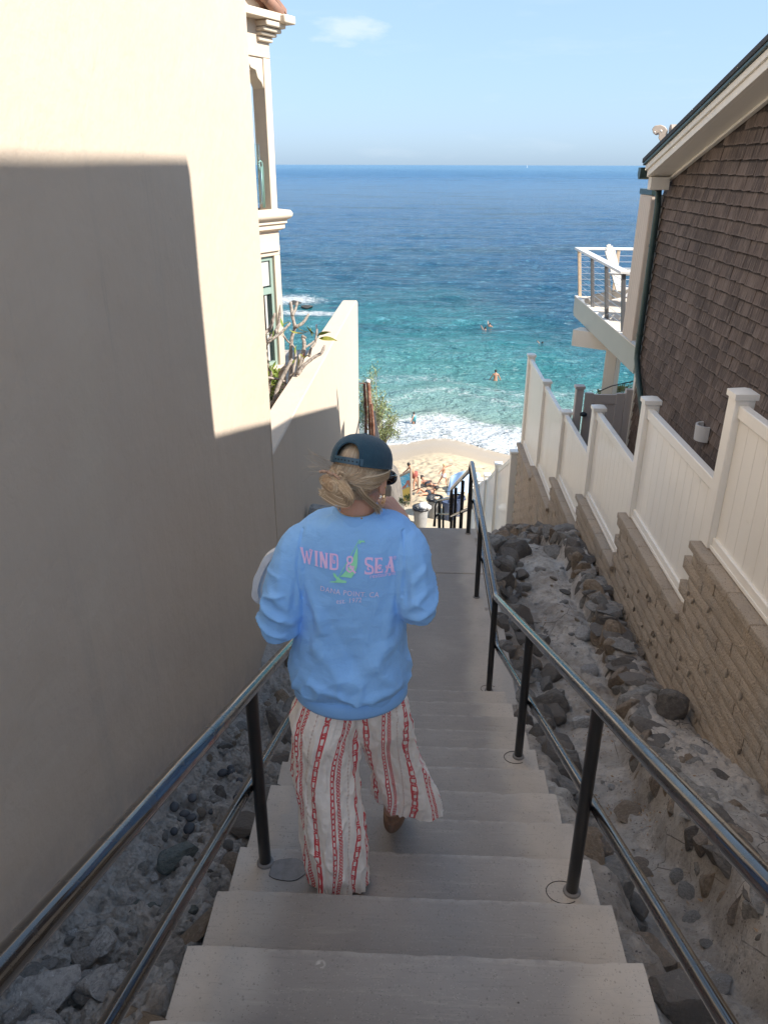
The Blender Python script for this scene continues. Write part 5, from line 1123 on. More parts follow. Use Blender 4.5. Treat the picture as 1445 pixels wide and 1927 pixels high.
# ============================================================ PLANTS AND POSTS PAST THE GARDEN WALL
def bush(name, label, c, r, n, mat, size=.05, stems=5, twig='bark_grey', clumps=26, group=None, up=.5):
    t = thing(name, label, 'shrub', (c[0], c[1], c[2]-r[2])); rr = random.Random(int(abs(c[0]*100+c[1]*10)))
    V = []; F = []; at_ = []; tips = []
    for i in range(clumps):
        while True:
            q = Vector((rr.uniform(-1, 1), rr.uniform(-1, 1), rr.uniform(-1, 1)))
            if .25 < q.length < 1: break
        tips.append(Vector(c)+Vector((q.x*r[0], q.y*r[1], q.z*r[2])))
    b = MB()
    for tp in tips:
        base = Vector((c[0]+rr.uniform(-.15, .15)*r[0], c[1]+rr.uniform(-.15, .15)*r[1], c[2]-r[2]))
        m_ = (base+tp)/2+Vector((rr.uniform(-.1, .1), rr.uniform(-.1, .1), .1))*r[2]
        b.tube([base, m_, tp, tp+(tp-m_).normalized()*r[0]*.3], [.014*r[2]+.004, .009*r[2]+.003, .004, .002], 5)
    b.build('stems', M[twig], t, smooth=True)
    for i in range(n):
        tp = tips[i % clumps]; p = tp+Vector((rr.gauss(0, .16)*r[0], rr.gauss(0, .16)*r[1], rr.gauss(0, .16)*r[2])); d_ = (p-Vector(c)).normalized()*.6+Vector((rr.gauss(0, .5), rr.gauss(0, .5), rr.gauss(up, .5)))
        d_.normalize(); sd_ = d_.cross(Vector((rr.gauss(0, 1), rr.gauss(0, 1), rr.gauss(0, 1)))).normalized(); l = size*rr.uniform(.6, 1.3); k = len(V); nn_ = d_.cross(sd_)
        V += [p, p+d_*l*.5+sd_*l*.2+nn_*l*.05, p+d_*l, p+d_*l*.5-sd_*l*.2+nn_*l*.05]; F.append((k, k+1, k+2, k+3)); at_ += [rr.random()]*4
    me = np_mesh('foliage', np.array([tuple(v) for v in V])-np.array(worldloc(t)), F, M[mat], False, {'rnd': at_}); link('foliage', me, t, worldloc(t)); return t
bush('shrub', 'pale green leafy shrub spilling down behind the end of the garden wall', at(701, 762, 17.6), (.34, .5, .78), 2600, 'leaf_sage', .055, clumps=46)
bush('shrub', 'lower pale shrub with reddish stems beside the cap of the woman', at(722, 798, 18.3), (.40, .5, .50), 3000, 'leaf_sage', .055, clumps=34, twig='rust')
bush('shrub', 'dark leafy shrub under the bare frangipani branches', at(518, 792, 9.4), (.22, .5, .34), 3200, 'leaf_dark', .05)
bush('shrub', 'yellow green succulent shrub at the foot of the villa window', at(507, 735, 11.), (.18, .4, .30), 1500, 'leaf_lime', .06)
bush('shrub', 'small weed with green leaves growing beside the mural sign', at(762, 938, 26.2), (.18, .2, .28), 500, 'leaf_dark', .07, clumps=12)
bush('shrub', 'low pale scrub seen under the deck', at(1165, 742, 13.5), (.5, .4, .16), 1500, 'leaf_sage', .05)
def pole(name, label, cat, a, b_, r, mat, top=None):
    o = MB().tube([a, (a+b_)/2+Vector((.02, 0, 0)), b_], r, 12).build(name, M[mat], None, smooth=40, origin=a); tag(o, label, cat)
    if top: MB().lathe([(r*1.1, 0), (r*1.2, .03), (r*.7, .06)], b_, 10).build('cap', M[top], o, smooth=30)
pole('rusty_post', 'thick rusty brown post with white cap behind the end of the garden wall', 'post', at(697, 835, 17), at(692, 719, 17), .045, 'rust', 'white_paint')
pole('rusty_post', 'thinner rusty post left of the white capped one', 'post', at(688, 835, 17.1), at(685, 722, 17.1), .035, 'rust')
pole('rusty_post', 'bent reddish post with grey netting on its right side', 'post', at(703, 838, 16.9), at(698, 760, 16.9), .03, 'rust')
b = MB(); b.tube([at(675, 722, 17), at(695, 719, 17)], .012, 6); o = b.build('wire_rail', M['rust'], None, origin=at(680, 722, 17)); tag(o, 'thin rusty rail joining the wall end and rusty posts', 'rail')
V = [at(x, y, 17.05) for x, y in ((673.5, 758), (682, 756), (684, 832), (674, 832))]; V += [v+Vector((0, .012, 0)) for v in V]
o = MB().add(V, [(0, 1, 2, 3), (7, 6, 5, 4), (0, 4, 5, 1), (1, 5, 6, 2), (2, 6, 7, 3), (3, 7, 4, 0)]).build('glass_screen', M['clear_glass'], None, origin=V[3]); tag(o, 'greenish glass screen panel between garden wall and rusty posts', 'glass panel')
b = MB()
for k in range(5): b.tube([at(675+k*2.2, 760, 17.03), at(676+k*2.2, 832, 17.03)], .008, 5)
o = b.build('screen_bars', M['green_metal'], None, origin=at(678, 832, 17)); tag(o, 'dark green upright bars behind the glass screen', 'bars')
V = [at(x, y, 16.95) for x, y in ((699, 770), (704, 775), (716, 835), (702, 835))]; V += [v+Vector((0, .05, 0)) for v in V]
o = MB().add(V, [(0, 1, 2, 3), (7, 6, 5, 4), (0, 4, 5, 1), (1, 5, 6, 2), (2, 6, 7, 3), (3, 7, 4, 0)]).build('netting', M['mesh_grey'], None, origin=V[3]); tag(o, 'dark grey netting hanging beside the rusty posts', 'netting')
# frangipani
pl = thing('frangipani_tree', 'bare branched frangipani with a few green leaves behind the garden wall', 'tree', at(505, 800, 9.2))
def zz(x, y, Y=9.2): return at(440+x/3.706, 460+y/3.706, Y)
B = [([(235, 1290), (240, 1130), (300, 1080), (400, 985), (440, 900), (478, 790), (490, 690), (475, 640)], 9.0, 14), ([(285, 1090), (300, 1010), (340, 920), (405, 800)], 8.9, 13), ([(380, 1010), (396, 900), (392, 790), (400, 650), (425, 580), (402, 490), (393, 400)], 9.3, 12), ([(425, 580), (480, 550), (520, 485)], 9.3, 10), ([(403, 500), (428, 450), (440, 395)], 9.3, 9),
     ([(440, 910), (490, 840), (560, 785), (610, 760), (632, 705)], 9.1, 11), ([(522, 785), (535, 720), (565, 690), (578, 590)], 9.2, 8), ([(490, 722), (535, 695), (565, 670)], 9.4, 7), ([(210, 720), (250, 660), (290, 610), (312, 560), (322, 425)], 9.6, 12), ([(205, 630), (255, 585), (283, 480)], 9.8, 11), ([(225, 690), (300, 640), (345, 600), (392, 548)], 9.3, 9), ([(218, 740), (232, 840), (262, 905), (240, 990), (245, 1130)], 9.5, 11),
     ([(345, 640), (365, 670), (388, 690)], 9.3, 6), ([(225, 930), (290, 938), (345, 950), (385, 1010)], 9.4, 8), ([(400, 985), (412, 880), (430, 800), (425, 730)], 9.5, 9), ([(330, 1080), (420, 960), (450, 850), (455, 770)], 9.6, 11), ([(425, 730), (400, 690)], 9.5, 6), ([(475, 640), (500, 655)], 9.1, 8)]
for pts, Y, w_ in B:
    P_ = [zz(x, y, Y+.05*i) for i, (x, y) in enumerate(pts)]
    Pd = []
    for i in range(len(P_)-1):
        for k in range(4): Pd.append(P_[i].lerp(P_[i+1], k/4))
    Pd.append(P_[-1]); sm = [Pd[0]]+[(Pd[i-1]+Pd[i]*2+Pd[i+1])/4 for i in range(1, len(Pd)-1)]+[Pd[-1]]
    n = len(sm); rad = [w_*.0020*(1.08-.30*i/n)*(1+.10*math.sin(i*2.4)) for i in range(n)]; rad[-1] *= .75
    MB().tube(sm, rad, 9).build('branch', M['bark_grey'], pl, smooth=True)
def leafm():
    V = []; F = []; n = 8
    for i in range(n+1):
        t = i/n; w_ = .17*math.sin(math.pi*t**.8)*(1-.1*t)+.004; z = .10*math.sin(t*2.6); V += [(t, -w_, z+.04), (t, 0, z), (t, w_, z+.04)]
    F = [(i*3+j, i*3+j+1, (i+1)*3+j+1, (i+1)*3+j) for i in range(n) for j in range(2)]; return V, F
LV, LF = leafm(); lm = {k: MB().add(LV, LF).mesh('leaf', M[k], True, fix=False) for k in ('leaf_lime', 'leaf_red')}
for (x, y, ang, l, mt_) in ((500, 615, 175, .17, 0), (520, 610, 160, .12, 0), (560, 625, 130, .13, 0), (580, 640, 15, .19, 0), (590, 660, -8, .22, 0), (548, 640, 100, .10, 0), (440, 620, 150, .1, 0), (450, 600, 70, .10, 0), (345, 580, 100, .12, 0), (330, 575, 20, .12, 0), (270, 600, 250, .12, 0), (255, 615, 200, .10, 0), (430, 770, 80, .12, 0), (445, 780, 260, .12, 0), (420, 800, 230, .10, 0), (480, 800, 30, .10, 0), (490, 790, 140, .08, 0), (270, 870, 60, .11, 0), (275, 890, 120, .10, 0), (260, 880, 280, .10, 0), (240, 930, 90, .12, 0), (245, 990, 10, .10, 0), (235, 1000, 80, .14, 0), (250, 960, 150, .12, 0), (575, 600, 90, .07, 1), (578, 590, 80, .06, 1), (480, 790, 60, .06, 1), (350, 590, 240, .1, 0)):
    p = zz(x, y, 9.15); o = link('leaf', lm['leaf_red' if mt_ else 'leaf_lime'], pl, p, (random.uniform(-.8, .8), -R(ang), random.uniform(-.5, .5)), (l, l, l))

# ============================================================ THE WOMAN
def capsule(mb, pts, rad, n=20, m=6, flat=None):
    """closed tube with rounded ends; flat squeezes it along a vector"""
    pts = [Vector(p) for p in pts]; Pp, Rr = [], []
    d0 = (pts[0]-pts[1]).normalized(); d1 = (pts[-1]-pts[-2]).normalized()
    for k in range(m): a = math.pi/2*(1-k/m); Pp.append(pts[0]+d0*rad[0]*math.sin(a)); Rr.append(max(1e-4, rad[0]*math.cos(a)))
    Pp += pts; Rr += list(rad)
    for k in range(1, m+1): a = math.pi/2*k/m; Pp.append(pts[-1]+d1*rad[-1]*math.sin(a)); Rr.append(max(1e-4, rad[-1]*math.cos(a)))
    mb.tube(Pp, Rr, n); return mb
def spline(pts, rad, k=6):
    pts = [Vector(p) for p in pts]; n = len(pts); P_, R_ = [], []
    for i in range(n-1):
        p0, p1, p2, p3 = pts[max(i-1, 0)], pts[i], pts[i+1], pts[min(i+2, n-1)]
        for j in range(k):
            t = j/k; P_.append(.5*((2*p1)+(p2-p0)*t+(2*p0-5*p1+4*p2-p3)*t*t+(3*p1-p0-3*p2+p3)*t**3)); s = t*t*(3-2*t); R_.append(rad[i]*(1-s)+rad[i+1]*s)
    return P_+[pts[-1]], R_+[rad[-1]]
def remesh(mb, name, mat, parent, vox, smooth=3, origin=None):
    o = mb.build(name, mat, None, fix=False); r = o.modifiers.new('r', 'REMESH'); r.mode = 'VOXEL'; r.voxel_size = vox; r.use_smooth_shade = True
    if smooth: s = o.modifiers.new('s', 'SMOOTH'); s.iterations = smooth; s.factor = .5
    dg = bpy.context.evaluated_depsgraph_get(); dg.update(); me = bpy.data.meshes.new_from_object(o.evaluated_get(dg)); me.name = name
    bpy.data.objects.remove(o); me.materials.clear(); me.materials.append(mat); me.shade_smooth()
    og = Vector(origin) if origin is not None else worldloc(parent); me.transform(Matrix.Translation(-og))
    o = link(name, me, parent, og); return o
W = lambda x, y, d: Vector((x, y, CZ-d))
HR = Matrix.Rotation(R(-22), 4, 'Z') @ Matrix.Rotation(R(-20), 4, 'X')     # head: bowed, turned to the right
HC = W(-.155, 2.15, .838)
def hl(x, y, z): return HC+(HR.to_3x3() @ Vector((x, y, z)))
hM = HR.to_3x3()
FS = 2.537-.058           # inside of the left shoe
bd = MB()
bd.ell(hl(0, .0, .0), (.074, .094, .098), 28, 20, hM)
bd.ell(hl(0, .035, -.060), (.052, .062, .062), 24, 16, hM)     # jaw
bd.ell(hl(0, .060, -.095), (.024, .022, .020), 16, 10, hM)
capsule(bd, [hl(0, .088, -.005), hl(0, .112, -.040)], [.008, .014], 12)  # nose
capsule(bd, [hl(-.02, .092, -.072), hl(.02, .092, -.072)], [.009, .009], 12)
for s in (-1, 1):
    bd.ell(hl(s*.076, -.004, -.035), (.010, .020, .030), 14, 10, hM); bd.ell(hl(s*.079, .001, -.056), (.007, .011, .012), 12, 8, hM)
P_, R_ = spline([hl(0, -.012, -.06), W(-.165, 2.120, .915), W(-.170, 2.115, .985), W(-.18, 2.12, 1.06)], [.052, .049, .052, .055]); capsule(bd, P_, R_, 24)
capsule(bd, [W(-.32, 2.12, 1.09), W(-.18, 2.12, 1.07), W(-.04, 2.12, 1.09)], [.035, .045, .035], 20)
P_, R_ = spline([W(-.18, 2.12, 1.08), W(-.185, 2.12, 1.22), W(-.19, 2.12, 1.38), W(-.19, 2.12, 1.50), W(-.19, 2.12, 1.62)], [.055, .085, .085, .085, .075]); capsule(bd, P_, R_, 24)
# arms: left hangs and folds forward, right hand up at the chin
P_, R_ = spline([W(-.345, 2.12, 1.10), W(-.400, 2.07, 1.18), W(-.428, 2.05, 1.30), W(-.36, 2.20, 1.31), W(-.28, 2.33, 1.27)], [.036, .038, .036, .032, .024]); capsule(bd, P_, R_, 18)
P_, R_ = spline([W(-.015, 2.12, 1.10), W(.012, 2.07, 1.16), W(.030, 2.055, 1.26), W(.008, 2.16, 1.16), W(-.030, 2.245, 1.055)], [.036, .038, .036, .032, .025]); capsule(bd, P_, R_, 18)
# hands
def hand(base, fwd, up, side, curl, thumb=1):
    """base = wrist, fwd = towards the knuckles, up = back of the hand, side = towards the thumb"""
    f, u = Vector(fwd).normalized(), Vector(up); u = (u-f*u.dot(f)).normalized(); s = f.cross(u)*side
    b0 = Vector(base)
    for k, (w_, ln) in enumerate(((.026, .072), (.009, .078), (-.008, .074), (-.024, .062))):
        kn = b0+f*ln+s*w_; capsule(bd, [b0+s*w_*.5, kn], [.0165, .0125], 14)
        l1, l2, l3 = (.040, .024, .019) if k < 3 else (.031, .019, .016)
        a = R(curl[0]); d1 = f*math.cos(a)-u*math.sin(a); a += R(curl[1]); d2 = f*math.cos(a)-u*math.sin(a); a += R(curl[2]); d3 = f*math.cos(a)-u*math.sin(a)
        p1 = kn+d1*l1; p2 = p1+d2*l2; capsule(bd, [kn, p1, p2, p2+d3*l3], [.0112, .0098, .0088, .0076], 12)
    t0 = b0+f*.018+s*.020; capsule(bd, [t0, t0+f*.030+s*.020-u*.012, t0+f*.056+s*.018-u*.022, t0+f*.074+s*.008-u*.026], [.0155, .0125, .0105, .0088], 12)
    return b0, f, u, s
RB = hand(W(-.034, 2.250, 1.045), (-.09, .05, .085), (.75, -.35, .45), 1, (58, 82, 48))
hand(W(-.28, 2.335, 1.27), (.45, .6, .1), (-.5, .5, .6), -1, (45, 70, 40))
# legs
P_, R_ = spline([W(-.25, 2.12, 1.62), W(-.27, 2.13, 1.80), W(-.268, 2.12, 2.02), W(-.262, 2.105, 2.22), W(-.258, 2.10, 2.42)], [.065, .068, .052, .045, .033]); capsule(bd, P_, R_, 18)
capsule(bd, [W(-.258, 2.095, FS-.03), W(-.258, 2.15, FS-.012), W(-.257, 2.235, FS-.008)], [.030, .030, .024], 16)
RF = W(-.062, 2.42, 2.560)      # right heel
P_, R_ = spline([W(-.12, 2.13, 1.60), W(-.105, 2.23, 1.80), W(-.09, 2.32, 2.02), W(-.072, 2.38, 2.26), RF+Vector((0, .005, .075))], [.065, .068, .052, .045, .031]); capsule(bd, P_, R_, 18)
fd = Vector((.10, 1, -.30)).normalized()
capsule(bd, [RF+Vector((0, 0, .035)), RF+fd*.07+Vector((0, 0, .045)), RF+fd*.16+Vector((0, 0, .035))], [.029, .030, .024], 16)
woman = remesh(bd, 'person', M['skin'], None, .0035, 2, origin=W(-.19, 2.12, 2.53))
tag(woman, 'woman in blue sweatshirt, backwards facing dark cap and striped trousers walking down the stairs', 'person')
woman['label'] = 'woman in light blue sweatshirt, dark cap and red chain striped trousers walking down the stairs'

# sweatshirt
sw = MB(); NS = 96
prof = [(.962, .062, .058, -.168, 2.120), (.972, .105, .072, -.172, 2.120), (.988, .150, .082, -.176, 2.12), (1.010, .180, .090, -.180, 2.12), (1.05, .190, .102, -.182, 2.12), (1.14, .186, .115, -.186, 2.12), (1.24, .180, .122, -.190, 2.12), (1.34, .176, .126, -.193, 2.12), (1.43, .184, .134, -.196, 2.12), (1.50, .197, .146, -.198, 2.12), (1.545, .199, .150, -.198, 2.12), (1.572, .188, .142, -.198, 2.12), (1.590, .181, .135, -.198, 2.12), (1.622, .178, .132, -.198, 2.12)]
D_ = np.array(prof); dd = np.linspace(prof[0][0], prof[-1][0], 130); V = []
for d in dd:
    rx, ry, cx, cy = (float(np.interp(d, D_[:, 0], D_[:, j])) for j in (1, 2, 3, 4))
    for k in range(NS):
        a = 2*math.pi*k/NS; ca, sa = math.cos(a), math.sin(a); ex = .86
        V.append(W(cx+rx*math.copysign(abs(ca)**ex, ca), cy+ry*math.copysign(abs(sa)**ex, sa), d+.012*(1 if False else 0)))
F = [(i*NS+k, i*NS+(k+1) % NS, (i+1)*NS+(k+1) % NS, (i+1)*NS+k) for i in range(len(dd)-1) for k in range(NS)]+[tuple(range(NS-1, -1, -1)), tuple((len(dd)-1)*NS+k for k in range(NS))]
sw.add(V, F)
armL = [W(-.265, 2.12, 1.060), W(-.335, 2.112, 1.075), W(-.376, 2.085, 1.16), W(-.402, 2.062, 1.26), W(-.408, 2.062, 1.325), W(-.375, 2.15, 1.335), W(-.325, 2.26, 1.30), W(-.295, 2.31, 1.28)]
P_, R_ = spline(armL, [.064, .072, .071, .069, .062, .058, .050, .040]); capsule(sw, P_, R_, 28)
armR = [W(-.10, 2.12, 1.060), W(-.028, 2.112, 1.075), W(-.002, 2.09, 1.15), W(.012, 2.065, 1.22), W(.012, 2.072, 1.262), W(.008, 2.15, 1.19), W(-.010, 2.205, 1.12), W(-.022, 2.228, 1.085)]
P_, R_ = spline(armR, [.064, .072, .070, .065, .058, .054, .046, .038]); capsule(sw, P_, R_, 28)
shirt = remesh(sw, 'sweatshirt', M['sweatshirt'], woman, .0040, 6)
me = shirt.data; n = len(me.vertices); co = np.empty(n*3, np.float32); me.vertices.foreach_get('co', co); co = co.reshape(-1, 3); no = np.empty(n*3, np.float32); me.vertex_normals.foreach_get('vector', no); no = no.reshape(-1, 3)
wo_ = np.array(worldloc(woman)); x, y, d = co[:, 0]+wo_[0], co[:, 1]+wo_[1], CZ-(co[:, 2]+wo_[2])
def seg(px, pd, qx, qd, w_, amp):
    ax, ad_ = qx-px, qd-pd; t = np.clip(((x-px)*ax+(d-pd)*ad_)/(ax*ax+ad_*ad_), 0, 1); r = np.hypot(x-px-t*ax, d-pd-t*ad_); return amp*np.exp(-(r/w_)**2)*np.sin(np.pi*np.clip(t, .02, .98))**.5
back = y < 2.13; dis = np.zeros(n)
# drape folds on the back
for a in ((-.33, 1.12, -.26, 1.34, .016, .012), (-.03, 1.10, -.08, 1.33, .016, .010), (-.30, 1.10, -.22, 1.16, .014, -.008), (-.02, 1.33, -.20, 1.52, .028, .012), (-.30, 1.36, -.18, 1.54, .026, .012), (-.24, 1.30, -.14, 1.50, .022, -.008), (-.08, 1.02, -.14, 1.14, .02, .006), (-.25, 1.02, -.20, 1.12, .02, .006), (-.12, 1.42, -.04, 1.53, .02, .010), (-.33, 1.50, -.16, 1.565, .014, .009), (-.20, 1.57, -.02, 1.53, .014, .009), (-.27, 1.22, -.30, 1.44, .018, .008), (-.05, 1.26, -.10, 1.42, .018, .007), (-.17, 1.16, -.16, 1.34, .03, -.006)):
    dis += seg(*a)*back
# sleeve wrinkles at the elbow and armpit
for a in ((-.45, 1.24, -.36, 1.30, .012, .011), (-.47, 1.31, -.37, 1.36, .011, .010), (-.44, 1.18, -.37, 1.25, .012, .009), (-.385, 1.07, -.41, 1.25, .013, .007), (-.35, 1.14, -.36, 1.27, .011, -.009), (.05, 1.18, -.02, 1.24, .011, .010), (.06, 1.24, -.01, 1.27, .010, .009), (.045, 1.10, -.0, 1.16, .012, .007), (-.015, 1.12, -.015, 1.23, .010, -.009), (.03, 1.06, .045, 1.2, .012, .006), (-.46, 1.36, -.40, 1.38, .01, .008)):
    dis += seg(*a)
pts_ = [Vector((a, b, c)) for a, b, c in zip(x, y, d)]
dis += np.array([noise.fractal(Vector((p.x*7, p.y*7, p.z*3.2)), .8, 2., 4) for p in pts_])*.0070
dis += np.array([noise.noise(Vector((p.x*22+p.z*14, p.y*20, p.z*30))) for p in pts_])*.0022
flat_ = 1-.75*np.exp(-((x+.196)/.15)**4-((d-1.10)/.085)**4)*back
dis *= flat_
rg = np.array([(1-2.4*abs(noise.noise(Vector((p.x*5.5+p.z*2.5, p.y*5, p.z*3.0-p.x*1.5))))) for p in pts_]); mk = np.array([max(0, min(1, .5+1.6*noise.noise(Vector((p.x*4+9, p.y*3, p.z*3.5))))) for p in pts_])
dis += .0100*np.clip(rg, 0, 1)**3*mk*flat_
arm = np.clip((np.abs(x+.19)-.185)/.03, 0, 1)*np.clip((d-1.12)/.05, 0, 1)
rg2 = np.array([(1-2.6*abs(noise.noise(Vector((p.x*5, p.y*7, p.z*15+p.y*6))))) for p in pts_]); dis += .0125*np.clip(rg2, 0, 1)**2.6*arm
hem_ = np.clip((d-1.47)/.06, 0, 1)*np.clip((1.58-d)/.02, 0, 1); rg3 = np.array([(1-2.6*abs(noise.noise(Vector((p.x*9, p.y*9, p.z*9+p.x*3))))) for p in pts_]); dis += .0110*np.clip(rg3, 0, 1)**2.4*hem_
# seams: shoulder, hem line, collar line
for yy in (1.5845,): dis -= .0045*np.exp(-((d-yy-.004*np.sin(x*9))/.0028)**2)*((x > -.42) & (d > 1.56))
sh1 = np.exp(-((x+.338+.16*(d-1.05)-.25*np.clip(d-1.1, 0, 1))/.0035)**2)*((d > 1.0) & (d < 1.22))*back; sh2 = np.exp(-((x+.022-.10*(d-1.05)+.22*np.clip(d-1.1, 0, 1))/.0035)**2)*((d > 1.0) & (d < 1.2))*back
dis -= .0055*(sh1+sh2)

co += no*dis[:, None].astype(np.float32); me.vertices.foreach_set('co', co.ravel()); me.update()
# collar, hem band, cuffs
def ringtube(name, mat, prof_, cx, cy, rx, ry, n=72, tilt=0., back_drop=0., parent=woman, wav=0.):
    V = []
    for (dr, z_) in prof_:
        for k in range(n):
            a = 2*math.pi*k/n; V.append(W(cx+(rx+dr)*math.cos(a), cy+(ry+dr)*math.sin(a), z_+tilt*math.cos(a)-back_drop*math.sin(a)+wav*math.sin(3*a)))
    F = [(i*n+k, i*n+(k+1) % n, (i+1)*n+(k+1) % n, (i+1)*n+k) for i in range(len(prof_)-1) for k in range(n)]
    return MB().add(V, F).build(name, M[mat], parent, smooth=True)
ringtube('collar', 'rib_knit', [(-.010, .985), (-.006, .958), (.000, .948), (.006, .947), (.012, .954), (.019, .968), (.021, .985)], -.168, 2.118, .060, .058, back_drop=.006)
ringtube('hem_band', 'rib_knit', [(-.006, 1.580), (.003, 1.588), (.0055, 1.605), (.005, 1.630), (-.001, 1.641), (-.010, 1.636)], -.198, 2.12, .188, .140, back_drop=.004, wav=.003)
# ---- print on the back
from mathutils.bvhtree import BVHTree
dg = bpy.context.evaluated_depsgraph_get(); bm = bmesh.new(); bm.from_mesh(shirt.data); bvh = BVHTree.FromBMesh(bm); swl = worldloc(shirt)
KX, KZ = .001622, .001840
def onshirt(px, py, off=.0012):
    """print coordinates (measured on the photo) -> point on the back of the shirt"""
    xx = -.196+(px-655)*KX; dz = 1.083+(py-1075)*KZ
    hit = bvh.ray_cast(Vector((xx, 1.6, CZ-dz))-swl, Vector((0, 1, 0)))
    return (hit[0]+hit[1]*off+swl) if hit[0] else W(xx, 1.99, dz)
def decal(name, mat, polys, cell=1.6, off=.0028):
    """polys: list of outlines (with optional holes as further outlines) in print coordinates"""
    me = bpy.data.meshes.new(name); out = bmesh.new()
    for grp in polys:
        b2 = bmesh.new(); es = []
        for loop in grp:
            vs_ = []
            for i, p in enumerate(loop):      # subdivide long edges
                q_ = loop[(i+1) % len(loop)]; m_ = max(1, int(math.hypot(q_[0]-p[0], q_[1]-p[1])/cell))
                vs_ += [b2.verts.new((p[0]+(q_[0]-p[0])*k/m_, p[1]+(q_[1]-p[1])*k/m_, 0)) for k in range(m_)]
            es += [b2.edges.new((vs_[i], vs_[(i+1) % len(vs_)])) for i in range(len(vs_))]
        bmesh.ops.triangle_fill(b2, edges=es, use_beauty=True)
        for ax in (0, 1):                     # slice so that the print follows the cloth
            lo = min(v.co[ax] for v in b2.verts); hi = max(v.co[ax] for v in b2.verts); c = lo+cell*1.5
            while c < hi:
                no_ = Vector((1, 0, 0)) if ax == 0 else Vector((0, 1, 0))
                bmesh.ops.bisect_plane(b2, geom=b2.verts[:]+b2.edges[:]+b2.faces[:], plane_co=no_*c, plane_no=no_); c += cell*1.5
        for v in b2.verts: v.co = onshirt(v.co.x, v.co.y, off)-worldloc(woman)
        b2.to_mesh(me); out.from_mesh(me); b2.free()
    out.to_mesh(me); out.free(); me.materials.append(M[mat]); return link(name, me, shirt, worldloc(woman))
def stroke(pts, w_, taper=None, k=5):
    P_ = [Vector((p[0], p[1], 0)) for p in pts]
    if len(P_) > 2:
        S_, _ = spline(P_, [1]*len(P_), k)
    else: S_ = P_
    n = len(S_); Lf, Rt = [], []
    for i, p in enumerate(S_):
        t = (S_[min(i+1, n-1)]-S_[max(i-1, 0)]).normalized(); nn_ = Vector((-t.y, t.x, 0)); f_ = i/(n-1); ww = (w_ if not taper else w_*(1-f_)+taper*f_)/2
        Lf.append(tuple((p+nn_*ww)[:2])); Rt.append(tuple((p-nn_*ww)[:2]))
    return [Lf+Rt[::-1]]
# letters drawn in a 0..1 box (y down), thick flared strokes with curls
GL = {
 'W': (1.24, [('s', [(.02, .0), (.30, 1.)], .17, .12), ('s', [(.52, .18), (.30, 1.)], .07, .11), ('s', [(.50, .15), (.74, 1.)], .13, .13), ('s', [(1.02, .03), (.74, 1.)], .10, .12), ('s', [(1.0, .03), (.86, .0), (.80, .12), (.86, .24), (.93, .20)], .06, .05), ('s', [(-.08, .03), (.16, .03)], .06, .06), ('s', [(.92, .03), (1.12, .03)], .06, .06)]),
 'I': (.50, [('s', [(.2, .0), (.2, 1.)], .19, .15), ('s', [(.04, .04), (.36, .04)], .08, .08), ('s', [(.04, .97), (.36, .97)], .08, .08)]),
 'N': (.92, [('s', [(.14, .0), (.14, 1.)], .18, .11), ('s', [(.14, .0), (.62, 1.)], .18, .18), ('s', [(.66, .0), (.64, 1.)], .12, .16), ('s', [(.0, .03), (.22, .03)], .07, .07), ('s', [(.52, .03), (.80, .03)], .07, .07), ('s', [(.02, .97), (.26, .97)], .07, .07)]),
 'D': (.92, [('s', [(.12, .02), (.12, .98)], .12, .18), ('s', [(.04, .03), (.50, .02), (.70, .10), (.74, .5), (.70, .88), (.46, .98), (.0, .98)], .11, .13), ('s', [(.30, .05), (.30, .40), (.36, .58), (.48, .56), (.47, .44), (.40, .45)], .07, .09)]),
 'S': (.86, [('s', [(.72, .05), (.40, .03), (.14, .08), (.14, .36), (.40, .48), (.66, .60), (.68, .90), (.40, .98), (.0, .95)], .14, .14), ('s', [(.62, .05), (.66, .20)], .07, .06), ('s', [(.08, .94), (.06, .80)], .07, .06), ('s', [(.40, .52), (.28, .62), (.32, .74), (.42, .70)], .08, .09)]),
 'E': (.84, [('s', [(.16, .0), (.12, 1.)], .17, .19), ('s', [(.0, .04), (.62, .04)], .09, .10), ('s', [(.60, .02), (.60, .18)], .07, .05), ('s', [(.0, .96), (.66, .94)], .09, .11), ('s', [(.65, .97), (.66, .74)], .07, .05), ('s', [(.60, .52), (.42, .46), (.32, .58), (.40, .72), (.50, .66), (.44, .58)], .08, .09)]),
 'A': (.92, [('s', [(.56, .0), (.14, 1.)], .11, .12), ('s', [(.50, .0), (.70, 1.)], .16, .20), ('s', [(.60, .66), (.36, .66), (.20, .50), (.12, .62), (.20, .70)], .09, .08), ('s', [(.36, .03), (.62, .03)], .08, .08), ('s', [(.02, .97), (.26, .97)], .07, .07), ('s', [(.56, .97), (.88, .97)], .07, .07)]),
 '&': (.95, [('s', [(.62, .26), (.58, .06), (.30, .03), (.12, .12), (.14, .36), (.40, .42)], .15, .13), ('s', [(.62, .08), (.60, .30), (.42, .42)], .15, .12), ('s', [(.40, .42), (.10, .52), (.06, .80), (.26, .95), (.54, .92), (.74, .74), (.74, .56), (.60, .56), (.58, .66)], .16, .09), ('s', [(.40, .54), (.62, .80), (.98, 1.02)], .13, .16), ('s', [(.24, .66), (.36, .62), (.42, .72), (.34, .78)], .08, .07)]),
}
def word(txt, x0, y0, h, slope, cw):
    polys = []; cx = x0
    for ch in txt:
        if ch == ' ': cx += cw*.7; continue
        w_, st = GL[ch]
        for _, pts, a, b_ in st:
            pp = [(cx+p[0]*cw, y0+(cx+p[0]*cw-x0)*slope+p[1]*h) for p in pts]; polys.append(stroke(pp, a*cw*1.35, b_*cw*1.35))
        cx += w_*cw
    return polys
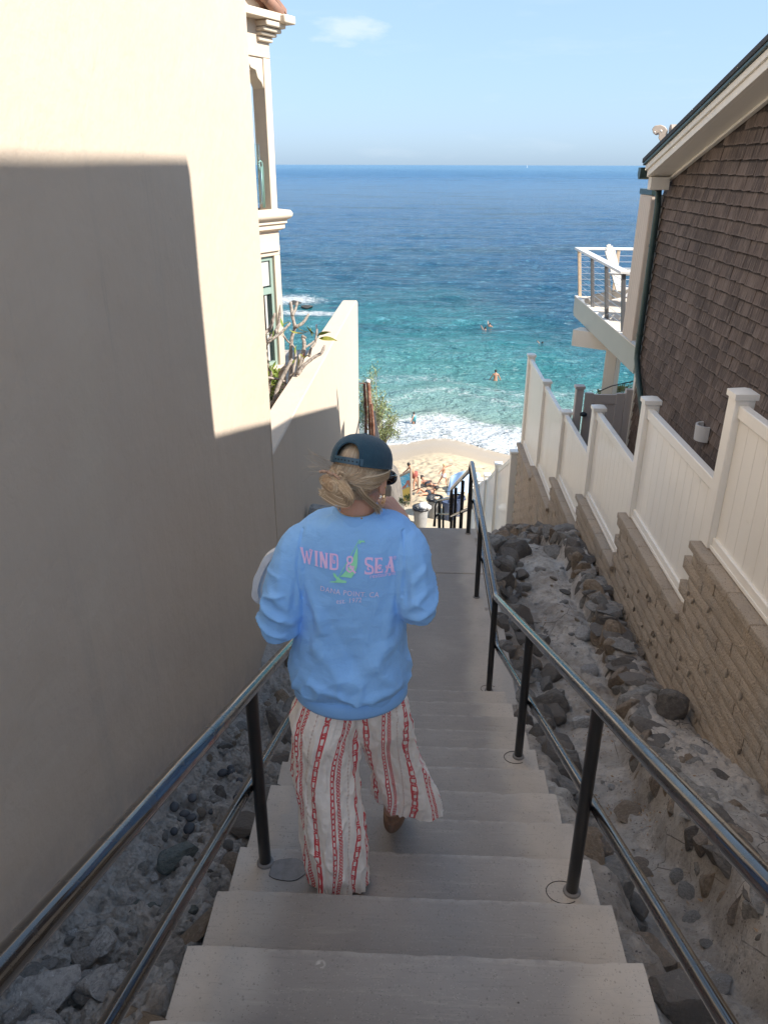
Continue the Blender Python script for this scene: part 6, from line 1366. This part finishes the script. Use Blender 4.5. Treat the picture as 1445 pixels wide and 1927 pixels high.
pk_ = word('WIND', 571.5, 1057, 26.5, .055, 20.2); pk2 = word('SEA', 689.5, 1066, 27, .01, 21.5)
amp = word('&', 656.5, 1063, 27.5, .05, 17)
decal('print_word', 'print_pink', pk_)
decal('print_word', 'print_pink', pk2)
gz = lambda x, y: (550+x/6.568, 1010+y/6.568)
gp = [[[gz(*p) for p in ((828, 245), (836, 300), (834, 400), (825, 480), (800, 540), (757, 598), (700, 590), (615, 585), (660, 545), (705, 500), (740, 450), (765, 400), (785, 350))]],
      [[gz(*p) for p in ((486, 662), (515, 646), (560, 640), (580, 622), (545, 585), (536, 550), (548, 545), (572, 562), (590, 590), (606, 592), (640, 620), (697, 630), (694, 655), (600, 658))]],
      [[gz(*p) for p in ((846, 218), (860, 180), (885, 184), (910, 182), (925, 208), (905, 200), (880, 202), (862, 216))]]]
gp.append(stroke([gz(855, 172), gz(600, 592)], 1.1)); gp.append(stroke([gz(548, 560), gz(580, 590)], 1.6))
decal('print_sailboat', 'print_green', gp); decal('print_ampersand', 'print_pink', amp, off=.0040)
OFS = .030
def text_polys(txt, x0, y0, h, slope=0., shear=0., arc=0., xs=1., track=1.06):
    cu = bpy.data.curves.new('t', 'FONT'); cu.body = txt; cu.size = 1; cu.shear = shear; cu.offset = OFS; cu.space_character = track; cu.resolution_u = 3; cu.fill_mode = 'NONE'
    o = bpy.data.objects.new('t', cu); C.objects.link(o); dg = bpy.context.evaluated_depsgraph_get(); dg.update(); me = bpy.data.meshes.new_from_object(o.evaluated_get(dg))
    vs_ = [v.co.copy() for v in me.vertices]; adj = {}
    for e in me.edges: adj.setdefault(e.vertices[0], []).append(e.vertices[1]); adj.setdefault(e.vertices[1], []).append(e.vertices[0])
    seen = set(); loops = []
    for s0 in adj:
        if s0 in seen: continue
        lp = [s0]; seen.add(s0); c = s0
        while True:
            nx_ = [k for k in adj[c] if k not in seen]
            if not nx_: break
            c = nx_[0]; seen.add(c); lp.append(c)
        if len(lp) > 2: loops.append([vs_[k] for k in lp])
    bpy.data.objects.remove(o); tw = max(v.x for v in vs_); out = []
    for lp in loops:
        q_ = []
        for v in lp:
            u = v.x/tw; px = x0+v.x*h*xs; py = y0+(px-x0)*slope-v.y*h+arc*(1-(2*u-1)**2); q_.append((px, py))
        out.append(q_)
    def area(l): return sum(l[i][0]*l[(i+1) % len(l)][1]-l[(i+1) % len(l)][0]*l[i][1] for i in range(len(l)))/2
    def inside(p, l):
        c = False
        for i in range(len(l)):
            a, b = l[i], l[(i+1) % len(l)]
            if (a[1] > p[1]) != (b[1] > p[1]) and p[0] < (b[0]-a[0])*(p[1]-a[1])/(b[1]-a[1])+a[0]: c = not c
        return c
    out.sort(key=lambda l: -abs(area(l))); grps = []
    for l in out:
        host = next((g_ for g_ in grps if inside(l[0], g_[0])), None)
        (host.append(l) if host else grps.append([l]))
    return grps, tw*h*xs
def fit(txt, x0, x1, y0, h, **k):
    _, w_ = text_polys(txt, x0, y0, h, **k); k['xs'] = k.get('xs', 1.)*(x1-x0)/w_; return text_polys(txt, x0, y0, h, **k)[0]
decal('print_small_lettering', 'print_pink', fit('restaurant', 699, 746.5, 1101.5, 10.5, slope=-.055), 3)
decal('print_small_lettering', 'print_pink', fit('®', 741, 747, 1072, 8), 3)
decal('print_small_lettering', 'print_white', fit('DANA POINT. CA', 606, 715.5, 1127.5, 13.5, slope=.09, arc=1.2, shear=.1, track=1.12), 3)
decal('print_small_lettering', 'print_white', fit('est. 1972', 636, 683.5, 1148.5, 12.5, slope=-.06, shear=.1, track=1.1), 3)
bm.free()
# small white tag stitch
# trousers
tv = []; tf = []; tu = []; tvv = []; NT = 260; NR = 300
def leg(axis, rx, ry, ph, hemfn, seed, uoff):
    P_, _ = spline([a for a in axis], [1]*len(axis), 8); n0 = len(tv); Pn = len(P_); rr = random.Random(seed)
    lens = [0]
    for i in range(1, Pn): lens.append(lens[-1]+(P_[i]-P_[i-1]).length)
    s = np.linspace(0, lens[-1], NR); ax = np.array([tuple(p) for p in P_]); px = np.stack([np.interp(s, lens, ax[:, j]) for j in range(3)], -1)
    th = np.linspace(0, 2*np.pi, NT, endpoint=False); f = s/lens[-1]
    RX = np.interp(f, *zip(*rx)); RY = np.interp(f, *zip(*ry)); T_, F_ = np.meshgrid(th, f)
    fold = .075*np.sin(4*T_+ph+2.1*F_)*F_**.8+.062*np.sin(7*T_+ph*2-3.0*F_+.6*np.sin(5*F_))*F_+.030*np.sin(12*T_+3*F_+ph)*F_**1.5
    kn = .05*np.exp(-((F_-.42)/.10)**2)*np.sin(16*F_+2*np.sin(T_+ph))
    nzz = np.array([noise.fractal(Vector((math.cos(a)*1.6+seed, math.sin(a)*1.6, b*5)), .8, 2, 4) for a, b in zip(T_.ravel(), F_.ravel())]).reshape(T_.shape)*.085
    wr = np.array([noise.noise(Vector((math.cos(a)*5+seed, math.sin(a)*5+b*6, b*26))) for a, b in zip(T_.ravel(), F_.ravel())]).reshape(T_.shape)*.026
    rd = np.array([max(0, 1-2.6*abs(noise.noise(Vector((math.cos(a)*2.2+seed*2, math.sin(a)*2.2+b*2, b*6+math.cos(a)*1.5)))))**2.4 for a, b in zip(T_.ravel(), F_.ravel())]).reshape(T_.shape)*.075*(.3+F_)
    rad = 1+fold+kn+nzz+wr+rd
    dx, dy, dz = hemfn(T_, F_)
    X_ = px[:, 0][:, None]+RX[:, None]*rad*np.cos(T_)+dx; Y_ = px[:, 1][:, None]+RY[:, None]*rad*np.sin(T_)+dy; Z_ = np.repeat(px[:, 2][:, None], NT, 1)+dz
    tv.extend(np.stack([X_, Y_, Z_], -1).reshape(-1, 3).tolist()); tf.extend((grid_faces(NR, NT, True)+n0).tolist())
    tu.extend((uoff+T_*(.105+.022*F_)+.006*np.sin(F_*9+T_*2)).ravel().tolist()); tvv.extend((s[:, None]+0*T_).ravel().tolist())
def hemL(T_, F_): e = np.clip((F_-.80)/.2, 0, 1); return .008*np.sin(5*T_)*e, 0*T_, -.012*e*np.sin(2*T_+.5)
def hemR(T_, F_):
    e = np.clip((F_-.42)/.58, 0, 1)**1.4; right = np.clip(np.cos(T_+.15), 0, 1)**2
    return .075*e*right-.004*e, -.035*e*right+.0*T_, -.030*e*right-.0*T_+.055*e*np.clip(-np.cos(T_), 0, 1)+.012*e
leg([W(-.25, 2.12, 1.48), W(-.27, 2.12, 1.62), W(-.290, 2.12, 1.78), W(-.296, 2.12, 1.95), W(-.280, 2.11, 2.15), W(-.262, 2.10, 2.35), W(-.254, 2.10, 2.505)], [(0, .088), (.13, .096), (.24, .118), (.35, .112), (.5, .112), (.75, .112), (1, .104)], [(0, .10), (.13, .112), (.3, .125), (.5, .105), (.75, .112), (1, .110)], .7, hemL, 3, .047)
leg([W(-.13, 2.12, 1.48), W(-.12, 2.15, 1.64), W(-.100, 2.20, 1.80), W(-.078, 2.265, 1.97), W(-.055, 2.32, 2.13), W(-.034, 2.36, 2.27), W(-.026, 2.39, 2.375)], [(0, .088), (.13, .094), (.25, .110), (.4, .104), (.6, .094), (.85, .098), (1, .106)], [(0, .10), (.13, .11), (.3, .122), (.6, .10), (1, .115)], 2.6, hemR, 9, .085)
tvn = np.array(tv)-wo_
trs = link('trousers', np_mesh('trousers', tvn, tf, M['linen'], True, {'u': tu, 'v': tvv}), woman, worldloc(woman))
s_ = trs.modifiers.new('solid', 'SOLIDIFY'); s_.thickness = .0018; s_.offset = -1
# shoes
def shoe(heel, fdir, up=(0, 0, 1)):
    f = Vector(fdir).normalized(); s = f.cross(Vector(up)).normalized(); u = s.cross(f); hl_ = Vector(heel)
    out = []
    def outline(sc, z_, cut=None):
        pts = []
        for k in range(40):
            a = 2*math.pi*k/40; c = math.cos(a); L0 = .128; w_ = (.046+.012*max(0, c)-.004*max(0, -c)); pts.append(hl_+f*(.105+L0*c*sc)+s*(w_*math.sin(a)*sc)+u*z_)
        return pts
    n = 40
    def loft(rings, name, mat, par, closed=True):
        V = [p for r in rings for p in r]; F = [(i*n+k, i*n+(k+1) % n, (i+1)*n+(k+1) % n, (i+1)*n+k) for i in range(len(rings)-1) for k in range(n)]
        if closed: F += [tuple(range(n-1, -1, -1)), tuple((len(rings)-1)*n+k for k in range(n))]
        return MB().add(V, F).build(name, M[mat], par, smooth=40)
    top = loft([outline(.97, 0), outline(1.02, .006), outline(1.03, .030), outline(1.0, .036)], 'shoe', 'shoe_sole', woman)
    up_ = []
    for z_, sc in ((.036, 1.), (.050, 1.02), (.066, .98), (.078, .90), (.080, .84)):
        r = outline(sc, z_); up_.append([p-u*(.016*max(0, (-((p-hl_).dot(f)-.105)/.128))) if z_ > .05 else p for p in r])
    w_ = loft(up_, 'upper', 'shoe_suede', top, False)
    fr = []
    for j in range(7):
        a = j/6; fr.append([hl_+f*(.11+.115*math.cos(2*math.pi*k/n)*(1-.0*a)*1 if False else .0)+Vector((0, 0, 0)) for k in range(n)])
    V = []; F = []
    for i in range(9):
        t = i/8; xx = .085+.145*t; hw = .054*math.sqrt(max(.02, 1-((xx-.105)/.135)**2))
        for k in range(11): q_ = -1+2*k/10; V.append(hl_+f*xx+s*hw*q_+u*(.062+.034*(1-t*.6)*math.sqrt(max(0, 1-q_*q_))))
    F = [(i*11+k, i*11+k+1, (i+1)*11+k+1, (i+1)*11+k) for i in range(8) for k in range(10)]; MB().add(V, F).build('toe_cap', M['shoe_suede'], top, smooth=True)
    V = [p for p in outline(.93, .040)]; MB().add([hl_+f*.1+u*.038]+V, [(0, k+1, (k+1) % n+1) for k in range(n)]).build('footbed', M['shoe_lining'], top)
    b = MB(); b.beam(hl_+f*.09+s*.052+u*.075, hl_+f*.09-s*.052+u*.075, .024, .004, tuple(f)); b.build('strap', M['shoe_suede'], top, bevel=.002)
    b = MB(); b.beam(hl_+f*.09+s*.056+u*.060, hl_+f*.09+s*.056+u*.085, .020, .006, tuple(f)); b.build('buckle', M['gold'], top, bevel=.002)
    return top
shoe(W(-.258, 2.06, 2.537+RISE-.0+.0-RISE+.0)+Vector((0, 0, .001)), (.0, 1, 0))
shoe(RF-Vector((.0, .035, .0)), (.10, 1, -.30), (0, .3, 1))

# ---- cap
CC = hl(0, -.009, .024)
def cp(az, el, r=1., fl=0.):
    """az 0 = forward, el from rim; head space dome"""
    ce, se = math.cos(el), math.sin(el); hh = .082
    v = Vector((.0875*r*math.sin(az)*ce**.85, .112*r*math.cos(az)*ce**.85, hh*r*(se**.92 if se > 0 else se)))
    return CC+(hM @ v)
nA, nE = 288, 64; V = []; idx = {}
def hole(az, el):
    b_ = abs(abs(az)-math.pi); hgt = R(40); return el < hgt and b_ < R(27)*math.sqrt(max(0, 1-(el/hgt)**2.2))
keep = np.zeros((nE, nA), bool)
for i in range(nE+1):
    el = R(-6)+(R(90)-R(-6))*i/nE
    for k in range(nA):
        az = -math.pi+2*math.pi*k/nA; seam = min(abs(((az+math.pi/2)*3/math.pi) % 1), 1-abs(((az+math.pi/2)*3/math.pi) % 1))
        r = 1+.0+(-.014 if seam < .012 else 0)+.006*noise.noise(Vector((az*2.2, el*4, 3)))+.004*noise.noise(Vector((az*7, el*9, 1)))
        az2, el2 = az, el
        b_ = abs(abs(az)-math.pi)
        V.append(cp(az2, el2, r))
F = []
for i in range(nE):
    el = R(-6)+(R(96))*(i+.5)/nE
    for k in range(nA):
        az = -math.pi+2*math.pi*(k+.5)/nA
        if not hole(az, max(0, el)) : F.append((i*nA+k, i*nA+(k+1) % nA, (i+1)*nA+(k+1) % nA, (i+1)*nA+k))
capo = MB().add(V, F).build('cap', M['cap_fabric'], woman, smooth=True, fix=False)
s_ = capo.modifiers.new('solid', 'SOLIDIFY'); s_.thickness = .0028; s_.offset = 0
b = MB(); arch = []
for k in range(33):
    t = -1+2*k/32; el = R(40)*(1-abs(t)**2.4)**(1/2.2) if abs(t) < 1 else 0; az = math.pi+R(27)*t; arch.append(cp(az, max(el, R(-3)), 1.012))
b.tube([cp(math.pi-R(27), R(-5), 1.012)]+arch+[cp(math.pi+R(27), R(-5), 1.012)], .0030, 8); b.build('binding', M['cap_fabric'], capo, smooth=True)
b = MB(); b.tube([cp(a, R(-5.5), 1.004) for a in np.linspace(math.pi+R(27), 3*math.pi-R(27), 80)], .0026, 6); b.build('sweatband_edge', M['cap_fabric'], capo, smooth=True)
V = []; n = 40
for k in range(n+1):
    az = math.pi+R(31)*(1-2*k/n)-R(2)
    for el, r in ((R(-5), 1.012), (R(7), 1.012), (R(7), 1.030), (R(-5), 1.030)): V.append(cp(az, el, r))
F = [(k*4+j, k*4+(j+1) % 4, (k+1)*4+(j+1) % 4, (k+1)*4+j) for k in range(n) for j in range(4)]+[(0, 1, 2, 3), (n*4+3, n*4+2, n*4+1, n*4)]
st = MB().add(V, F).build('strap', M['cap_strap'], capo, bevel=.0012)
for k in range(7):
    az = math.pi+R(22)-R(7.3)*k; p = cp(az, R(1), 1.032); nn_ = (p-CC).normalized(); b = MB(); b.lathe([(.0024, 0), (.0024, .0006)], (0, 0, 0), 10); q_ = nn_.to_track_quat('Z', 'Y').to_matrix(); b.v = [tuple(p+q_ @ Vector(v)) for v in b.v]; b.build('snap_hole', M['black_hole'], st)
for s_az in range(6):
    az = -math.pi/2+math.pi/3*s_az
    if abs(abs(az)-math.pi) < R(20): continue
    b = MB(); b.tube([cp(az, e_, 1.004) for e_ in np.linspace(R(-4), R(88), 30)], .0011, 5); b.build('seam', M['cap_fabric'], capo, smooth=True)
    p = cp(az+math.pi/6, R(48), 1.004); b = MB(); b.tube([p+(p-CC).normalized().orthogonal().normalized()*.0036*math.cos(a)+(p-CC).normalized().cross((p-CC).normalized().orthogonal()).normalized()*.0036*math.sin(a) for a in np.linspace(0, 2*math.pi, 14)], .0010, 5); b.build('eyelet', M['cap_strap'], capo, smooth=True)
MB().ell(cp(0, R(90)), (.008, .008, .005), 12, 8, hM).build('button', M['cap_fabric'], capo, smooth=True)
V = []; nb = 24
for i in range(9):
    t = i/8
    for k in range(nb+1):
        a = R(-62)+R(124)*k/nb; reach = .072*math.cos(a*1.35)**.6 if abs(a*1.35) < math.pi/2 else 0
        base = Vector((.084*math.sin(a), .104*math.cos(a), 0)); v = base+Vector((0, 1, 0))*reach*t; v.z = -.002-.022*t-.035*(v.x/.084)**2*t*.6; V.append(CC+(hM @ v))
F = [(i*(nb+1)+k, i*(nb+1)+k+1, (i+1)*(nb+1)+k+1, (i+1)*(nb+1)+k) for i in range(8) for k in range(nb)]
o = MB().add(V, F).build('brim', M['cap_fabric'], capo, smooth=True, fix=False); s_ = o.modifiers.new('solid', 'SOLIDIFY'); s_.thickness = .004

# ---- hair
hv, hf, hr, hs = [], [], [], []
def strand(pts, r0, r1=None, rnd=None):
    P_, _ = spline(pts, [1]*len(pts), 4); n = len(P_); r1 = r0*.4 if r1 is None else r1; rv_ = random.random() if rnd is None else rnd; k0 = len(hv); prev = None
    for i, p in enumerate(P_):
        t = (P_[min(i+1, n-1)]-P_[max(i-1, 0)]).normalized(); a = Vector((.3, .5, .8)) if prev is None else prev; u_ = (a-t*a.dot(t)).normalized(); prev = u_; w_ = t.cross(u_); r = r0+(r1-r0)*i/(n-1)
        for k in range(3): an = 2*math.pi*k/3; hv.append(p+(u_*math.cos(an)+w_*math.sin(an))*r); hr.append(rv_); hs.append(0.)
    for i in range(n-1):
        for k in range(3): hf.append((k0+i*3+k, k0+i*3+(k+1) % 3, k0+(i+1)*3+(k+1) % 3, k0+(i+1)*3+k))
# shell of hair over the skull (below the cap and under the opening)
b = MB(); b.ell(hl(0, -.010, .004), (.0785, .096, .094), 40, 28, hM); b.ell(hl(0, -.045, -.045), (.064, .052, .046), 28, 18, hM)
BUN = hl(-.028, -.118, -.048); bax = (hM @ Vector((-.12, -1, -.25))).normalized(); bu = (hM @ Vector((1, -.1, -.18))); bu = (bu-bax*bu.dot(bax)).normalized(); bvv = bax.cross(bu)
b.ell(BUN, (.043, .027, .028), 26, 16, Matrix((bu, bax, bvv)).transposed())
shellN = len(b.v)
# cut the face side away: drop faces in front
def hlocal(p): return hM.inverted() @ (Vector(p)-HC)
ff = [f for f in b.f if not all((hlocal(b.v[i]).y > .030 and hlocal(b.v[i]).z < .05) for i in f)]
hshell = ff; base_n = len(hv)
hv += [Vector(v) for v in b.v]; hr += [.45]*shellN; hs += [1.]*shellN
shell_faces = [tuple(i+base_n for i in f) for f in hshell]
RS = random.Random(5)
def skull(az, z_, off=0.):
    """az 0 = back of the head, + = right ; z_ in head space"""
    k = math.sqrt(max(.0, 1-(z_/.100)**2)); r = .0805+off
    if z_ < 0: k = max(k, .80+z_*1.2)
    return hl(math.sin(az)*r*k, -.010-math.cos(az)*(.098+off)*k, z_)
for i in range(2600):
    az = RS.uniform(R(-105), R(108)); z0 = .012; side = 1 if az > 0 else -1; kk = RS.uniform(0, 1); off = RS.uniform(.0, .006)
    ex = -.020+RS.gauss(0, .014); ez = -.022+RS.gauss(0, .007); sag = -.012*abs(az)*(1 if RS.random() < .7 else 1.8)
    pts = [skull(az, z0, off*.2-.006), skull(az*.86, z0-.014+sag*.3, off-.001), skull(az*.58, -.010+sag*.9, off+.004+RS.uniform(0, .004)), skull(az*.28-.10, -.030+sag*.35, off+.010), hl(ex, -.112, ez)]
    strand(pts, RS.uniform(.0005, .0011), .0007)
for i in range(420):       # hair seen through the opening of the cap
    az = RS.uniform(R(-34), R(34)); pts = [skull(az*.9, .078, -.006), skull(az, .055, -.002), skull(az, .030, -.003), skull(az*.9, .005, -.004)]; strand(pts, RS.uniform(.0009, .0015), .0012)
for i in range(620):       # lower hair swept up from the nape
    az = RS.uniform(R(-75), R(80)); pts = [skull(az*.75, -.085, -.012), skull(az*.8, -.062, .002), skull(az*.5, -.048, .010), hl(-.02+RS.gauss(0, .02), -.108, -.045+RS.gauss(0, .008))]; strand(pts, RS.uniform(.0005, .0010), .0007)
for i in range(2600):      # the twisted bun
    rr_ = math.sqrt(RS.uniform(.10, 1)); a0 = RS.uniform(0, 6.28); span = RS.uniform(1.6, 4.2)*(1 if RS.random() < .85 else -1); dep = math.sqrt(max(0, 1-rr_**2*.92))*.031+RS.uniform(-.002, .003); pts = []
    for k in range(6):
        a = a0+span*k/5; r = rr_*(1-.10*k/5); pts.append(BUN+bu*(math.cos(a)*.052*r)+bvv*(math.sin(a)*.031*r+.004*math.sin(a*2))+bax*(dep*.9-.010*rr_))
    strand(pts, RS.uniform(.0005, .0011), .0006)
for i in range(260):       # big front loop of the bun on the right
    pts = []; w_ = RS.gauss(0, .008); w2 = RS.gauss(0, .007)
    for (px, py, yy) in ((-.005, .018, .012), (.045, .012, .020), (.068, -.010, .016), (.056, -.034, .008), (.022, -.040, .012), (-.020, -.030, .018)): pts.append(BUN+bu*(px+w_)+bvv*(py+w2)+bax*yy)
    strand(pts, RS.uniform(.0005, .0010), .0007)
for i in range(60):        # small knot loop above the scrunchie
    a0 = RS.uniform(0, 1); pts = [BUN+bu*(.030+.012*math.cos(a))+bvv*(.036+.016*math.sin(a))+bax*(.012+RS.uniform(0, .004)) for a in np.linspace(a0-2.2, a0+3.4, 7)]; strand(pts, .0011, .0009)
for i in range(130):       # loose lock down the right of the neck
    w_ = RS.gauss(0, .007); w2 = RS.gauss(0, .004); pts = [hl(.030+w_, -.095, -.040), hl(.052+w_, -.078+w2, -.068), W(-.108+w_, 2.075+w2, .925), W(-.100+w_*1.1, 2.085+w2, .940+RS.uniform(-.02, .015))]; strand(pts, RS.uniform(.0008, .0014), .0005)
for i in range(90):        # hair tucked over the right ear to the temple
    w_ = RS.gauss(0, .006); pts = [skull(R(112), .012+w_, .006), skull(R(88), -.002+w_, .012), skull(R(60), -.016+w_, .012), skull(R(30), -.03+w_, .012)]; strand(pts, .0012, .0010)
for i in range(26):        # flyaways to the left
    dz = RS.gauss(0, .012); pts = [skull(R(-80), .0+dz, .004), skull(R(-88), -.01+dz, .020), hl(-.118+RS.gauss(0, .008), -.06, -.002+dz+RS.gauss(0, .01)), hl(-.150+RS.gauss(0, .014), -.07, .010+dz*1.5+RS.gauss(0, .012))]; strand(pts, .00045, .0002)
for i in range(70):
    az = RS.uniform(R(-110), R(120)); z_ = RS.uniform(-.07, .01); p = skull(az, z_, .003); q_ = skull(az+RS.gauss(0, .12), z_-RS.uniform(0, .03), RS.uniform(.010, .022)); strand([p, (p+q_)/2+Vector((0, 0, .006)), q_], .0005, .0002)
HV = np.array([tuple(v) for v in hv])-wo_
tri = [f for f in shell_faces]
me = bpy.data.meshes.new('hair'); me.from_pydata(HV.tolist(), [], [tuple(f) for f in hf]+tri); a = me.attributes.new('rnd', 'FLOAT', 'POINT'); a.data.foreach_set('value', hr); a = me.attributes.new('shell', 'FLOAT', 'POINT'); a.data.foreach_set('value', hs)
me.materials.append(M['hair']); me.shade_smooth(); hair = link('hair', me, woman, worldloc(woman))
b = MB(); ring = [BUN+bu*(-.006+.036*math.cos(a))+bvv*(.026+.010*math.sin(a))+bax*(.016+.003*math.sin(a*9)) for a in np.linspace(.2, 3.0, 40)]
b.tube(ring, [.0042+.0016*math.sin(k*1.9) for k in range(40)], 8); b.build('scrunchie', M['scrunchie'], woman, smooth=True)
# sunglasses, earrings, necklace, rings
b = MB(); g0 = hl(.066, .084, -.012)
b.ell(hl(.045, .108, -.016), (.030, .006, .024), 18, 12, hM); b.ell(hl(-.035, .112, -.016), (.030, .006, .024), 18, 12, hM)
b.tube([hl(.074, .100, -.006), hl(.084, .060, -.006), hl(.086, .015, -.010), hl(.080, -.004, -.020)], .0038, 8); b.tube([hl(-.066, .100, -.006), hl(-.080, .06, -.006), hl(-.082, .0, -.010)], .0038, 8); b.tube([hl(-.01, .114, -.01), hl(.02, .114, -.01)], .003, 6)
b.build('sunglasses', M['sunglasses'], woman, smooth=True)
ear = hl(.084, -.004, -.064)
b = MB(); pts = []
for k in range(25):
    a = 2*math.pi*k/24; pts.append(ear+hM @ Vector((.0015, -.008*math.copysign(abs(math.cos(a))**.6, math.cos(a))*1., -.012+.014*math.copysign(abs(math.sin(a))**.6, math.sin(a)))))
b.tube(pts, .0016, 8); b.build('earring', M['gold'], woman, smooth=True)
b = MB().ell(hl(.087, -.006, -.040), (.003, .003, .003), 8, 6); b.build('earring', M['gold'], woman, smooth=True)
b = MB(); b.tube([W(-.168+.058*math.cos(a), 2.112+.055*math.sin(a), .945-.020*math.sin(a)*-1*0-.006*math.sin(a)) for a in np.linspace(0, 2*math.pi, 60)], .0009, 5); b.ell(W(-.150, 2.052, .954), (.003, .002, .003), 8, 6); b.build('necklace', M['gold'], woman, smooth=True)
b0, f_, u_, s_h = RB
for w_, mat in ((.009, 'silver'), (-.008, 'silver')):
    kn = b0+f_*.078+s_h*w_; a = R(58); d1 = f_*math.cos(a)-u_*math.sin(a); c_ = kn+d1*.020; n1 = d1.cross(s_h).normalized()
    b = MB(); b.tube([c_+s_h*.0128*math.cos(a)+n1*.0128*math.sin(a) for a in np.linspace(0, 2*math.pi, 25)], .0014, 6); b.build('ring', M[mat], woman, smooth=True)

# canvas bag held on the left forearm
tb_ = thing('canvas_bag', 'white canvas bag with looped strap held at the left arm of the woman', 'bag', W(-.43, 2.22, 1.30))
b = MB(); pts = [W(-.425, 2.20, 1.14), W(-.462, 2.17, 1.155), W(-.492, 2.16, 1.21), W(-.508, 2.155, 1.265), W(-.500, 2.16, 1.305), W(-.475, 2.18, 1.315), W(-.44, 2.20, 1.30)]
P_, _ = spline(pts, [1]*len(pts), 5)
V = [];
for i, p in enumerate(P_):
    t = (P_[min(i+1, len(P_)-1)]-P_[max(i-1, 0)]).normalized(); n_ = t.cross(Vector((.1, -1, .1))).normalized(); o_ = Vector((0, 1, 0))
    V += [p+n_*.010-o_*.013+Vector((.002*math.sin(i), 0, 0)), p+n_*.010+o_*.013, p-n_*.010+o_*.013, p-n_*.010-o_*.013]
F = [(k*4+j, k*4+(j+1) % 4, (k+1)*4+(j+1) % 4, (k+1)*4+j) for k in range(len(P_)-1) for j in range(4)]
MB().add(V, F).build('strap', M['canvas'], tb_, smooth=40)
V2 = [tuple(Vector(v)+Vector((.018, .02, -.004))) for v in V]; MB().add(V2, F).build('strap', M['canvas'], tb_, smooth=40)
b = MB()
for i in range(12):
    for k in range(24):
        a = 2*math.pi*k/24; t = i/11; rx_, ry_ = .085*(1-.2*t)*(1+.04*math.sin(k*3)), .05*(1+.3*math.sin(t*3)); b.v.append(tuple(W(-.335+rx_*math.cos(a), 2.30+ry_*math.sin(a), 1.23+.15*t+.006*math.sin(k*2))))
b.f = [(i*24+k, i*24+(k+1) % 24, (i+1)*24+(k+1) % 24, (i+1)*24+k) for i in range(11) for k in range(24)]+[tuple(11*24+k for k in range(24))]
b.build('bag_body', M['canvas'], tb_, smooth=True)
